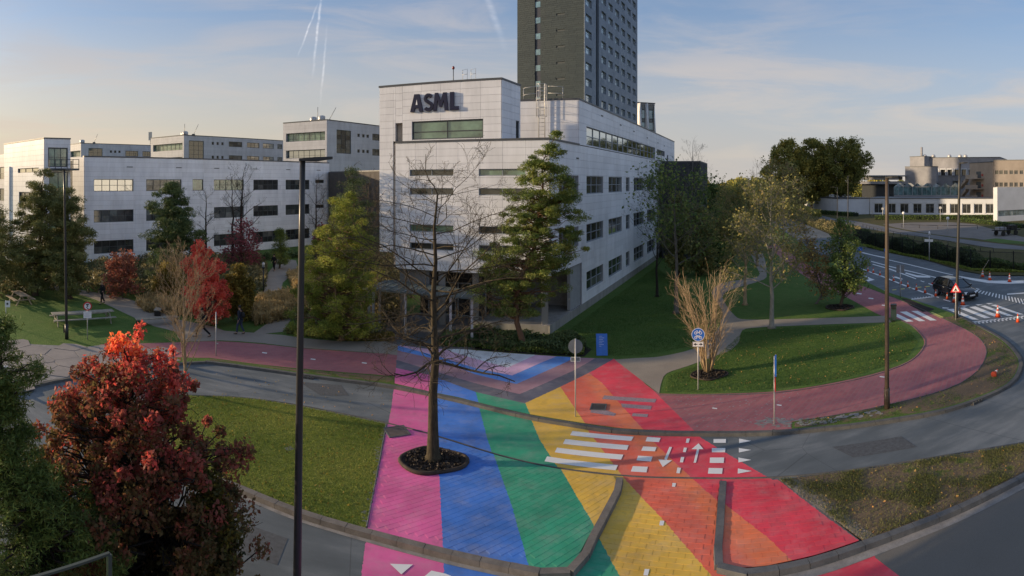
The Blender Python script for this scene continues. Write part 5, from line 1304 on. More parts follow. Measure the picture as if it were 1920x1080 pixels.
def bare_tree(name, label, cat, base_px, ytop, bark, seed, trunk=.2, z0f=.25, spread=.35, nl=16, up=.55, depth=3, sub=6, dens=1.0, d=None, group=None, multi=0, thin=1.0, wav=.12, leafmat=None, nleaf=0, lsize=.1, zbase=.1, lim_scale=1.0, lowbranch=0, ttop=None):
    """leafless tree: trunk, limbs, and recursively forked twigs"""
    r = np.random.default_rng(seed); d = d or DG(base_px[1]); bx, by = PD(base_px[0], d); H = ZZ(ytop, d)-zbase
    t = thing(name, label, cat, (bx, by, zbase-.02), 0, group); mb = MB(); mt = MB(); tips = []
    spread *= H
    def grow(p, dr, L, rad, lev):
        n = 6 if lev < 2 else 4; P = [np.array(p)]; v = np.array(dr)/np.linalg.norm(dr)
        for i in range(n-1):
            v = v+r.normal(size=3)*wav*(1.25 if lev else .8)+np.array([0,0,.05*up]); v /= np.linalg.norm(v); P.append(P[-1]+v*L/(n-1))
        rs = np.linspace(rad, max(rad*.35, .004), n); mb.tube(P, rs, 5 if lev == 0 else 4 if lev == 1 else 3, cap=False)
        if lev >= depth: tips.append(P[-1]); tips.append(P[-2]); return
        k = max(2, int(round(sub*dens*(1 if lev else 1.15))))
        for j in range(k):
            f = .22+.78*(j+r.uniform(.2,.8))/k; i0 = min(n-2, int(f*(n-1))); q = P[i0]+(P[i0+1]-P[i0])*(f*(n-1)-i0)
            tang = (P[i0+1]-P[i0]); tang /= np.linalg.norm(tang); sd_ = np.cross(tang, r.normal(size=3)); sd_ /= np.linalg.norm(sd_)
            nd = tang*.75+sd_*r.uniform(.45,.85)+np.array([0,0,.22*up]); grow(q, nd, L*r.uniform(.38,.62)*(1.15-.5*f), max(rad*(1-f*.6)*.42*thin, .004), lev+1)
    if multi:
        for k in range(multi):
            a = r.uniform(0, 2*np.pi); b = [bx+math.cos(a)*.12, by+math.sin(a)*.12, zbase]; o_ = spread*r.uniform(.15,1.0)
            top = np.array([bx+math.cos(a)*o_, by+math.sin(a)*o_, zbase+H*r.uniform(.72,1.0)*(1-.25*(o_/spread)**2)])
            P = wob(b, top, 8, .02, r); P[2:6,:2] -= (P[2:6,:2]-[bx,by])*.12
            rs = np.linspace(trunk*.4, .006, 8); mt.tube(P, rs, 5)
            for j in range(nl):
                f = r.uniform(.12,.95); i0 = min(6, int(f*7)); q = P[i0]+(P[i0+1]-P[i0])*(f*7-i0); tang = P[i0+1]-P[i0]; tang /= np.linalg.norm(tang)
                aa = a+r.normal()*.9; nd = tang*.9+np.array([math.cos(aa),math.sin(aa),0])*r.uniform(.25,.6); grow(q, nd, H*.22*r.uniform(.5,1)*lim_scale, .012*thin, depth-1)
    else:
        ttop = ttop or .86
        tz = np.linspace(0, ttop, 9)*H+zbase; TP = np.column_stack([bx+np.zeros(9), by+np.zeros(9), tz]); TP[2:,:2] += np.cumsum(r.normal(size=(7,2))*trunk*.18, 0)
        tr = trunk*(1-(np.linspace(0,1,9)**.9)*.86); TQ = np.insert(TP, 1, TP[0]+(TP[1]-TP[0])*.18, axis=0); TQ[3:-1,:2] += r.normal(size=(len(TQ)-4,2))*trunk*.22; mt.tube(TQ, [tr[0]*1.9, tr[0]*1.12]+list(tr[1:]), 10)
        for j in range(nl+lowbranch):
            if j >= nl: f = z0f*r.uniform(.80,1.05); el_ = r.uniform(-.05,.25); Ls = .92
            else: f = z0f+(ttop-z0f)*(j+r.uniform(0,1))/nl; el_ = up*r.uniform(.5,1.1)+.5*max(0,(f-.6)); Ls = math.sin(math.pi*min(1, .28+.72*(f-z0f)/(1-z0f)))**.6
            z = zbase+f*H; q = [np.interp(z, tz, TP[:,i]) for i in range(3)]; a = j*2.4+r.uniform(-.5,.5)
            grow(q, [math.cos(a), math.sin(a), math.tan(min(1.35, el_))], spread*Ls*r.uniform(.8,1.1)*lim_scale, np.interp(z, tz, tr)*.40, 0)
        grow(TP[-1], [0,0,1], H*.14, tr[-1], 1)
    mt.build('trunk', B_[bark], t); mb.build('branches', B_[bark], t)
    if leafmat:
        T_ = np.array(tips); c_ = T_[r.integers(0, len(T_), nleaf)]+r.normal(size=(nleaf,3))*lsize*1.4
        leaf_mesh('crown', c_, lsize, L_[leafmat], t, .5+r.normal(size=nleaf)*.25, r)
    return t
def mound(name, label, cat, polys_px, h, leaf, n, size, seed, blade=False, kind='stuff', z=.1, up=0.0, world=False, d=None):
    r = np.random.default_rng(seed); poly = polys_px if world else poly_w(polys_px, z); A = np.array(poly); x0, y0 = A.min(0); x1, y1 = A.max(0)
    X = r.uniform(x0, x1, n*6); Y = r.uniform(y0, y1, n*6); k = pip(poly, X, Y); X, Y = X[k][:n], Y[k][:n]; m = len(X)
    hh = h*(.45+.55*(np.sin(X*1.9+seed)*np.cos(Y*1.6-seed)*.5+.5))
    Z = z+r.uniform(0,1,m)**.75*hh
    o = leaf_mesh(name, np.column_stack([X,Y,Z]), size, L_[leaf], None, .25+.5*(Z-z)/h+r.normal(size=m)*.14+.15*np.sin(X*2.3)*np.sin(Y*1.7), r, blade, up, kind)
    if cat: o['category'] = cat
    if label: o['label'] = label
    return o
# hero trees --------------------------------------------------------
bare_tree('bare_tree', 'big leafless tree with wavy twigs standing in a dark soil pit on the rainbow paving', 'tree', (812,869), 270, 'olive', 11, trunk=.20, z0f=.38, spread=.35, nl=30, up=.33, depth=3, sub=4, thin=1.5, wav=.20, lowbranch=8, ttop=.84)
def pit(px, rx, ry, h, label, seed, z=.1):
    x, y = G(*px, z); r = np.random.default_rng(seed); t = thing('tree_pit', label, 'planting pit', (x,y,z))
    ring = [(x+rx*math.cos(a)*(1+.10*math.sin(2*a+seed)), y+ry*math.sin(a)*(1+.12*math.cos(3*a))) for a in np.linspace(0,2*math.pi,28)[:-1]]
    mb = MB(); mb.tube([(a,b,z+.05) for a, b in ring+ring[:1]], h, 6, cap=False); mb.build('rim', simple('rusty_steel_rim', (.05,.035,.025), .8, .3), t)
    mb = MB(); mb.sheet(ring, z+.06); mb.build('soil', M['soil'], t)
    n = 700; a = r.uniform(0,2*np.pi,n); q = np.sqrt(r.uniform(0,1,n))*.93
    leaf_mesh('mulch', np.column_stack([x+np.cos(a)*q*rx, y+np.sin(a)*q*ry, z+.07+r.uniform(0,.05,n)]), .09, M_mulch, t, r.random(n), r, kind='stuff')
M_mulch = L_['heath']
L_['heath_m'] = mat_leaf('wood_chips', [(0,(.02,.015,.012)),(.7,(.04,.03,.025)),(1,(.10,.08,.065))], .0); M_mulch = L_['heath_m']
pit((813,866), 1.05, .85, .07, 'wavy-rimmed dark soil pit around the big leafless tree on the painted island', 1)
pit((1330,704), .85, .7, .04, 'soil pit under the tan many-stemmed shrub by the blue cycle sign', 2)
pit((1575,577), 1.0, .95, .06, 'raised dark soil ring round the green tree beside the red cycle path', 3)
env_tree('pine_tree', 'tall irregular pine standing in front of the office corner', 'tree', (985,650), [(250,1032,1054),(285,1003,1060),(300,972,1058),(330,964,1072),(360,948,1090),(400,938,1084),(440,925,1094),(470,902,1092),(500,905,1072),(530,895,1060),(560,892,1040),(590,915,1010)], 'pine', 'red', 21, clumps=360, per=210, size=.20, cr=.46, rag=.42, blade=True, flat=.5, depth=.62, trunk=.17, d=31.6, bias=.12)
env_tree('pine_tree', 'bushy yellow-green pine just left of the office entrance canopy', 'tree', (642,640), [(363,648,666),(385,605,690),(420,582,700),(450,562,706),(480,560,712),(520,548,716),(560,538,716),(600,540,716),(626,562,712)], 'pine_y', 'red', 22, clumps=250, per=210, size=.20, cr=.46, rag=.7, blade=True, flat=.6, depth=.9, trunk=.18)
env_tree('conifer', 'dark narrow conifer rising behind the yellow-green pine', 'tree', (655,600), [(316,656,666),(345,640,690),(380,625,700),(420,615,708),(480,605,712),(540,615,712)], 'pine_d', 'dark', 23, clumps=150, per=140, size=.2, cr=.6, blade=True, flat=.6, trunk=.15)
env_tree('pine_tree', 'tall pointed pine at the far left behind the picnic tables', 'tree', (66,556), [(316,80,92),(335,50,105),(360,30,122),(390,22,132),(420,8,140),(450,0,148),(480,-5,152),(510,0,150),(532,12,130)], 'pine_b', 'brown', 24, clumps=230, per=190, size=.30, cr=.62, rag=.85, blade=True, flat=.5, trunk=.2)
env_tree('pine_tree', 'broad pine behind the thin lamp post at left, its lower branches sweeping right', 'tree', (130,562), [(352,122,138),(380,98,152),(410,84,168),(435,82,184),(460,78,176),(490,58,178),(520,80,172),(545,92,160)], 'pine_b', 'brown', 25, clumps=200, per=190, size=.30, cr=.6, rag=.85, blade=True, flat=.5, trunk=.2)
env_tree('pine_tree', 'pine cut by the left edge of the view', 'tree', (-18,560), [(390,-25,12),(440,-40,38),(480,-50,48),(530,-50,42)], 'pine_b', 'brown', 26, clumps=110, per=130, size=.26, cr=.8, blade=True, flat=.5)
env_tree('pine_tree', 'dark green pine in front of the strip windows of the low white wing', 'tree', (325,548), [(346,308,340),(370,284,356),(400,270,372),(430,276,388),(460,268,394),(490,270,384),(520,284,368)], 'pine_d', 'brown', 27, clumps=190, per=190, size=.32, cr=.68, blade=True, flat=.45, bias=.15, rag=.75)
env_tree('conifer', 'small young conifer against the bottom windows of the white wing', 'tree', (524,505), [(430,520,530),(450,511,540),(475,508,546),(495,512,544)], 'pine', 'brown', 28, clumps=60, per=90, size=.25, cr=.6, blade=True, flat=.6, trunk=.1)
bare_tree('bare_tree', 'dark twin-like bare tree in front of the white wing behind the scarlet maple', 'tree', (452,505), 306, 'dark', 31, trunk=.26, z0f=.35, spread=.26, nl=14, up=.75, depth=3, sub=4, wav=.14)
bare_tree('bare_tree', 'second dark bare tree close beside the first one by the white wing', 'tree', (436,500), 330, 'dark', 32, trunk=.22, z0f=.45, spread=.22, nl=10, up=.8, depth=3, sub=4, wav=.14)
bare_tree('bare_tree', 'leafless crooked tree just right of the dark green pine', 'tree', (386,505), 345, 'dark', 33, trunk=.2, z0f=.3, spread=.24, nl=9, up=.7, depth=3, sub=4, wav=.2)
bare_tree('bare_tree', 'slim bare tree right behind the tall near lamp post', 'tree', (591,500), 325, 'dark', 34, trunk=.18, z0f=.3, spread=.24, nl=12, up=.8, depth=3, sub=4, wav=.14)
bare_tree('bare_tree', 'brown twiggy tree in front of the dark link building', 'tree', (690,560), 318, 'brown', 35, trunk=.14, z0f=.2, spread=.2, nl=18, up=.8, depth=3, sub=4, wav=.12)
def sc_tone(P, t, r): return t+.15
env_tree('maple_tree', 'brilliant scarlet maple beside the footpath', 'tree', (378,612), [(455,370,380),(475,352,400),(500,345,420),(530,338,432),(560,343,438),(590,355,430),(606,370,415)], 'scarlet', 'grey', 41, clumps=150, per=85, size=.16, cr=.34, trunk=.1, twigs=1, rag=.7)
env_tree('maple_shrub', 'reddish-brown maple shrub with scarlet leaves at its left', 'shrub', (230,562), [(476,208,250),(500,192,262),(525,188,266),(550,205,256)], 'redbush', 'brown', 42, clumps=60, per=60, size=.2, cr=.6, twigs=3, trunk=.06)
env_tree('maple_shrub', 'dark crimson shrub around the bare dark trunks', 'shrub', (453,512), [(415,436,470),(440,420,496),(465,414,500),(490,420,492)], 'darkred', 'brown', 43, clumps=70, per=28, size=.24, cr=.8, twigs=4, trunk=.06)
env_tree('maple_shrub', 'small red shrub behind the tall near lamp post', 'shrub', (602,490), [(425,598,606),(440,588,616),(455,586,620)], 'darkred', 'brown', 44, clumps=24, per=90, size=.22, cr=.6, trunk=.05)
env_tree('golden_shrub', 'golden-olive upright shrub right of the scarlet maple', 'shrub', (446,604), [(500,436,458),(520,426,474),(560,416,482),(590,425,476)], 'olive', 'tan', 45, clumps=90, per=120, size=.16, cr=.4, trunk=.05)
env_tree('golden_shrub', 'golden-olive shrub left of the scarlet maple', 'shrub', (312,568), [(498,296,328),(520,286,345),(550,290,348)], 'olive', 'tan', 46, clumps=70, per=100, size=.18, cr=.45, trunk=.05)
bare_tree('birch_tree', 'tall fan of fine bare tan twigs between the cycle path and the near lawn', 'tree', (347,738), 468, 'tan', 47, trunk=.085, z0f=.10, spread=.36, nl=27, up=1.15, depth=3, sub=4, wav=.06, thin=.9)
bare_tree('bare_shrub', 'many-stemmed tan bare shrub behind the blue cycle sign', 'shrub', (1328,704), 487, 'tan', 48, trunk=.09, spread=.30, nl=13, multi=22, depth=3, sub=3, wav=.09, thin=.7)
# trees over the east lawn
bare_tree('lawn_tree', 'half-bare dark tree with a few green leaves nearest the white office wall', 'tree', (1268,590), 312, 'grey', 51, trunk=.17, z0f=.32, spread=.33, nl=18, up=.7, depth=3, sub=5, leafmat='green', nleaf=2600, lsize=.22, wav=.14)
bare_tree('lawn_tree', 'thinning olive-leaved tree with a pale trunk in the middle of the east lawn', 'tree', (1447,618), 340, 'pale', 52, trunk=.16, z0f=.24, spread=.31, nl=24, up=.75, depth=3, sub=5, leafmat='autumn', nleaf=4200, lsize=.17, wav=.15)
bare_tree('lawn_tree', 'thin tree with a sparse pale-twigged crown beside the upper footpath', 'tree', (1397,574), 352, 'tan', 53, trunk=.14, z0f=.24, spread=.34, nl=22, up=.8, depth=3, sub=5, leafmat='autumn', nleaf=4500, lsize=.18, wav=.14)
env_tree('lawn_tree', 'green leafy tree standing in the raised soil ring by the cycle path', 'tree', (1575,577), [(412,1562,1588),(430,1548,1608),(460,1532,1620),(490,1540,1632),(520,1535,1628),(548,1556,1612)], 'green', 'brown', 54, clumps=110, per=52, size=.18, cr=.5, twigs=1, trunk=.12, bias=.15)
env_tree('lawn_tree', 'sparse orange-leaved young tree left of the green tree in the soil ring', 'tree', (1530,572), [(425,1490,1522),(470,1478,1560),(520,1495,1565),(558,1535,1565)], 'orange', 'grey', 55, clumps=90, per=26, size=.17, cr=.45, twigs=4, trunk=.08)
bare_tree('bare_tree', 'tall pale bare tree whose top rises over the dark stair tower', 'tree', (1298,505), 262, 'grey', 56, trunk=.2, z0f=.3, spread=.24, nl=14, up=1.0, depth=3, sub=4, wav=.1)
bare_tree('bare_tree', 'pale many-twigged bare tree in front of the far road', 'tree', (1468,520), 300, 'tan', 57, trunk=.14, z0f=.2, spread=.28, nl=18, up=.9, depth=3, sub=5, wav=.11, leafmat='autumn', nleaf=1500, lsize=.2)
bare_tree('bare_tree', 'slender bare tree left of the big skyline trees', 'tree', (1420,500), 300, 'tan', 58, trunk=.12, z0f=.2, spread=.24, nl=14, up=.95, depth=3, sub=4, wav=.11)
bare_tree('bare_tree', 'bare tree with upswept twigs against the lower windows of the white office wall', 'tree', (1232,560), 335, 'dark', 59, trunk=.12, z0f=.25, spread=.34, nl=14, up=.75, depth=3, sub=4, wav=.14, d=46)
dk = [((1340,508),[(352,1320,1352),(380,1305,1375),(420,1300,1390),(470,1305,1390),(500,1315,1375)],'dark leafy tree right of the dark stair tower'),
      ((1272,522),[(372,1255,1288),(400,1244,1300),(450,1240,1305),(500,1250,1300)],'dark leafy tree in front of the dark stair tower'),
      ((1372,492),[(362,1352,1390),(390,1345,1402),(430,1345,1405),(475,1355,1398)],'dark leafy tree behind the upper footpath'),
      ((1312,518),[(392,1298,1330),(420,1285,1345),(470,1285,1350),(508,1295,1340)],'dense dark shrub-like tree between footpath and stair tower'),
      ((1420,470),[(355,1398,1440),(385,1390,1450),(420,1392,1452),(455,1400,1445)],'dark leafy tree at the far end of the upper footpath')]
for i, (b, e_, l_) in enumerate(dk): env_tree('leafy_tree', l_, 'tree', b, e_, ('green','autumn','green','autumn','green')[i], 'dark', 60+i, clumps=100, per=48, size=.28, cr=.8, rag=.6, trunk=.16, group='dark trees round the upper footpath', twigs=1)
# large trees against the sky
bg = [((1478,400),[(266,1462,1492),(285,1443,1512),(310,1434,1520),(345,1432,1522),(378,1442,1515)],'brownish-green tree forming the left end of the big tree group',176),
      ((1520,400),[(264,1500,1542),(285,1482,1562),(320,1476,1570),(350,1480,1566),(372,1492,1555)],'tall tree in the middle of the big tree group on the skyline',180),
      ((1580,400),[(261,1556,1606),(278,1536,1622),(300,1526,1630),(330,1528,1630),(352,1538,1612),(362,1552,1596)],'broad round tree forming the right end of the big tree group',178)]
for i, (b, e_, l_, d_) in enumerate(bg): env_tree('skyline_tree', l_, 'tree', b, e_, 'oak', 'brown', 70+i, clumps=260, per=100, size=.60, cr=1.5, trunk=.5, d=d_, group='big trees on the eastern skyline', twigs=1, bias=(.18,.05,-.08)[i], gap=.1, rag=.4)
# far wood masses
def wood(name, label, pxs, d, ytop, depth, leaf, n, size, seed):
    a, b = PD(pxs[0], d), PD(pxs[1], d); a2, b2 = PD(pxs[0], d+depth), PD(pxs[1], d+depth); r = np.random.default_rng(seed); H = ZZ(ytop, d)
    s_ = r.uniform(0,1,n); f = r.uniform(0,1,n); L = math.hypot(b[0]-a[0], b[1]-a[1]); u = s_*L
    hh = H*(.62+.22*np.sin(u/6.5+seed)+.12*np.sin(u/2.9+2*seed)+.06*np.sin(u/1.3))
    X = a[0]+(b[0]-a[0])*s_+(a2[0]-a[0])*f; Y = a[1]+(b[1]-a[1])*s_+(a2[1]-a[1])*f; Z = r.uniform(0,1,n)**.7*hh*(1-.3*np.abs(f-.5))
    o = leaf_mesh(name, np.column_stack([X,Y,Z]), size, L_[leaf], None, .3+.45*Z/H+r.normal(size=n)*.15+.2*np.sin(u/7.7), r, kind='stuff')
    o['label'] = label; o['category'] = 'wood'; return o
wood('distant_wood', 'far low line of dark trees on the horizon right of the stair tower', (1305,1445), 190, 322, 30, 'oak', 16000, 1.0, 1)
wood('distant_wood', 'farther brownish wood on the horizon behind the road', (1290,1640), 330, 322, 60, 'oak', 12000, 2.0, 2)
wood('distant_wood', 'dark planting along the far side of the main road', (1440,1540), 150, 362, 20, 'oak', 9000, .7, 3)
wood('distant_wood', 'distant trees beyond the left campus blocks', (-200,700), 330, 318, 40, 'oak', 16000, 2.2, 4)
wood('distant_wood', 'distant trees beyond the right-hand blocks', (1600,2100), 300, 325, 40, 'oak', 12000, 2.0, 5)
# near trees on the left ---------------------------------------------
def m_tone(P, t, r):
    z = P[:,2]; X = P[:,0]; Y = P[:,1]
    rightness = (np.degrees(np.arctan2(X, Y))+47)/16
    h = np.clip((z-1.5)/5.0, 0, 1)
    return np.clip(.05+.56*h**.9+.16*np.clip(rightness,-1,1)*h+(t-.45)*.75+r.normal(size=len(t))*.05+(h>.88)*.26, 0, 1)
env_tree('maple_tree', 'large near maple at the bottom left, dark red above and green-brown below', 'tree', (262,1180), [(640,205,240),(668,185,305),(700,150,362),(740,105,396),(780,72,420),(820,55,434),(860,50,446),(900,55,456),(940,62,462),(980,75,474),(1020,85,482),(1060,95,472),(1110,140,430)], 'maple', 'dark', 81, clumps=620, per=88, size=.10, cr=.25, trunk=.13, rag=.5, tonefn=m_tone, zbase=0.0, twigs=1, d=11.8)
env_tree('maple_shoots', 'upright scarlet shoots of young maple poking above the big maple', 'shrub', (262,1180), [(606,258,268),(630,252,268),(660,225,268),(690,222,268)], 'scarlet', 'dark', 82, clumps=24, per=14, size=.10, cr=.16, trunk=.03, zbase=0.0, d=12.4, bias=-.1)
env_tree('maple_shoots', 'pair of thin red shoots rising at the right of the big maple', 'shrub', (325,1180), [(650,320,330),(690,318,330),(720,312,342),(755,300,350)], 'scarlet', 'dark', 83, clumps=20, per=12, size=.10, cr=.15, trunk=.03, zbase=0.0, d=11.4)
env_tree('maple_branch', 'low yellow-leaved side growth at the right foot of the big maple', 'shrub', (385,1180), [(900,370,425),(950,360,440),(1000,350,458),(1050,340,462),(1090,340,440)], 'maple_low', 'dark', 84, clumps=60, per=60, size=.10, cr=.3, trunk=.03, zbase=0.0, d=11.0)
env_tree('pine_tree', 'dark near pine filling the bottom left corner', 'tree', (60,1180), [(605,-30,30),(640,-50,44),(690,-60,90),(740,-70,52),(800,-60,60),(860,-60,100),(930,-60,150),(1000,-60,215),(1080,-60,240),(1140,-60,230)], 'pine', 'dark', 85, clumps=430, per=150, size=.11, cr=.27, rag=.6, blade=True, flat=.6, trunk=.13, zbase=0.0, d=10.0, bias=-.22)
# shrub beds and grasses
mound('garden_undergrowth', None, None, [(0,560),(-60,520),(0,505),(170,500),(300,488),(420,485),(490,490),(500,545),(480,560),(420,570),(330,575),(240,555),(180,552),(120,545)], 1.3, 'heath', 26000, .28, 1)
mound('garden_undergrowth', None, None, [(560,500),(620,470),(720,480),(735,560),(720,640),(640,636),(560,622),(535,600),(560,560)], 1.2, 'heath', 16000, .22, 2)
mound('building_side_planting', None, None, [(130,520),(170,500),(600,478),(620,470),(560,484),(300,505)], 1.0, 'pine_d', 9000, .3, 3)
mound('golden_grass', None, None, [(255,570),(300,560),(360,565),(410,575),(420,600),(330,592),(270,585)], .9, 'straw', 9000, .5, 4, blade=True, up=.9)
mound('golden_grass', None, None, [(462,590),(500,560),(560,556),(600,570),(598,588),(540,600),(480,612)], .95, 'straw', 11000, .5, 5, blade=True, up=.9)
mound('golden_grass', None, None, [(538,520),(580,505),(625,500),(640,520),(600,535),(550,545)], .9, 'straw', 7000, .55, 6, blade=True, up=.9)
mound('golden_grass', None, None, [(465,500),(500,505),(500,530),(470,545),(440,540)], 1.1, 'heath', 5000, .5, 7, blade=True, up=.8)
sheet('planting_bed', poly_w([(800,652),(840,630),(900,626),(985,632),(1030,640),(1080,640),(1110,655),(1095,669),(1001,664),(875,654),(825,651)], .1), .112, M['soil'])
mound('bed_edge_shrubs', None, None, [(800,650),(900,644),(1000,650),(1095,658),(1095,667),(1001,662),(875,652),(825,650)], .35, 'pine', 6000, .13, 18)
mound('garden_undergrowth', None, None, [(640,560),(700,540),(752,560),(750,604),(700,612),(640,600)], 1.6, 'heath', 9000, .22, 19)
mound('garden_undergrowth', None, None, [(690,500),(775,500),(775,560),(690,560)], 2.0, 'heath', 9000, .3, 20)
mound('entrance_shrubs', None, None, [(812,650),(840,632),(900,628),(985,634),(1025,640),(1080,640),(1100,655),(1085,668),(1001,662),(875,652)], .75, 'pine_d', 15000, .15, 8)
mound('entrance_shrubs', None, None, [(640,636),(690,632),(735,636),(740,641),(700,640),(650,640)], .5, 'olive', 4000, .16, 9)
mound('shrub_edge', None, None, [(530,625),(600,616),(690,622),(700,638),(640,639),(570,632)], .55, 'autumn', 8000, .15, 10)
mound('road_hedge', None, None, crop([(250,10),(350,40),(520,75),(660,110),(745,125),(745,225),(600,165),(430,110),(260,50)],1420,400,3.84), 1.3, 'heath', 14000, .3, 11)
# turf relief on the near lawns
def turf(name, poly, n, h, leaf, seed, z=.1, mask=None):
    r = np.random.default_rng(seed); A = np.array(poly); x0, y0 = A.min(0); x1, y1 = A.max(0)
    X = r.uniform(x0,x1,n*4); Y = r.uniform(y0,y1,n*4); k = pip(poly, X, Y)
    if mask: k &= mask(X, Y, r)
    X, Y = X[k][:n], Y[k][:n]; m = len(X)
    o = leaf_mesh(name, np.column_stack([X,Y,z+h*.4*np.ones(m)]), h, L_[leaf], None, .45+.3*np.sin(X*.9)*np.sin(Y*1.1+1)+r.normal(size=m)*.2, r, True, .9, 'stuff'); return o
turf('turf_blades', isl_grass, 60000, .075, 'turf', 1)
patch = lambda X, Y, r: (np.sin(X*1.7+1)*np.sin(Y*2.1)+.5*np.sin(X*4.1)*np.sin(Y*3.7)+r.normal(size=X.shape)*.25) > .15
turf('verge_tufts', verge, 26000, .08, 'verge_turf', 2, mask=lambda X, Y, r: patch(X, Y, r) | (r.random(X.shape) < .12))
turf('verge_tufts', outer_verge, 12000, .09, 'lawnturf', 3, mask=patch)
east_lawn = poly_w([(1245,735),(1250,705),(1340,672),(1392,624),(1480,614),(1600,610),(1680,607),(1705,620),(1722,640),(1700,672),(1620,700),(1520,722),(1420,732),(1300,736)], .1)
turf('lawn_blades', east_lawn, 60000, .08, 'lawnturf', 4)
turf('lawn_blades', poly_w([(1040,640),(1100,595),(1230,500),(1300,560),(1330,605),(1300,650),(1200,667),(1150,668),(1100,655)], .1), 60000, .09, 'lawnturf', 5)
# fallen leaves
def litter(poly, n, seed, z, leaf='orange', size=.08, name='fallen_leaves'):
    r = np.random.default_rng(seed); A = np.array(poly); x0, y0 = A.min(0); x1, y1 = A.max(0); X = r.uniform(x0,x1,n*3); Y = r.uniform(y0,y1,n*3); k = pip(poly, X, Y); X, Y = X[k][:n], Y[k][:n]
    leaf_mesh(name, np.column_stack([X,Y,np.full(len(X), z)]), size, L_[leaf], None, r.random(len(X)), r, kind='stuff')
litter(isl_grass, 700, 1, .13, 'olive'); litter(verge, 260, 2, .13, 'orange'); litter(outer_verge, 260, 3, .13, 'orange'); litter(poly_w([(400,690),(740,735),(730,790),(400,740)], 0), 90, 4, .02, 'orange', .07); litter(east_lawn, 500, 5, .14, 'orange')
r_ = np.random.default_rng(5); sp = poly_w([(1462,899),(1500,897),(1540,925),(1620,990),(1645,1004),(1619,1012),(1530,950)], .1)
A = np.array(sp); x0, y0 = A.min(0); x1, y1 = A.max(0); X = r_.uniform(x0,x1,1300); Y = r_.uniform(y0,y1,1300); k = pip(sp, X, Y); X, Y = X[k], Y[k]
mb = MB()
for x, y in zip(X, Y):
    s_ = random.uniform(.01,.035); mb.add([(x-s_,y-s_,.10),(x+s_,y-s_,.10),(x+s_*.6,y+s_,.10),(x-s_,y+s_*.7,.10),(x,y,.10+s_*.6)], [(0,1,4),(1,2,4),(2,3,4),(3,0,4)])
mb.build('gravel', M['sand'], kind='stuff')
# clipped hedges along the pavilion
def hedge(label, a_px, b_px, h, w_, seed, leaf='green'):
    a, b = Vector(G(*a_px, .1)), Vector(G(*b_px, .1)); r = np.random.default_rng(seed); t = thing('hedge', label, 'hedge', (a.x,a.y,.1)); u = (b-a); L = u.length; u.normalize(); n = Vector((-u.y,u.x))
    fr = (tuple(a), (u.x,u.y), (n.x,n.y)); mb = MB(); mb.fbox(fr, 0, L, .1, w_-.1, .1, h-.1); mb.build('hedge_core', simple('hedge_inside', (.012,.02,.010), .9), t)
    m = int(L*h*60); s_ = r.uniform(0,L,m); q = r.random(m); side = q < .55; v = np.where(side, r.normal(size=m)*.05, r.uniform(0,w_,m)); z = np.where(side, r.uniform(.1,h,m), h+r.normal(size=m)*.06)
    leaf_mesh('foliage', np.column_stack([a.x+u.x*s_+n.x*v, a.y+u.y*s_+n.y*v, z]), .28, L_[leaf], t, .4+r.normal(size=m)*.2, r)
hedge('long low clipped hedge in front of the white single-storey building', (1640,412), (1870,411), 1.1, 1.6, 1)
hedge('clipped hedge before the shorter left wall of the white single-storey building', (1497,398), (1600,406), 1.1, 2.0, 2)
hedge('low hedge running towards the white block at the right edge', (1800,415), (1915,428), .9, 1.6, 3)
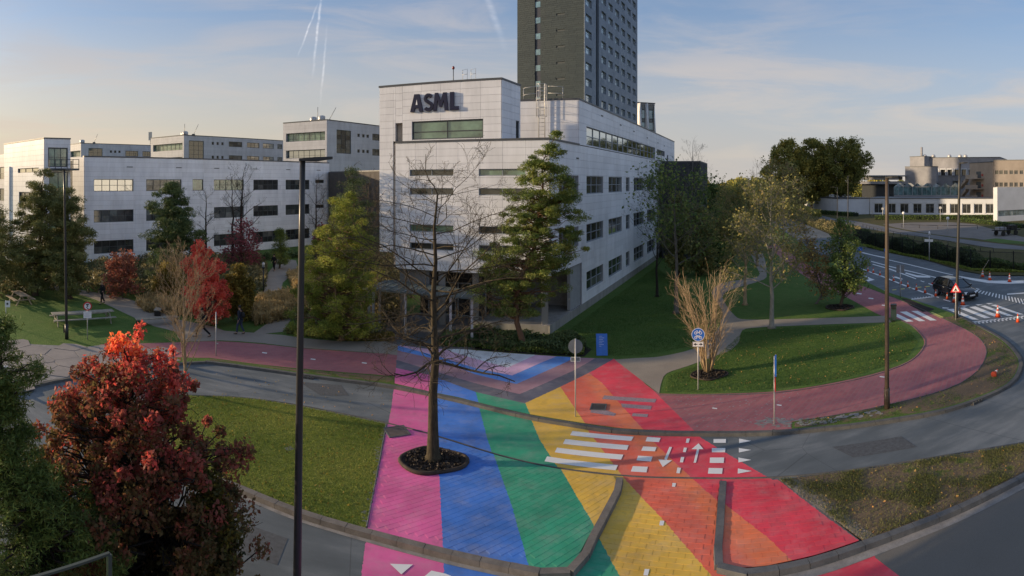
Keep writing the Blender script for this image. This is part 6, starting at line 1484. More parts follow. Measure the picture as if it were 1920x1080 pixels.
# ------------------------------------------------------------------ street furniture
M['pole'] = simple('lamp_post_paint', (.035,.035,.035), .38, .1); M['pole_warm_lit'] = simple('warm_lit_post', (.075,.055,.04), .4, .1)  # the brown post colour paints warm sunlight onto one lamp post
M['lens'] = simple('lamp_lens', (.5,.5,.48), .2); M['sign_back'] = simple('grey_sign_back', (.20,.22,.24), .5, .1); M['blue'] = simple('sign_blue', (.02,.14,.55), .4, .03)
M['red'] = simple('sign_red', (.55,.03,.035), .4, .03); M['sw'] = simple('sign_white', (.78,.78,.78), .4, .03); M['black'] = simple('sign_black', (.012,.012,.012), .5, .03)
def lamp(px, d, ytop, arm, head, label, w0=.09, w1=.055, z0=0.0, lean=0.0, mat='pole'):
    x, y = PD(px, d); zt = ZZ(ytop, d); t = thing('lamp_post', label, 'lamp post', (x,y,z0)); a = (px-CX)/F; rx, ry = math.cos(a), -math.sin(a)
    mb = MB(); n = 6
    mb.tube([(x+rx*lean*k/n, y+ry*lean*k/n, z0+(zt-z0)*k/n) for k in range(n+1)], [w0+(w1-w0)*k/n for k in range(n+1)], 16); mb.build('pole', M[mat], t)
    mb = MB(); mb.tube([(x,y,z0),(x,y,z0+.9)], w0*1.25, 16); mb.build('base_sleeve', M[mat], t)
    X, Y = x+rx*lean, y+ry*lean; ux, uy = rx*math.copysign(1,arm), ry*math.copysign(1,arm); A_l = abs(arm)
    mb = MB(); fr = ((X,Y),(ux,uy),(-uy,ux)); v = [q3(fr,-.08,-.09,zt-.02),q3(fr,A_l*.45,-.15,zt-.03),q3(fr,A_l,-.10,zt+.02),q3(fr,A_l,.10,zt+.02),q3(fr,A_l*.45,.15,zt-.03),q3(fr,-.08,.09,zt-.02)]
    v2 = [(p[0],p[1],p[2]+(.09 if i in (1,4) else .05)) for i, p in enumerate(v)]
    mb.add(v+v2, [(5,4,3,2,1,0),(6,7,8,9,10,11)]+[(i,(i+1)%6,(i+1)%6+6,i+6) for i in range(6)]); hd = mb.build('lamp_head', M['pole'], t)
    mb = MB(); mb.add([q3(fr,A_l*.3,-.09,zt-.045),q3(fr,A_l*.85,-.08,zt-.03),q3(fr,A_l*.85,.08,zt-.03),q3(fr,A_l*.3,.09,zt-.045)], [(3,2,1,0)]); mb.build('lens', M['lens'], hd)
    mb = MB(); mb.fbox(fr, -.05, .05, -w0*1.32, -w0*1.2, z0+.35, z0+.8); mb.build('access_door', M[mat], t)
    return t
lamp(556, 12.0, 300, .64, 1, 'tall near lamp post rising from the bottom edge in front of the low white wing', .093, .060, -.02, .13)
lamp(1663, 23.3, 333, .45, 1, 'brownish lamp post at the edge of the red cycle path, left of the litter bin', .10, .075, .05, 0, 'pole_warm_lit')
lamp(1793, 38.9, 306, .55, 1, 'dark lamp post on the verge beside the crossing, with the red triangle sign on it', .11, .09, .05, .25)
lamp(125, 33.6, 318, -.7, 1, 'slim dark lamp post on the garden lawn beside the picnic tables', .09, .06, .1, -.15)
lamp(1590, 128, 330, .5, 1, 'distant dark lamp post near the left part of the pavilion', .12, .09, .1)
lamp(1570, 120, 351, -1.6, 1, 'distant slender street lamp with a curved arm by the pavilion corner', .08, .06, .1)
def globe(px, y0, y1, label, group=None):
    d = DG(y0); x, y = PD(px, d); zt = ZZ(y1, d); t = thing('globe_lamp', label, 'globe lamp', (x,y,.1), 0, group)
    mb = MB(); mb.tube([(x,y,.1),(x,y,zt-.3)], .05, 8); mb.build('pole', M['galv'], t); mb = MB()
    mb.lathe([(.3*math.sin(a), .3-.3*math.cos(a)) for a in np.linspace(.05, math.pi-.05, 9)], (x,y,zt-.35), 14); mb.build('globe', M['sw'], t)
globe(1694, 428, 399, 'white globe lamp standing nearer the pavilion windows'); globe(1777, 440, 409, 'white globe lamp standing on the car park edge, right of the brownish lamp post')
# garden lantern
x, y = G(494, 560, .1); t = thing('garden_lantern', 'short garden lantern among the golden grasses by the winding path', 'lantern', (x,y,.1)); zt = ZZ(490, DG(560))
mb = MB(); mb.tube([(x,y,.1),(x,y,zt-.5)], .06, 8); mb.build('pole', M['pole'], t); mb = MB(); mb.lathe([(.10,0),(.16,.05),(.16,.12),(.05,.14)], (x,y,zt-.52), 10); mb.build('collar', M['pole'], t); mb = MB(); mb.lathe([(.10,0),(.12,.32),(.02,.4)], (x,y,zt-.4), 10); mb.build('lantern', M['galv'], t)

def sign_frame(px, d):
    """sign plane facing the camera side: origin, right, toward viewer"""
    x, y = PD(px, d); a = (px-CX)/F; return ((x,y),(math.cos(a),-math.sin(a)),(-math.sin(a),-math.cos(a)))
def flat(mb, fr, pts, n, z0=0):
    mb.add([q3(fr, u, n, z0+z) for u, z in pts], [tuple(range(len(pts)))])
def circ(r, n=28, cu=0, cz=0): return [(cu+r*math.cos(a), cz+r*math.sin(a)) for a in np.linspace(0, 2*math.pi, n+1)[:-1]]
def rdisc(fr, r, zc, n0, n1, name, mat, par):
    mb = MB(); p0 = q3(fr,0,n0,zc); p1 = q3(fr,0,n1,zc); mb.tube([p0,p1], r, 28); return mb.build(name, mat, par)
def post(fr, z0, z1, par, r=.03, mat='galv'):
    mb = MB(); mb.tube([q3(fr,0,0,z0), q3(fr,0,0,z1)], r, 10); return mb.build('post', M[mat], par)
def line(mb, fr, pts, w_, n, z0, closed=False):
    if closed: pts = pts+pts[:1]
    for (a,b),(c,e) in zip(pts, pts[1:]):
        L = math.hypot(c-a, e-b)
        if L < 1e-6: continue
        nx, nz = -(e-b)/L*w_/2, (c-a)/L*w_/2; flat(mb, fr, [(a+nx,b+nz),(a-nx,b-nz),(c-nx,e-nz),(c+nx,e+nz)], n, z0)
# blue cycle + moped sign
d = DG(735); fr = sign_frame(1309, d); zc = ZZ(627, d); rr = 12.5*d/F
t = thing('cycle_sign', 'round blue moped and cycle path sign with a small double-arrow plate on a thin post', 'road sign', q3(fr,0,0,.1))
post(fr, .1, zc+rr, t); rdisc(fr, rr, zc, .03, .045, 'blue_disc', M['blue'], t)
mb = MB()
for k in range(28):
    a, b = 2*math.pi*k/28, 2*math.pi*(k+1)/28; flat(mb, fr, [(rr*.93*math.cos(a),rr*.93*math.sin(a)),(rr*.99*math.cos(a),rr*.99*math.sin(a)),(rr*.99*math.cos(b),rr*.99*math.sin(b)),(rr*.93*math.cos(b),rr*.93*math.sin(b))], .047, zc)
mb.build('white_rim', M['sw'], t)
s_ = rr
for cz, kind in ((.34, 'm'), (-.36, 'b')):
    mb = MB()
    for cu in (-.36, .36): line(mb, fr, [(q[0]*s_, q[1]*s_) for q in circ(.19, 12, cu, cz-.08)], .045*s_*1.6, .048, zc, True)
    P_ = [(-.36,cz-.08),(-.10,cz+.18),(.24,cz+.18),(.36,cz-.08)] if kind == 'b' else [(-.36,cz-.08),(-.05,cz-.08),(.22,cz+.02),(.30,cz+.24),(.2,cz+.28)]
    line(mb, fr, [(a*s_, b*s_) for a, b in P_], .09*s_, .048, zc); line(mb, fr, [(a*s_, b*s_) for a, b in [(-.10,cz+.18),(0,cz-.08),(.24,cz+.18)]], .07*s_, .048, zc)
    line(mb, fr, [(a*s_, b*s_) for a, b in [(-.30,cz+.24),(-.08,cz+.24)]], .08*s_, .048, zc)
    mb.build('cycle_symbol', M['sw'], t)
zp = ZZ(645, d); hw, hh = 10.5*d/F, 4.8*d/F
mb = MB(); mb.fbox(fr, -hw, hw, .03, .045, zp-hh, zp+hh); pl_ = mb.build('arrow_plate', M['sw'], t)
mb = MB(); flat(mb, fr, [(-hw*.5,-.02),(-hw*.12,-.02),(-hw*.12,.02),(-hw*.5,.02)], .047, zp); flat(mb, fr, [(hw*.12,-.02),(hw*.5,-.02),(hw*.5,.02),(hw*.12,.02)], .047, zp)
flat(mb, fr, [(-hw*.85,0),(-hw*.42,-hh*.55),(-hw*.42,hh*.55)], .047, zp); flat(mb, fr, [(hw*.85,0),(hw*.42,hh*.55),(hw*.42,-hh*.55)], .047, zp)
line(mb, fr, [(-hw*.95,-hh*.9),(hw*.95,-hh*.9),(hw*.95,hh*.9),(-hw*.95,hh*.9)], .012, .0465, zp, True); mb.build('arrows', M['black'], pl_)
# sign seen from behind
d = DG(786); fr = sign_frame(1079, d); t = thing('road_sign', 'round road sign seen from its grey back, standing on the yellow paint', 'road sign', q3(fr,0,0,.1))
post(fr, .1, ZZ(635,d), t, .028); rdisc(fr, 13.5*d/F, ZZ(650,d), -.045, -.03, 'disc_back', M['sign_back'], t)
mb = MB(); zp = ZZ(674,d); mb.fbox(fr, -.19, .19, -.045, -.03, zp-.085, zp+.085); q_ = mb.build('plate', M['sign_back'], t)
mb = MB(); line(mb, fr, [(-.185,-.08),(.185,-.08),(.185,.08),(-.185,.08)], .022, -.028, zp, True); mb.build('pale_edge', M['sw'], q_)
# edge-on sign
d = DG(800); fr = sign_frame(1452, d); t = thing('road_sign', 'thin post with two small signs seen edge-on, by the kerb drain', 'road sign', q3(fr,0,0,.1)); post(fr, .1, ZZ(668,d), t, .028)
mb = MB(); mb.fbox(fr, .02, .08, -.20, .20, ZZ(703,d), ZZ(668,d)); mb.build('blue_disc', M['blue'], t); mb = MB(); mb.fbox(fr, .02, .05, -.2, .2, ZZ(732,d), ZZ(705,d)); mb.build('red_plate', M['red'], t)
# round red-rimmed sign with text plate
d = DG(640); fr = sign_frame(164, d); t = thing('road_sign', 'round white sign with a red rim above a white text plate on the garden lawn', 'road sign', q3(fr,0,0,.1)); post(fr, .1, ZZ(566,d), t)
rr = 8.2*d/F; zc = ZZ(574,d); rdisc(fr, rr, zc, .03, .045, 'red_rim', M['red'], t); mb = MB(); flat(mb, fr, circ(rr*.74), .047, zc); f_ = mb.build('white_face', M['sw'], t)
mb = MB(); flat(mb, fr, [(-.12,.08),(-.06,.15),(.06,.15),(.12,.08)], .049, zc); flat(mb, fr, circ(.05,10,.0,.02), .049, zc); flat(mb, fr, [(-.05,-.04),(.08,-.15),(.05,-.18),(-.08,-.08)], .049, zc); mb.build('black_symbol', M['black'], f_)
mb = MB(); zp = ZZ(590,d); mb.fbox(fr, -.24, .24, .03, .045, zp-.19, zp+.19); p_ = mb.build('text_plate', M['sw'], t)
mb = MB()
for k, w_ in enumerate((.18,.12,.2,.15)): line(mb, fr, [(-w_,.11-k*.07),(w_,.11-k*.07)], .012, .047, zp)
mb.build('text_lines', simple('grey_print', (.3,.33,.38), .6), p_)
# small white sign at far left
d = DG(612); fr = sign_frame(11, d); t = thing('path_sign', 'small white sign with a dark symbol at the far left edge of the lawn', 'sign', q3(fr,0,0,.1)); post(fr, .1, ZZ(563,d), t)
mb = MB(); zp = ZZ(570,d); mb.fbox(fr, -.06, .28, .03, .045, zp-.2, zp+.22); w_ = mb.build('plate', M['sw'], t); mb = MB(); flat(mb, fr, circ(.07,12,.1,.02), .047, zp); mb.build('symbol', M['black'], w_)
d = DG(722); fr = sign_frame(11, d); t = thing('bollard', 'grey-blue square post standing on the slab plaza at the left edge', 'bollard', q3(fr,0,0,.1)); mb = MB(); mb.fbox(fr, -.08, .08, -.08, .08, .1, ZZ(690,d)); mb.build('post', M['galv'], t); mb = MB(); mb.fbox(fr, -.10, .10, -.10, .10, ZZ(690,d), ZZ(688,d)+.03); mb.build('cap', M['galv'], t)
# thin grey post by the path
d = DG(671); fr = sign_frame(405, d); t = thing('marker_post', 'thin plain grey post with a short arm between cycle path and road', 'post', q3(fr,0,0,.1)); post(fr, .1, ZZ(585,d), t, .03); mb = MB(); mb.fbox(fr, -.02, .12, -.02, .02, .75, .80); mb.build('arm', M['galv'], t)
# blue A-board
d = DG(668); fr = sign_frame(1129, d); t = thing('pavement_board', 'blue A-frame notice board on the lawn edge at the tip of the rainbow', 'notice board', q3(fr,0,0,.1))
w_, h_ = 10.5*d/F, 39*d/F
mb = MB(); mb.hexa([q3(fr,-w_,.22,.12),q3(fr,w_,.22,.12),q3(fr,w_,.26,.12),q3(fr,-w_,.26,.12),q3(fr,-w_-.03,0,.1+h_),q3(fr,w_-.03,0,.1+h_),q3(fr,w_-.03,.04,.1+h_),q3(fr,-w_-.03,.04,.1+h_)]); fb_ = mb.build('front_board', simple('board_blue', (.03,.17,.60), .4, .1), t)
mb = MB()
for k, l in enumerate((.09,.16,.12,.15,.10,.14,.07)):
    f = .88-k*.075; n_ = .04+.22*(1-f)+.003; z_ = .1+h_*f; mb.add([q3(fr,-.17,n_,z_),q3(fr,-.17+l*1.8,n_,z_),q3(fr,-.17+l*1.8,n_-.004,z_+.025),q3(fr,-.17,n_-.004,z_+.025)], [(0,1,2,3)])
mb.build('print', simple('board_print', (.35,.5,.8), .5), fb_)
mb = MB(); mb.hexa([q3(fr,-w_,-.26,.12),q3(fr,w_,-.26,.12),q3(fr,w_,-.22,.12),q3(fr,-w_,-.22,.12),q3(fr,-w_-.03,-.04,.1+h_),q3(fr,w_-.03,-.04,.1+h_),q3(fr,w_-.03,-.005,.1+h_),q3(fr,-w_-.03,-.005,.1+h_)]); mb.build('back_board', M['black'], t)
# warning triangle on the dark lamp post
d = 38.2; fr = sign_frame(1792, d); t = thing('warning_sign', 'white triangular warning sign with red border beside the dark lamp post', 'road sign', q3(fr,0,0,.1)); post(fr, .1, ZZ(530,d), t, .03)
zc = ZZ(548,d); mb = MB(); T_ = [(-.37,0),(.37,0),(0,.66)]
mb.add([q3(fr,u,n_,zc+z) for n_ in (.03,.045) for u, z in T_], [(0,1,2),(3,4,5),(0,1,4,3),(1,2,5,4),(2,0,3,5)]); mb.build('red_border', M['red'], t)
mb = MB(); flat(mb, fr, [(-.24,.075),(.24,.075),(0,.50)], .047, zc); f_ = mb.build('white_face', M['sw'], t); mb = MB(); flat(mb, fr, [(-.12,.11),(.12,.11),(.03,.26),(-.03,.26)], .049, zc); flat(mb, fr, circ(.035,8,0,.31), .049, zc); mb.build('black_symbol', M['black'], f_)
# litter bin
d = DG(605); fr = sign_frame(1675.5, d); t = thing('litter_bin', 'dark green litter bin where the footpath meets the red cycle path', 'litter bin', q3(fr,0,0,.1)); w_ = .19
mb = MB(); mb.fbox(fr, -w_, w_, -.2, .2, .2, 1.15); mb.build('body', simple('bin_green', (.02,.04,.038), .5), t); mb = MB(); mb.fbox(fr, -w_-.02, w_+.02, -.22, .22, 1.15, 1.25); mb.build('lid', M['black'], t)
mb = MB(); mb.fbox(fr, -.12, .12, .2, .215, .95, 1.08); mb.build('slot', M['black'], t); mb = MB(); mb.fbox(fr, -.07, .07, -.07, .07, .08, .2); mb.build('foot', M['black'], t)
# yellow bollard with blue arrow disc
for px, yb, yt, lab in ((1661.5, 483, 465, 'yellow traffic bollard topped by a blue arrow disc on the central reservation'), (1613, 474, 464, 'second small yellow and blue bollard half hidden by the green tree')):
    d = DG(yb); fr = sign_frame(px, d); t = thing('traffic_bollard', lab, 'bollard', q3(fr,0,0,0)); zt = ZZ(yt, d)
    mb = MB(); mb.fbox(fr, -.15, .15, -.08, .08, 0, zt-.45); mb.build('body', simple('bollard_yellow', (.75,.42,.02), .5), t); rdisc(fr, .28, zt-.25, -.02, .02, 'blue_disc', M['blue'], t)
    mb = MB(); line(mb, fr, [(-.12,.12),(.10,-.10)], .05, .022, zt-.25); mb.build('white_arrow', M['sw'], t)
# camera pole with small lamp
d = DG(490); fr = sign_frame(1742.5, d); t = thing('sign_pole', 'grey pole with street-name plates and a small lantern in front of the black fence', 'sign', q3(fr,0,0,.05)); zt = ZZ(432,d)
post(fr, .05, zt-.5, t, .06); mb = MB(); mb.tube([q3(fr,0,0,zt-.5), q3(fr,0,0,zt-.1)], [.16,.07], 10); mb.build('lantern', M['sw'], t)
for k, (a, b, z_) in enumerate(((-.58,.02,1.1),(-.02,.45,1.12))): mb = MB(); mb.fbox(fr, a, b, .07, .1, zt-z_-.25, zt-z_+.05); mb.build('name_plate', M['sw'], t)
# posts near the road
d = DG(561); fr = sign_frame(1688, d); t = thing('gantry_sign', 'thin grey post with two narrow panels seen from behind, right of the brownish lamp post', 'road sign', q3(fr,0,0,.1)); post(fr, .1, ZZ(497,d), t, .035)
for a, b in ((-.32,-.05),(.05,.32)): mb = MB(); mb.fbox(fr, a, b, -.05, -.035, ZZ(512,d), ZZ(497,d)); mb.build('panel', M['sign_back'], t)
for px, yb, yt, lab in ((1635,408,394,'thin post in front of the pavilion'),(1655,412,388,'small plated post near the pavilion windows'),(1763,416,386,'plain post on the car park edge')):
    d = DG(yb); fr = sign_frame(px, d); t = thing('post', lab, 'post', q3(fr,0,0,.1)); post(fr, .1, ZZ(yt,d), t, .06); mb = MB(); mb.fbox(fr, -.3, .3, .06, .09, ZZ(yt,d)-.7, ZZ(yt,d)-.2); mb.build('plate', M['galv'], t)
# low car park rail
mb = MB(); P_ = [G(*q_, .1) for q_ in crop([(1040,102),(1130,106),(1300,112),(1450,110),(1585,112)],1420,400,3.84)]
t = thing('car_park_rail', 'low dark wooden rail round the car park', 'rail', (*P_[0],.1))
for k in range(len(P_)-1):
    mb = MB(); mb.tube([(*P_[k],.75),(*P_[k+1],.75)], .06, 5); mb.build('rail', M['pole'], t)
for p in resample(P_, 3.5): mb = MB(); mb.tube([(p.x,p.y,.1),(p.x,p.y,.8)], .06, 5); mb.build('post', M['pole'], t)
P_ = [G(*q_, .1) for q_ in crop([(760,98),(900,140),(1060,170),(1240,205),(1400,235),(1560,262),(1700,282)],1420,400,3.84)]
t = thing('path_rail', 'low dark rail along the grey path behind the black fence', 'rail', (*P_[0],.1))
for p, q_ in zip(P_, P_[1:]): mb = MB(); mb.tube([(*p,.7),(*q_,.7)], .035, 5); mb.build('rail', M['pole'], t)
for p in resample(P_, 2.6): mb = MB(); mb.tube([(p.x,p.y,.1),(p.x,p.y,.75)], .05, 5); mb.build('post', M['pole'], t)
# black bar fence
FP = [G(*q_, .05) for q_ in [(1600,452),(1616,459),(1680,474),(1743,486),(1777,494),(1826,506),(1870,509),(1925,510),(1990,512)]]
t = thing('bar_fence', 'long black steel bar fence along the far side of the main road', 'fence', (*FP[0], .05)); SP = resample(FP, 2.45)
M['fence'] = simple('fence_black', (.008,.01,.01), .6)
for a, b in zip(SP, SP[1:]):
    mb = MB(); mb.box(a.x-.04,a.x+.04,a.y-.04,a.y+.04,.05,2.25); mb.build('post', M['fence'], t)
    fr = frame_at(a.xy, (b-a).xy, (0,-1)); L = (b-a).length; mb = MB(); n = 19
    for z_ in (.25, 2.05): mb.fbox(fr, .04, L-.04, -.02, .02, z_, z_+.04)
    for k in range(n): u_ = .1+(L-.2)*k/(n-1); mb.fbox(fr, u_-.011, u_+.011, -.011, .011, .12, 2.15)
    mb.build('bar_panel', M['fence'], t)
# planting behind the fence
def behind(pts, off0, off1, h, n, seed, leaf, name, size):
    P = [Vector((*p,0)) for p in pts]; r = np.random.default_rng(seed); L = np.cumsum([0]+[(b-a).length for a, b in zip(P,P[1:])]); s_ = r.uniform(0,L[-1],n)
    xs = np.interp(s_, L, [p.x for p in P]); ys = np.interp(s_, L, [p.y for p in P]); d = (P[-1]-P[0]).normalized(); nx, ny = d.y, -d.x
    if nx*xs.mean()+ny*ys.mean() < 0: nx, ny = -nx, -ny
    o = r.uniform(off0, off1, n); z = .05+r.uniform(0,1,n)**.7*h*(.75+.25*np.sin(s_*.9))
    leaf_mesh(name, np.column_stack([xs+nx*o, ys+ny*o, z]), size, L_[leaf], None, .35+r.normal(size=n)*.2, r, kind='stuff')
behind(FP[:6], .3, 2.2, 2.0, 26000, 1, 'pine_d', 'fence_planting', .26); behind(FP[5:], .5, 2.0, 1.2, 5000, 2, 'green', 'fence_planting', .26); behind(FP, -.7, -.1, .3, 9000, 3, 'turf', 'fence_grass', .22)

# cones --------------------------------------------------------
M['cone'] = simple('cone_orange', (.75,.09,.02), .45, .1)
def make_cone(h, name, bands):
    t = bpy.data.objects.new('traffic_cone', None); link(t); ORG[t.name] = Vector((0,0,0)); t['category'] = 'traffic cone'
    r0 = h*.20; mb = MB(); b = h*.27; mb.prism([(b*math.cos(a),b*math.sin(a)) for a in [R(22.5+45*k) for k in range(8)]], 0, h*.05); mb.build('base', simple('cone_base', (.25,.03,.015), .7), t)
    prof = lambda f: r0*(1-f)+.022*f
    fs = [0,.28,.50,.64,.80,1.0] if bands == 2 else [0,.42,.70,.9,1.0]
    cols = ['cone','sw','cone','sw','cone'] if bands == 2 else ['cone','sw','cone','cone']
    nm = ['cone_body','reflective_band','cone_body','reflective_band','cone_tip'] if bands == 2 else ['cone_body','reflective_band','cone_body','cone_tip']
    for a, b_, c, n in zip(fs, fs[1:], cols, nm): mb = MB(); mb.tube([(0,0,h*(.05+.95*a)),(0,0,h*(.05+.95*b_))], [prof(a),prof(b_)], 14); mb.build(n, M[c], t)
    return t
big = make_cone(.82, 'big', 2); small = make_cone(.56, 'small', 1)
coneS = [(835,428,'farthest of the row of small cones along the lane line'),(883,446,'small cone second from the far end of the lane row'),(932,467,'small cone just left of the brownish lamp post'),(981,487,'small cone just right of the brownish lamp post'),(1032,508,'small cone under the thin post with two panels'),(1084,530,'small cone on the lane line where the yellow dashes begin'),(1145,552,'small cone on the lane line two before the car'),(1208,573,'small cone on the lane line just before the car'),(1285,597,'small cone beside the rear wheel of the black car'),(1367,618,'small cone beside the front door of the black car'),(1875,783,'small cone on the white line at the right edge'),(797,418,'half-hidden small cone at the edge of the green tree')]
coneB = [(1418,640,'large cone between the black car and the dark lamp post'),(1479,660,'large cone in front of the black car, right of the lamp post'),(1731,746,'large cone standing on the zebra stripes'),(1622,459,'leftmost large cone on the white splitter by the fence, with a stick leaning on it'),(1673,481,'middle large cone on the white splitter'),(1816,493,'rightmost large cone on the white splitter')]
def place_cones(root, L_, g):
    for i, (a, b, lab) in enumerate(L_):
        px, py = crop([(a,b)],1420,400,3.84)[0]; x, y = G(px, py, .01); c = root
        if i: c = dup(root, (x,y,.012), random.uniform(0,6), lab, g)
        else: c.location = (x,y,.012); c['label'] = lab; c['group'] = g
        s_ = random.uniform(.96,1.04); c.scale = (s_,s_,s_)
place_cones(small, coneS, 'small traffic cones on the main road'); place_cones(big, coneB, 'large traffic cones round the crossing')
x, y = G(*crop([(1640,463)],1420,400,3.84)[0], .01); t = thing('barrier_stick', 'thin pale stick leaning over the leftmost large cone by the fence', 'stick', (x,y,0)); mb = MB(); mb.tube([(x-.9,y,.02),(x-.2,y,1.0),(x+.7,y+.1,1.7)], .02, 4); mb.build('stick', M['beige'], t)
# fallen cone in the verge
x, y = G(1863, 707, .1); t = dup(small, (x,y,.22), .5, 'small cone fallen over in the outer verge'); t.rotation_euler = (R(82), 0, 1.9); t['group'] = 'fallen cones'

# picnic tables and benches --------------------------------------------------------
M['wood'] = simple('weathered_timber', (.40,.31,.21), .8, .25, 4, bstr=.3); M['wood_g'] = simple('grey_timber', (.30,.275,.22), .85, .25, 4, bstr=.3)
def picnic(name_l, px, py, rz, L, mat, label):
    x, y = G(px, py, .1); t = thing('picnic_table', label, 'picnic table', (0,0,0)); ORG[t.name] = Vector((0,0,0))
    for k in range(5): mb = MB(); mb.box(-L/2,L/2,-.36+k*.146,-.36+k*.146+.135,.72,.76); mb.build('table_board', mat, t)
    for s_ in (-1,1):
        for k in range(2): mb = MB(); a = s_*(.66+k*.15); mb.box(-L/2,L/2,a-.065,a+.065,.43,.465); mb.build('seat_board', mat, t)
        for e in (-L/2+.3, L/2-.3):
            mb = MB(); mb.hexa([(e-.03,s_*.62-.05,0),(e+.03,s_*.62-.05,0),(e+.03,s_*.62+.05,0),(e-.03,s_*.62+.05,0),(e-.03,s_*.22-.05,.72),(e+.03,s_*.22-.05,.72),(e+.03,s_*.22+.05,.72),(e-.03,s_*.22+.05,.72)]); mb.build('leg', mat, t)
    for e in (-L/2+.3, L/2-.3): mb = MB(); mb.box(e-.065,e-.032,-.85,.85,.36,.43); mb.build('cross_beam', mat, t)
    t.location = (x,y,.1); t.rotation_euler = (0,0,rz); return t
picnic('a', 38, 568, R(-20), 2.3, M['wood'], 'pale wooden picnic table on the lawn left of the slim lamp post')
picnic('b', 155, 606, R(58), 4.2, M['wood_g'], 'long grey-timber picnic table behind the round red-rimmed sign')
picnic('c', 62, 515, R(-15), 2.3, M['wood'], 'far pale picnic table under the pointed pine')
def bench(px, py, rz, L, label, h=.45):
    x, y = G(px, py, .1); t = thing('bench', label, 'bench', (0,0,0)); ORG[t.name] = Vector((0,0,0))
    for k in range(3): mb = MB(); mb.box(-L/2,L/2,-.24+k*.16,-.24+k*.16+.15,h-.06,h); mb.build('seat_board', M['wood_g'], t)
    for e in (-L/2+.15, L/2-.15): mb = MB(); mb.box(e-.07,e+.07,-.22,.22,0,h-.06); mb.build('leg', M['black'], t)
    t.location = (x,y,.1); t.rotation_euler = (0,0,rz)
bench(298, 588, R(-62), 1.8, 'short backless bench with black legs beside the golden grass'); bench(294, 608, R(52), 2.9, 'long low backless bench at the edge of the footpath left of the bare tan tree')

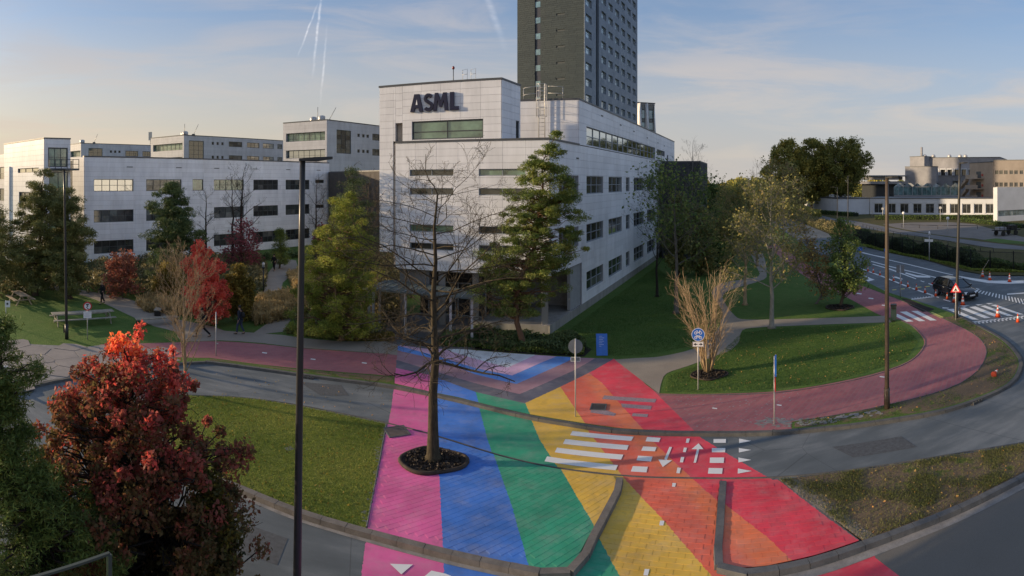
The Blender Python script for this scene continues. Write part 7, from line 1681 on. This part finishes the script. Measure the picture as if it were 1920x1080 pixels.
# black estate car --------------------------------------------------------
def make_car():
    t = thing('estate_car', 'black estate car waiting on the main road among the cones', 'car', (0,0,0)); paint = simple('black_car_paint', (.010,.012,.018), .12, .02, spec=.6); L, Wd = 4.55, 1.80
    # body cross-sections along x (front = +x): x, half width, sill z, belt z, bonnet/roof handled separately
    S_ = [(-2.27,.72,.42,.86),(-2.18,.82,.30,.98),(-1.7,.88,.24,1.0),(-.8,.90,.22,.99),(.3,.90,.22,.97),(1.1,.89,.22,.95),(1.6,.88,.24,.88),(2.05,.82,.28,.76),(2.25,.70,.36,.66)]
    V = []; F_ = []; n = 10
    for x, w_, a, b in S_:
        prof = [(-w_*.86,a),(-w_*.99,a+.12),(-w_,a+(b-a)*.5),(-w_*.97,b-.06),(-w_*.86,b),(w_*.86,b),(w_*.97,b-.06),(w_,a+(b-a)*.5),(w_*.99,a+.12),(w_*.86,a)]
        V += [(x,y,z) for y, z in prof]
    for i in range(len(S_)-1):
        for k in range(n): k2 = (k+1) % n; F_.append((i*n+k, (i+1)*n+k, (i+1)*n+k2, i*n+k2))
    F_.append(tuple(range(n))); F_.append(tuple(range((len(S_)-1)*n, len(S_)*n))[::-1])
    mb = MB(); mb.add(V, F_, True); o = mb.build('body', paint, t); m = o.modifiers.new('bevel', 'SUBSURF'); m.levels = m.render_levels = 1
    # greenhouse
    G0 = [(-2.15,.72,.98),(-1.75,.80,1.0),(.0,.82,.98),(1.05,.78,.95)]; G1 = [(-1.82,.58,1.43),(-1.5,.62,1.49),(-.1,.64,1.50),(.30,.60,1.45)]
    V = []
    for (x,w_,z),(x2,w2,z2) in zip(G0,G1): V += [(x,-w_,z),(x,w_,z),(x2,w2,z2),(x2,-w2,z2)]
    mb = MB(); F_ = []
    for i in range(3): a, b = i*4, (i+1)*4; F_ += [(a,b,b+3,a+3),(a+1,a+2,b+2,b+1)]
    F_ += [(0,3,2,1),(12,13,14,15)]; mb.add(V, F_); mb.build('window_glass', M['glass_car'], t)
    mb = MB(); mb.add([(x,s_*w_,z+dz) for x,w_,z in G1 for s_ in (-1,1) for dz in (0,.035)], [(i*4+1,(i+1)*4+1,(i+1)*4+3,i*4+3) for i in range(3)]+[(i*4,i*4+1,(i+1)*4+1,(i+1)*4) for i in range(3)]+[(i*4+2,(i+1)*4+2,(i+1)*4+3,i*4+3) for i in range(3)]+[(0,2,3,1),(12,13,15,14)]); mb.build('roof', paint, t)
    for s_ in (-1,1):
        for (a, b) in (((-1.55,.83,.99),(-1.45,.63,1.49)),((-.75,.84,.99),(-.62,.645,1.495)),((.15,.84,.98),(.10,.645,1.50)),((1.07,.80,.95),(.30,.61,1.47)),((-2.15,.73,.98),(-1.82,.59,1.44))):
            mb = MB(); mb.tube([(a[0],s_*a[1],a[2]),(b[0],s_*b[1],b[2])], .04, 5); mb.build('pillar', paint, t)
        mb = MB(); mb.tube([(-1.6,s_*.56,1.53),(0.0,s_*.58,1.56)], .018, 5); mb.build('roof_rail', M['pole'], t)
        mb = MB(); mb.box(.72,.90,min(s_*.90,s_*1.06),max(s_*.90,s_*1.06),.96,1.08); mb.build('wing_mirror', paint, t)
        mb = MB(); mb.hexa([(2.02,s_*.50-.17,.60),(2.24,s_*.50-.17,.60),(2.12,s_*.52+.19,.61),(1.90,s_*.55+.22,.62),(1.98,s_*.50-.17,.74),(2.19,s_*.50-.17,.72),(2.07,s_*.52+.19,.74),(1.86,s_*.55+.22,.76)]); mb.build('headlight', simple('headlight_glass', (.7,.75,.8), .1), t)
        mb = MB(); mb.box(-2.29,-2.20,min(s_*.45,s_*.80),max(s_*.45,s_*.80),.78,.94); mb.build('tail_light', M['red'], t)
        for x in (-1.38, 1.38):
            mb = MB(); mb.tube([(x,s_*.70,.33),(x,s_*.90,.33)], .33, 22); w_ = mb.build('wheel', simple('tyre', (.012,.012,.012), .9), t)
            mb = MB(); mb.tube([(x,s_*.895,.33),(x,s_*.915,.33)], .21, 16); mb.build('rim', simple('alloy', (.35,.36,.38), .3, metal=.7), w_)
        for x in (-.75, .18): mb = MB(); mb.box(x+.25,x+.42,min(s_*.895,s_*.92),max(s_*.895,s_*.92),.84,.87); mb.build('door_handle', M['galv'], t)
    for s_ in (-1,1): mb = MB(); mb.box(2.235,2.27,min(s_*.05,s_*.27),max(s_*.05,s_*.27),.54,.68); mb.build('grille', M['black'], t)
    mb = MB(); mb.box(2.20,2.27,-.6,.6,.30,.44); mb.build('lower_grille', M['black'], t)
    mb = MB(); mb.box(2.272,2.29,-.26,.26,.42,.53); mb.build('number_plate', M['sw'], t)
    return t
M['glass_car'] = mat_glass('car_glass', (.02,.022,.025), .06)
car = make_car(); a, b = Vector(G(1768, 552, 0)), Vector(G(1818, 560, 0)); car.location = (*((a+b)/2), .006)
a = Vector(G(*crop([(1330,600)],1420,400,3.84)[0], 0)); b = Vector(G(*crop([(1545,616)],1420,400,3.84)[0], 0)); dv = b-a; cx_, cy_ = PD(1791, 46.5); car.location = (cx_, cy_, .006); car.rotation_euler = (0,0,math.atan2(-.95, -.13))
# flat trailer on the car park
x, y = G(1887, 441, .1); t = thing('flat_trailer', 'small flat trailer with dark load parked on the gravel car park', 'trailer', (0,0,0)); ORG[t.name] = Vector((0,0,0))
mb = MB(); mb.box(-2.6,2.6,-1,1,.9,1.05); mb.build('deck', M['black'], t)
for k in range(5): mb = MB(); mb.box(-2.5+k*1.03,-2.5+k*1.03+.1,-1.02,-.98,1.05,1.9); mb.build('stake', M['pole'], t)
mb = MB(); mb.box(-2.2,-.6,-.7,.6,1.05,1.5); mb.build('load', M['concg'], t); mb = MB(); mb.box(.6,2.0,-.6,.7,1.05,1.75); mb.build('load', M['black'], t)
for e in (-1.6, 1.4):
    for s_ in (-1,1): mb = MB(); mb.tube([(e,s_*.85,.45),(e,s_*1.05,.45)], .45, 14); mb.build('wheel', M['black'], t)
t.location = (x,y,.1); t.rotation_euler = (0,0,R(-8))

# people --------------------------------------------------------
def skin_mesh(name, joints, bones, mat, parent, lev=2):
    me = bpy.data.meshes.new(name); me.from_pydata([j[:3] for j in joints], bones, []); o = bpy.data.objects.new(name, me); link(o); m = o.modifiers.new('skin', 'SKIN')
    for v, j in zip(me.skin_vertices[0].data, joints): v.radius = (j[3], j[4] if len(j) > 4 else j[3])
    me.skin_vertices[0].data[0].use_root = True
    s_ = o.modifiers.new('sub', 'SUBSURF'); s_.levels = s_.render_levels = lev
    dg = bpy.context.evaluated_depsgraph_get(); e = bpy.data.meshes.new_from_object(o.evaluated_get(dg)); bpy.data.objects.remove(o)
    for p in e.polygons: p.use_smooth = True
    e.materials.clear(); e.materials.append(mat); o = bpy.data.objects.new(name, e); link(o); o.parent = parent; return o
def person(px, py, facing, stride, coat, trousers, hair, label, bag=False, coatlen=0, z=.12, H=1.0, hood=False):
    x, y = G(px, py, z); t = thing('person', label, 'person', (0,0,0)); ORG[t.name] = Vector((0,0,0)); s_ = stride; skin = simple('skin', (.42,.26,.19), .6, .05)
    hip = (0,0,.93); lk, rk = (s_*.28,.10,.50), (-s_*.10,-.10,.49); la, ra = (s_*.34,.10,.09), (-s_*.50,-.10,.14); lt_, rt = (s_*.34+.20,.11,.03), (-s_*.50+.16,-.11,.05)
    le, re = (-s_*.14,.25,1.12), (s_*.16,-.25,1.13); lh, rh = (-s_*.02,.24,.90), (s_*.40,-.23,.97)
    J = [(*hip,.13,.10),(0,0,1.12,.12,.09),(0.01,0,1.35,.16,.10),(0.02,0,1.50,.055),(.03,0,1.56,.06),(.035,0,1.66,.085,.095),(.02,0,1.75,.06,.07),
         (0,.17,1.43,.055),(*le,.042),(*lh,.030),(0,-.17,1.43,.055),(*re,.042),(*rh,.030),
         (0,.09,.88,.085),(*lk,.06),(*la,.045),(*lt_,.035),(0,-.09,.88,.085),(*rk,.06),(*ra,.045),(*rt,.035)]
    Bn = [(0,1),(1,2),(2,3),(3,4),(4,5),(5,6),(2,7),(7,8),(8,9),(2,10),(10,11),(11,12),(0,13),(13,14),(14,15),(15,16),(0,17),(17,18),(18,19),(19,20)]
    skin_mesh('body', J, Bn, skin, t)
    mb = MB(); mb.tube([(.10,0,1.645),(.145,0,1.63),(.125,0,1.615)], [.012,.018,.01], 6)
    for e in (-.04,.04): mb.tube([(.112,e,1.67),(.125,e,1.67)], .012, 6)
    mb.build('face_features', simple('darker_skin', (.30,.17,.13), .6), t)  # darker skin tone on the nose and eyes
    for h_, sd_ in ((lh, 1), (rh, -1)):      # hands: palm with five fingers
        P = [(h_[0],h_[1],h_[2],.030,.016),(h_[0]+.01,h_[1],h_[2]-.08,.036,.015)]; Bq = [(0,1)]
        for k, (dy, l) in enumerate(((-.028,.055),(-.010,.068),(.010,.070),(.028,.060))):
            P += [(h_[0]+.02,h_[1]+dy,h_[2]-.11,.009),(h_[0]+.035,h_[1]+dy,h_[2]-.11-l*.8,.008)]; Bq += [(1,2+2*k),(2+2*k,3+2*k)]
        P += [(h_[0]+.045,h_[1]-.02*sd_,h_[2]-.05,.010),(h_[0]+.06,h_[1]-.02*sd_,h_[2]-.09,.008)]; Bq += [(0,10),(10,11)]
        skin_mesh('hand', P, Bq, skin, t, 1)
    bt = .93-coatlen
    skin_mesh('coat', [(0,0,max(.80-coatlen*.3,.55),.185,.15),(0,0,1.12,.165,.13),(.01,0,1.36,.20,.13),(.02,0,1.50,.085),(0,.18,1.44,.075),(*le,.062),(lh[0],lh[1],lh[2]+.03,.048),(0,-.18,1.44,.075),(*re,.062),(rh[0],rh[1],rh[2]+.03,.048)], [(0,1),(1,2),(2,3),(2,4),(4,5),(5,6),(2,7),(7,8),(8,9)], coat, t)
    skin_mesh('trousers', [(*hip,.15,.12),(0,.09,.86,.105),(*lk,.075),(la[0],la[1],la[2]+.03,.062),(0,-.09,.86,.105),(*rk,.075),(ra[0],ra[1],ra[2]+.03,.062)], [(0,1),(1,2),(2,3),(0,4),(4,5),(5,6)], trousers, t)
    for a_, b_ in ((la, lt_), (ra, rt)): skin_mesh('shoe', [(a_[0]-.04,a_[1],a_[2]-.02,.055,.045),(a_[0]+.08,b_[1],b_[2]+.02,.055,.04),(b_[0]+.03,b_[1],b_[2],.045,.028)], [(0,1),(1,2)], M['black'], t, 1)
    mb = MB(); mb.lathe([(.085,0),(.103,.05),(.098,.10),(.06,.145),(.01,.16)], (.01,0,1.655), 12); mb.build('hair', hair, t)
    if bag:
        skin_mesh('backpack', [(-.18,0,1.05,.12,.16),(-.21,0,1.22,.13,.17),(-.17,0,1.40,.09,.14)], [(0,1),(1,2)], simple('backpack_black', (.012,.013,.015), .7), t)
        for e in (-.11,.11): mb = MB(); mb.tube([(-.10,e,1.44),(.02,e,1.53),(.145,e,1.40),(.12,e,1.15),(-.1,e*1.2,1.05)], .018, 5); mb.build('strap', M['black'], t)
    t.location = (x,y,z); t.rotation_euler = (0,0,facing); t.scale = (H,H,H); return t
blackc = simple('black_cloth', (.012,.012,.014), .9, .1, 12); navyc = simple('navy_cloth', (.02,.025,.04), .9, .1, 12); jeans = simple('jeans', (.035,.05,.085), .9, .2, 12)
hairs = {'b': simple('blond_hair', (.35,.24,.12), .7), 'd': simple('dark_hair', (.02,.015,.012), .7)}
person(192, 570, R(-115), .45, blackc, blackc, hairs['b'], 'fair-haired person in black jacket and trousers on the path beside the reddish-brown shrub')
person(450, 627, R(178), .5, navyc, jeans, hairs['d'], 'person with a black backpack and jeans standing on the footpath right of the scarlet maple', bag=True)
person(379, 632, R(190), 1.0, blackc, blackc, hairs['d'], 'person in dark clothes striding past behind the fine bare twigs', bag=True)
person(514, 508, R(-95), .4, blackc, blackc, hairs['d'], 'person in a long dark coat on the winding garden path far behind', coatlen=.5)

# glass balustrade of the terrace at the lower left ---------------------------------
gmat, t_ = new_mat('balustrade_glass'); b1 = t_.n('ShaderNodeBsdfTransparent'); b1.inputs[0].default_value = (.70,.80,.74,1); b2 = t_.n('ShaderNodeBsdfGlossy'); b2.inputs['Roughness'].default_value = .05; b3 = t_.n('ShaderNodeMixShader'); fz = t_.n('ShaderNodeValue'); fz.outputs[0].default_value = .01
t_.nt.links.new(fz.outputs[0], b3.inputs[0]); t_.nt.links.new(b1.outputs[0], b3.inputs[1]); t_.nt.links.new(b2.outputs[0], b3.inputs[2]); oo = t_.n('ShaderNodeOutputMaterial'); t_.nt.links.new(b3.outputs[0], oo.inputs[0])
A_, B2_ = Vector(PD(205,3.25)), Vector(PD(35,3.02)); zr = ZZ(1035, 3.25)
t = thing('glass_balustrade', 'clear glass balustrade with a thin metal cap rail at the bottom left corner', 'balustrade', (*A_, 6.2))
dv = (B2_-A_).normalized(); Bfar = A_+dv*3.0; fr = frame_at(A_, dv, (1,0))
for k in range(2): mb = MB(); mb.fbox(fr, .015+k*1.5, 1.485+k*1.5, -.006, .006, 6.2, zr-.014); mb.build('glass_panel', gmat, t)
mb = MB(); mb.fbox(fr, 0, 3.0, -.009, .009, zr-.014, zr); mb.build('cap_rail', simple('rail_metal', (.055,.07,.06), .6), t)
mb = MB(); mb.fbox(fr, -.012, .014, -.012, .012, 6.2, zr-.014); mb.build('end_strip', simple('rail_metal', (.055,.07,.06), .6), t)
tr_ = thing('parapet_wall', 'concrete parapet that carries the glass balustrade at the bottom left', 'parapet', (A_.x, A_.y, 0)); n_ = Vector((-dv.y, dv.x)); n_ = n_ if n_.x < 0 else -n_
q_ = [A_-n_*.1, Bfar-n_*.1, Bfar+n_*.25, A_+n_*.25]; 
mb = MB(); mb.prism([tuple(v) for v in q_], 5.9, 6.2); mb.build('slab', M['conc'], tr_)
mb = MB(); q2_ = [A_-n_*.05, Bfar-n_*.05, Bfar+n_*.2, A_+n_*.2]; mb.prism([tuple(v) for v in q2_], 0, 5.9); mb.build('wall', M['conc'], tr_)
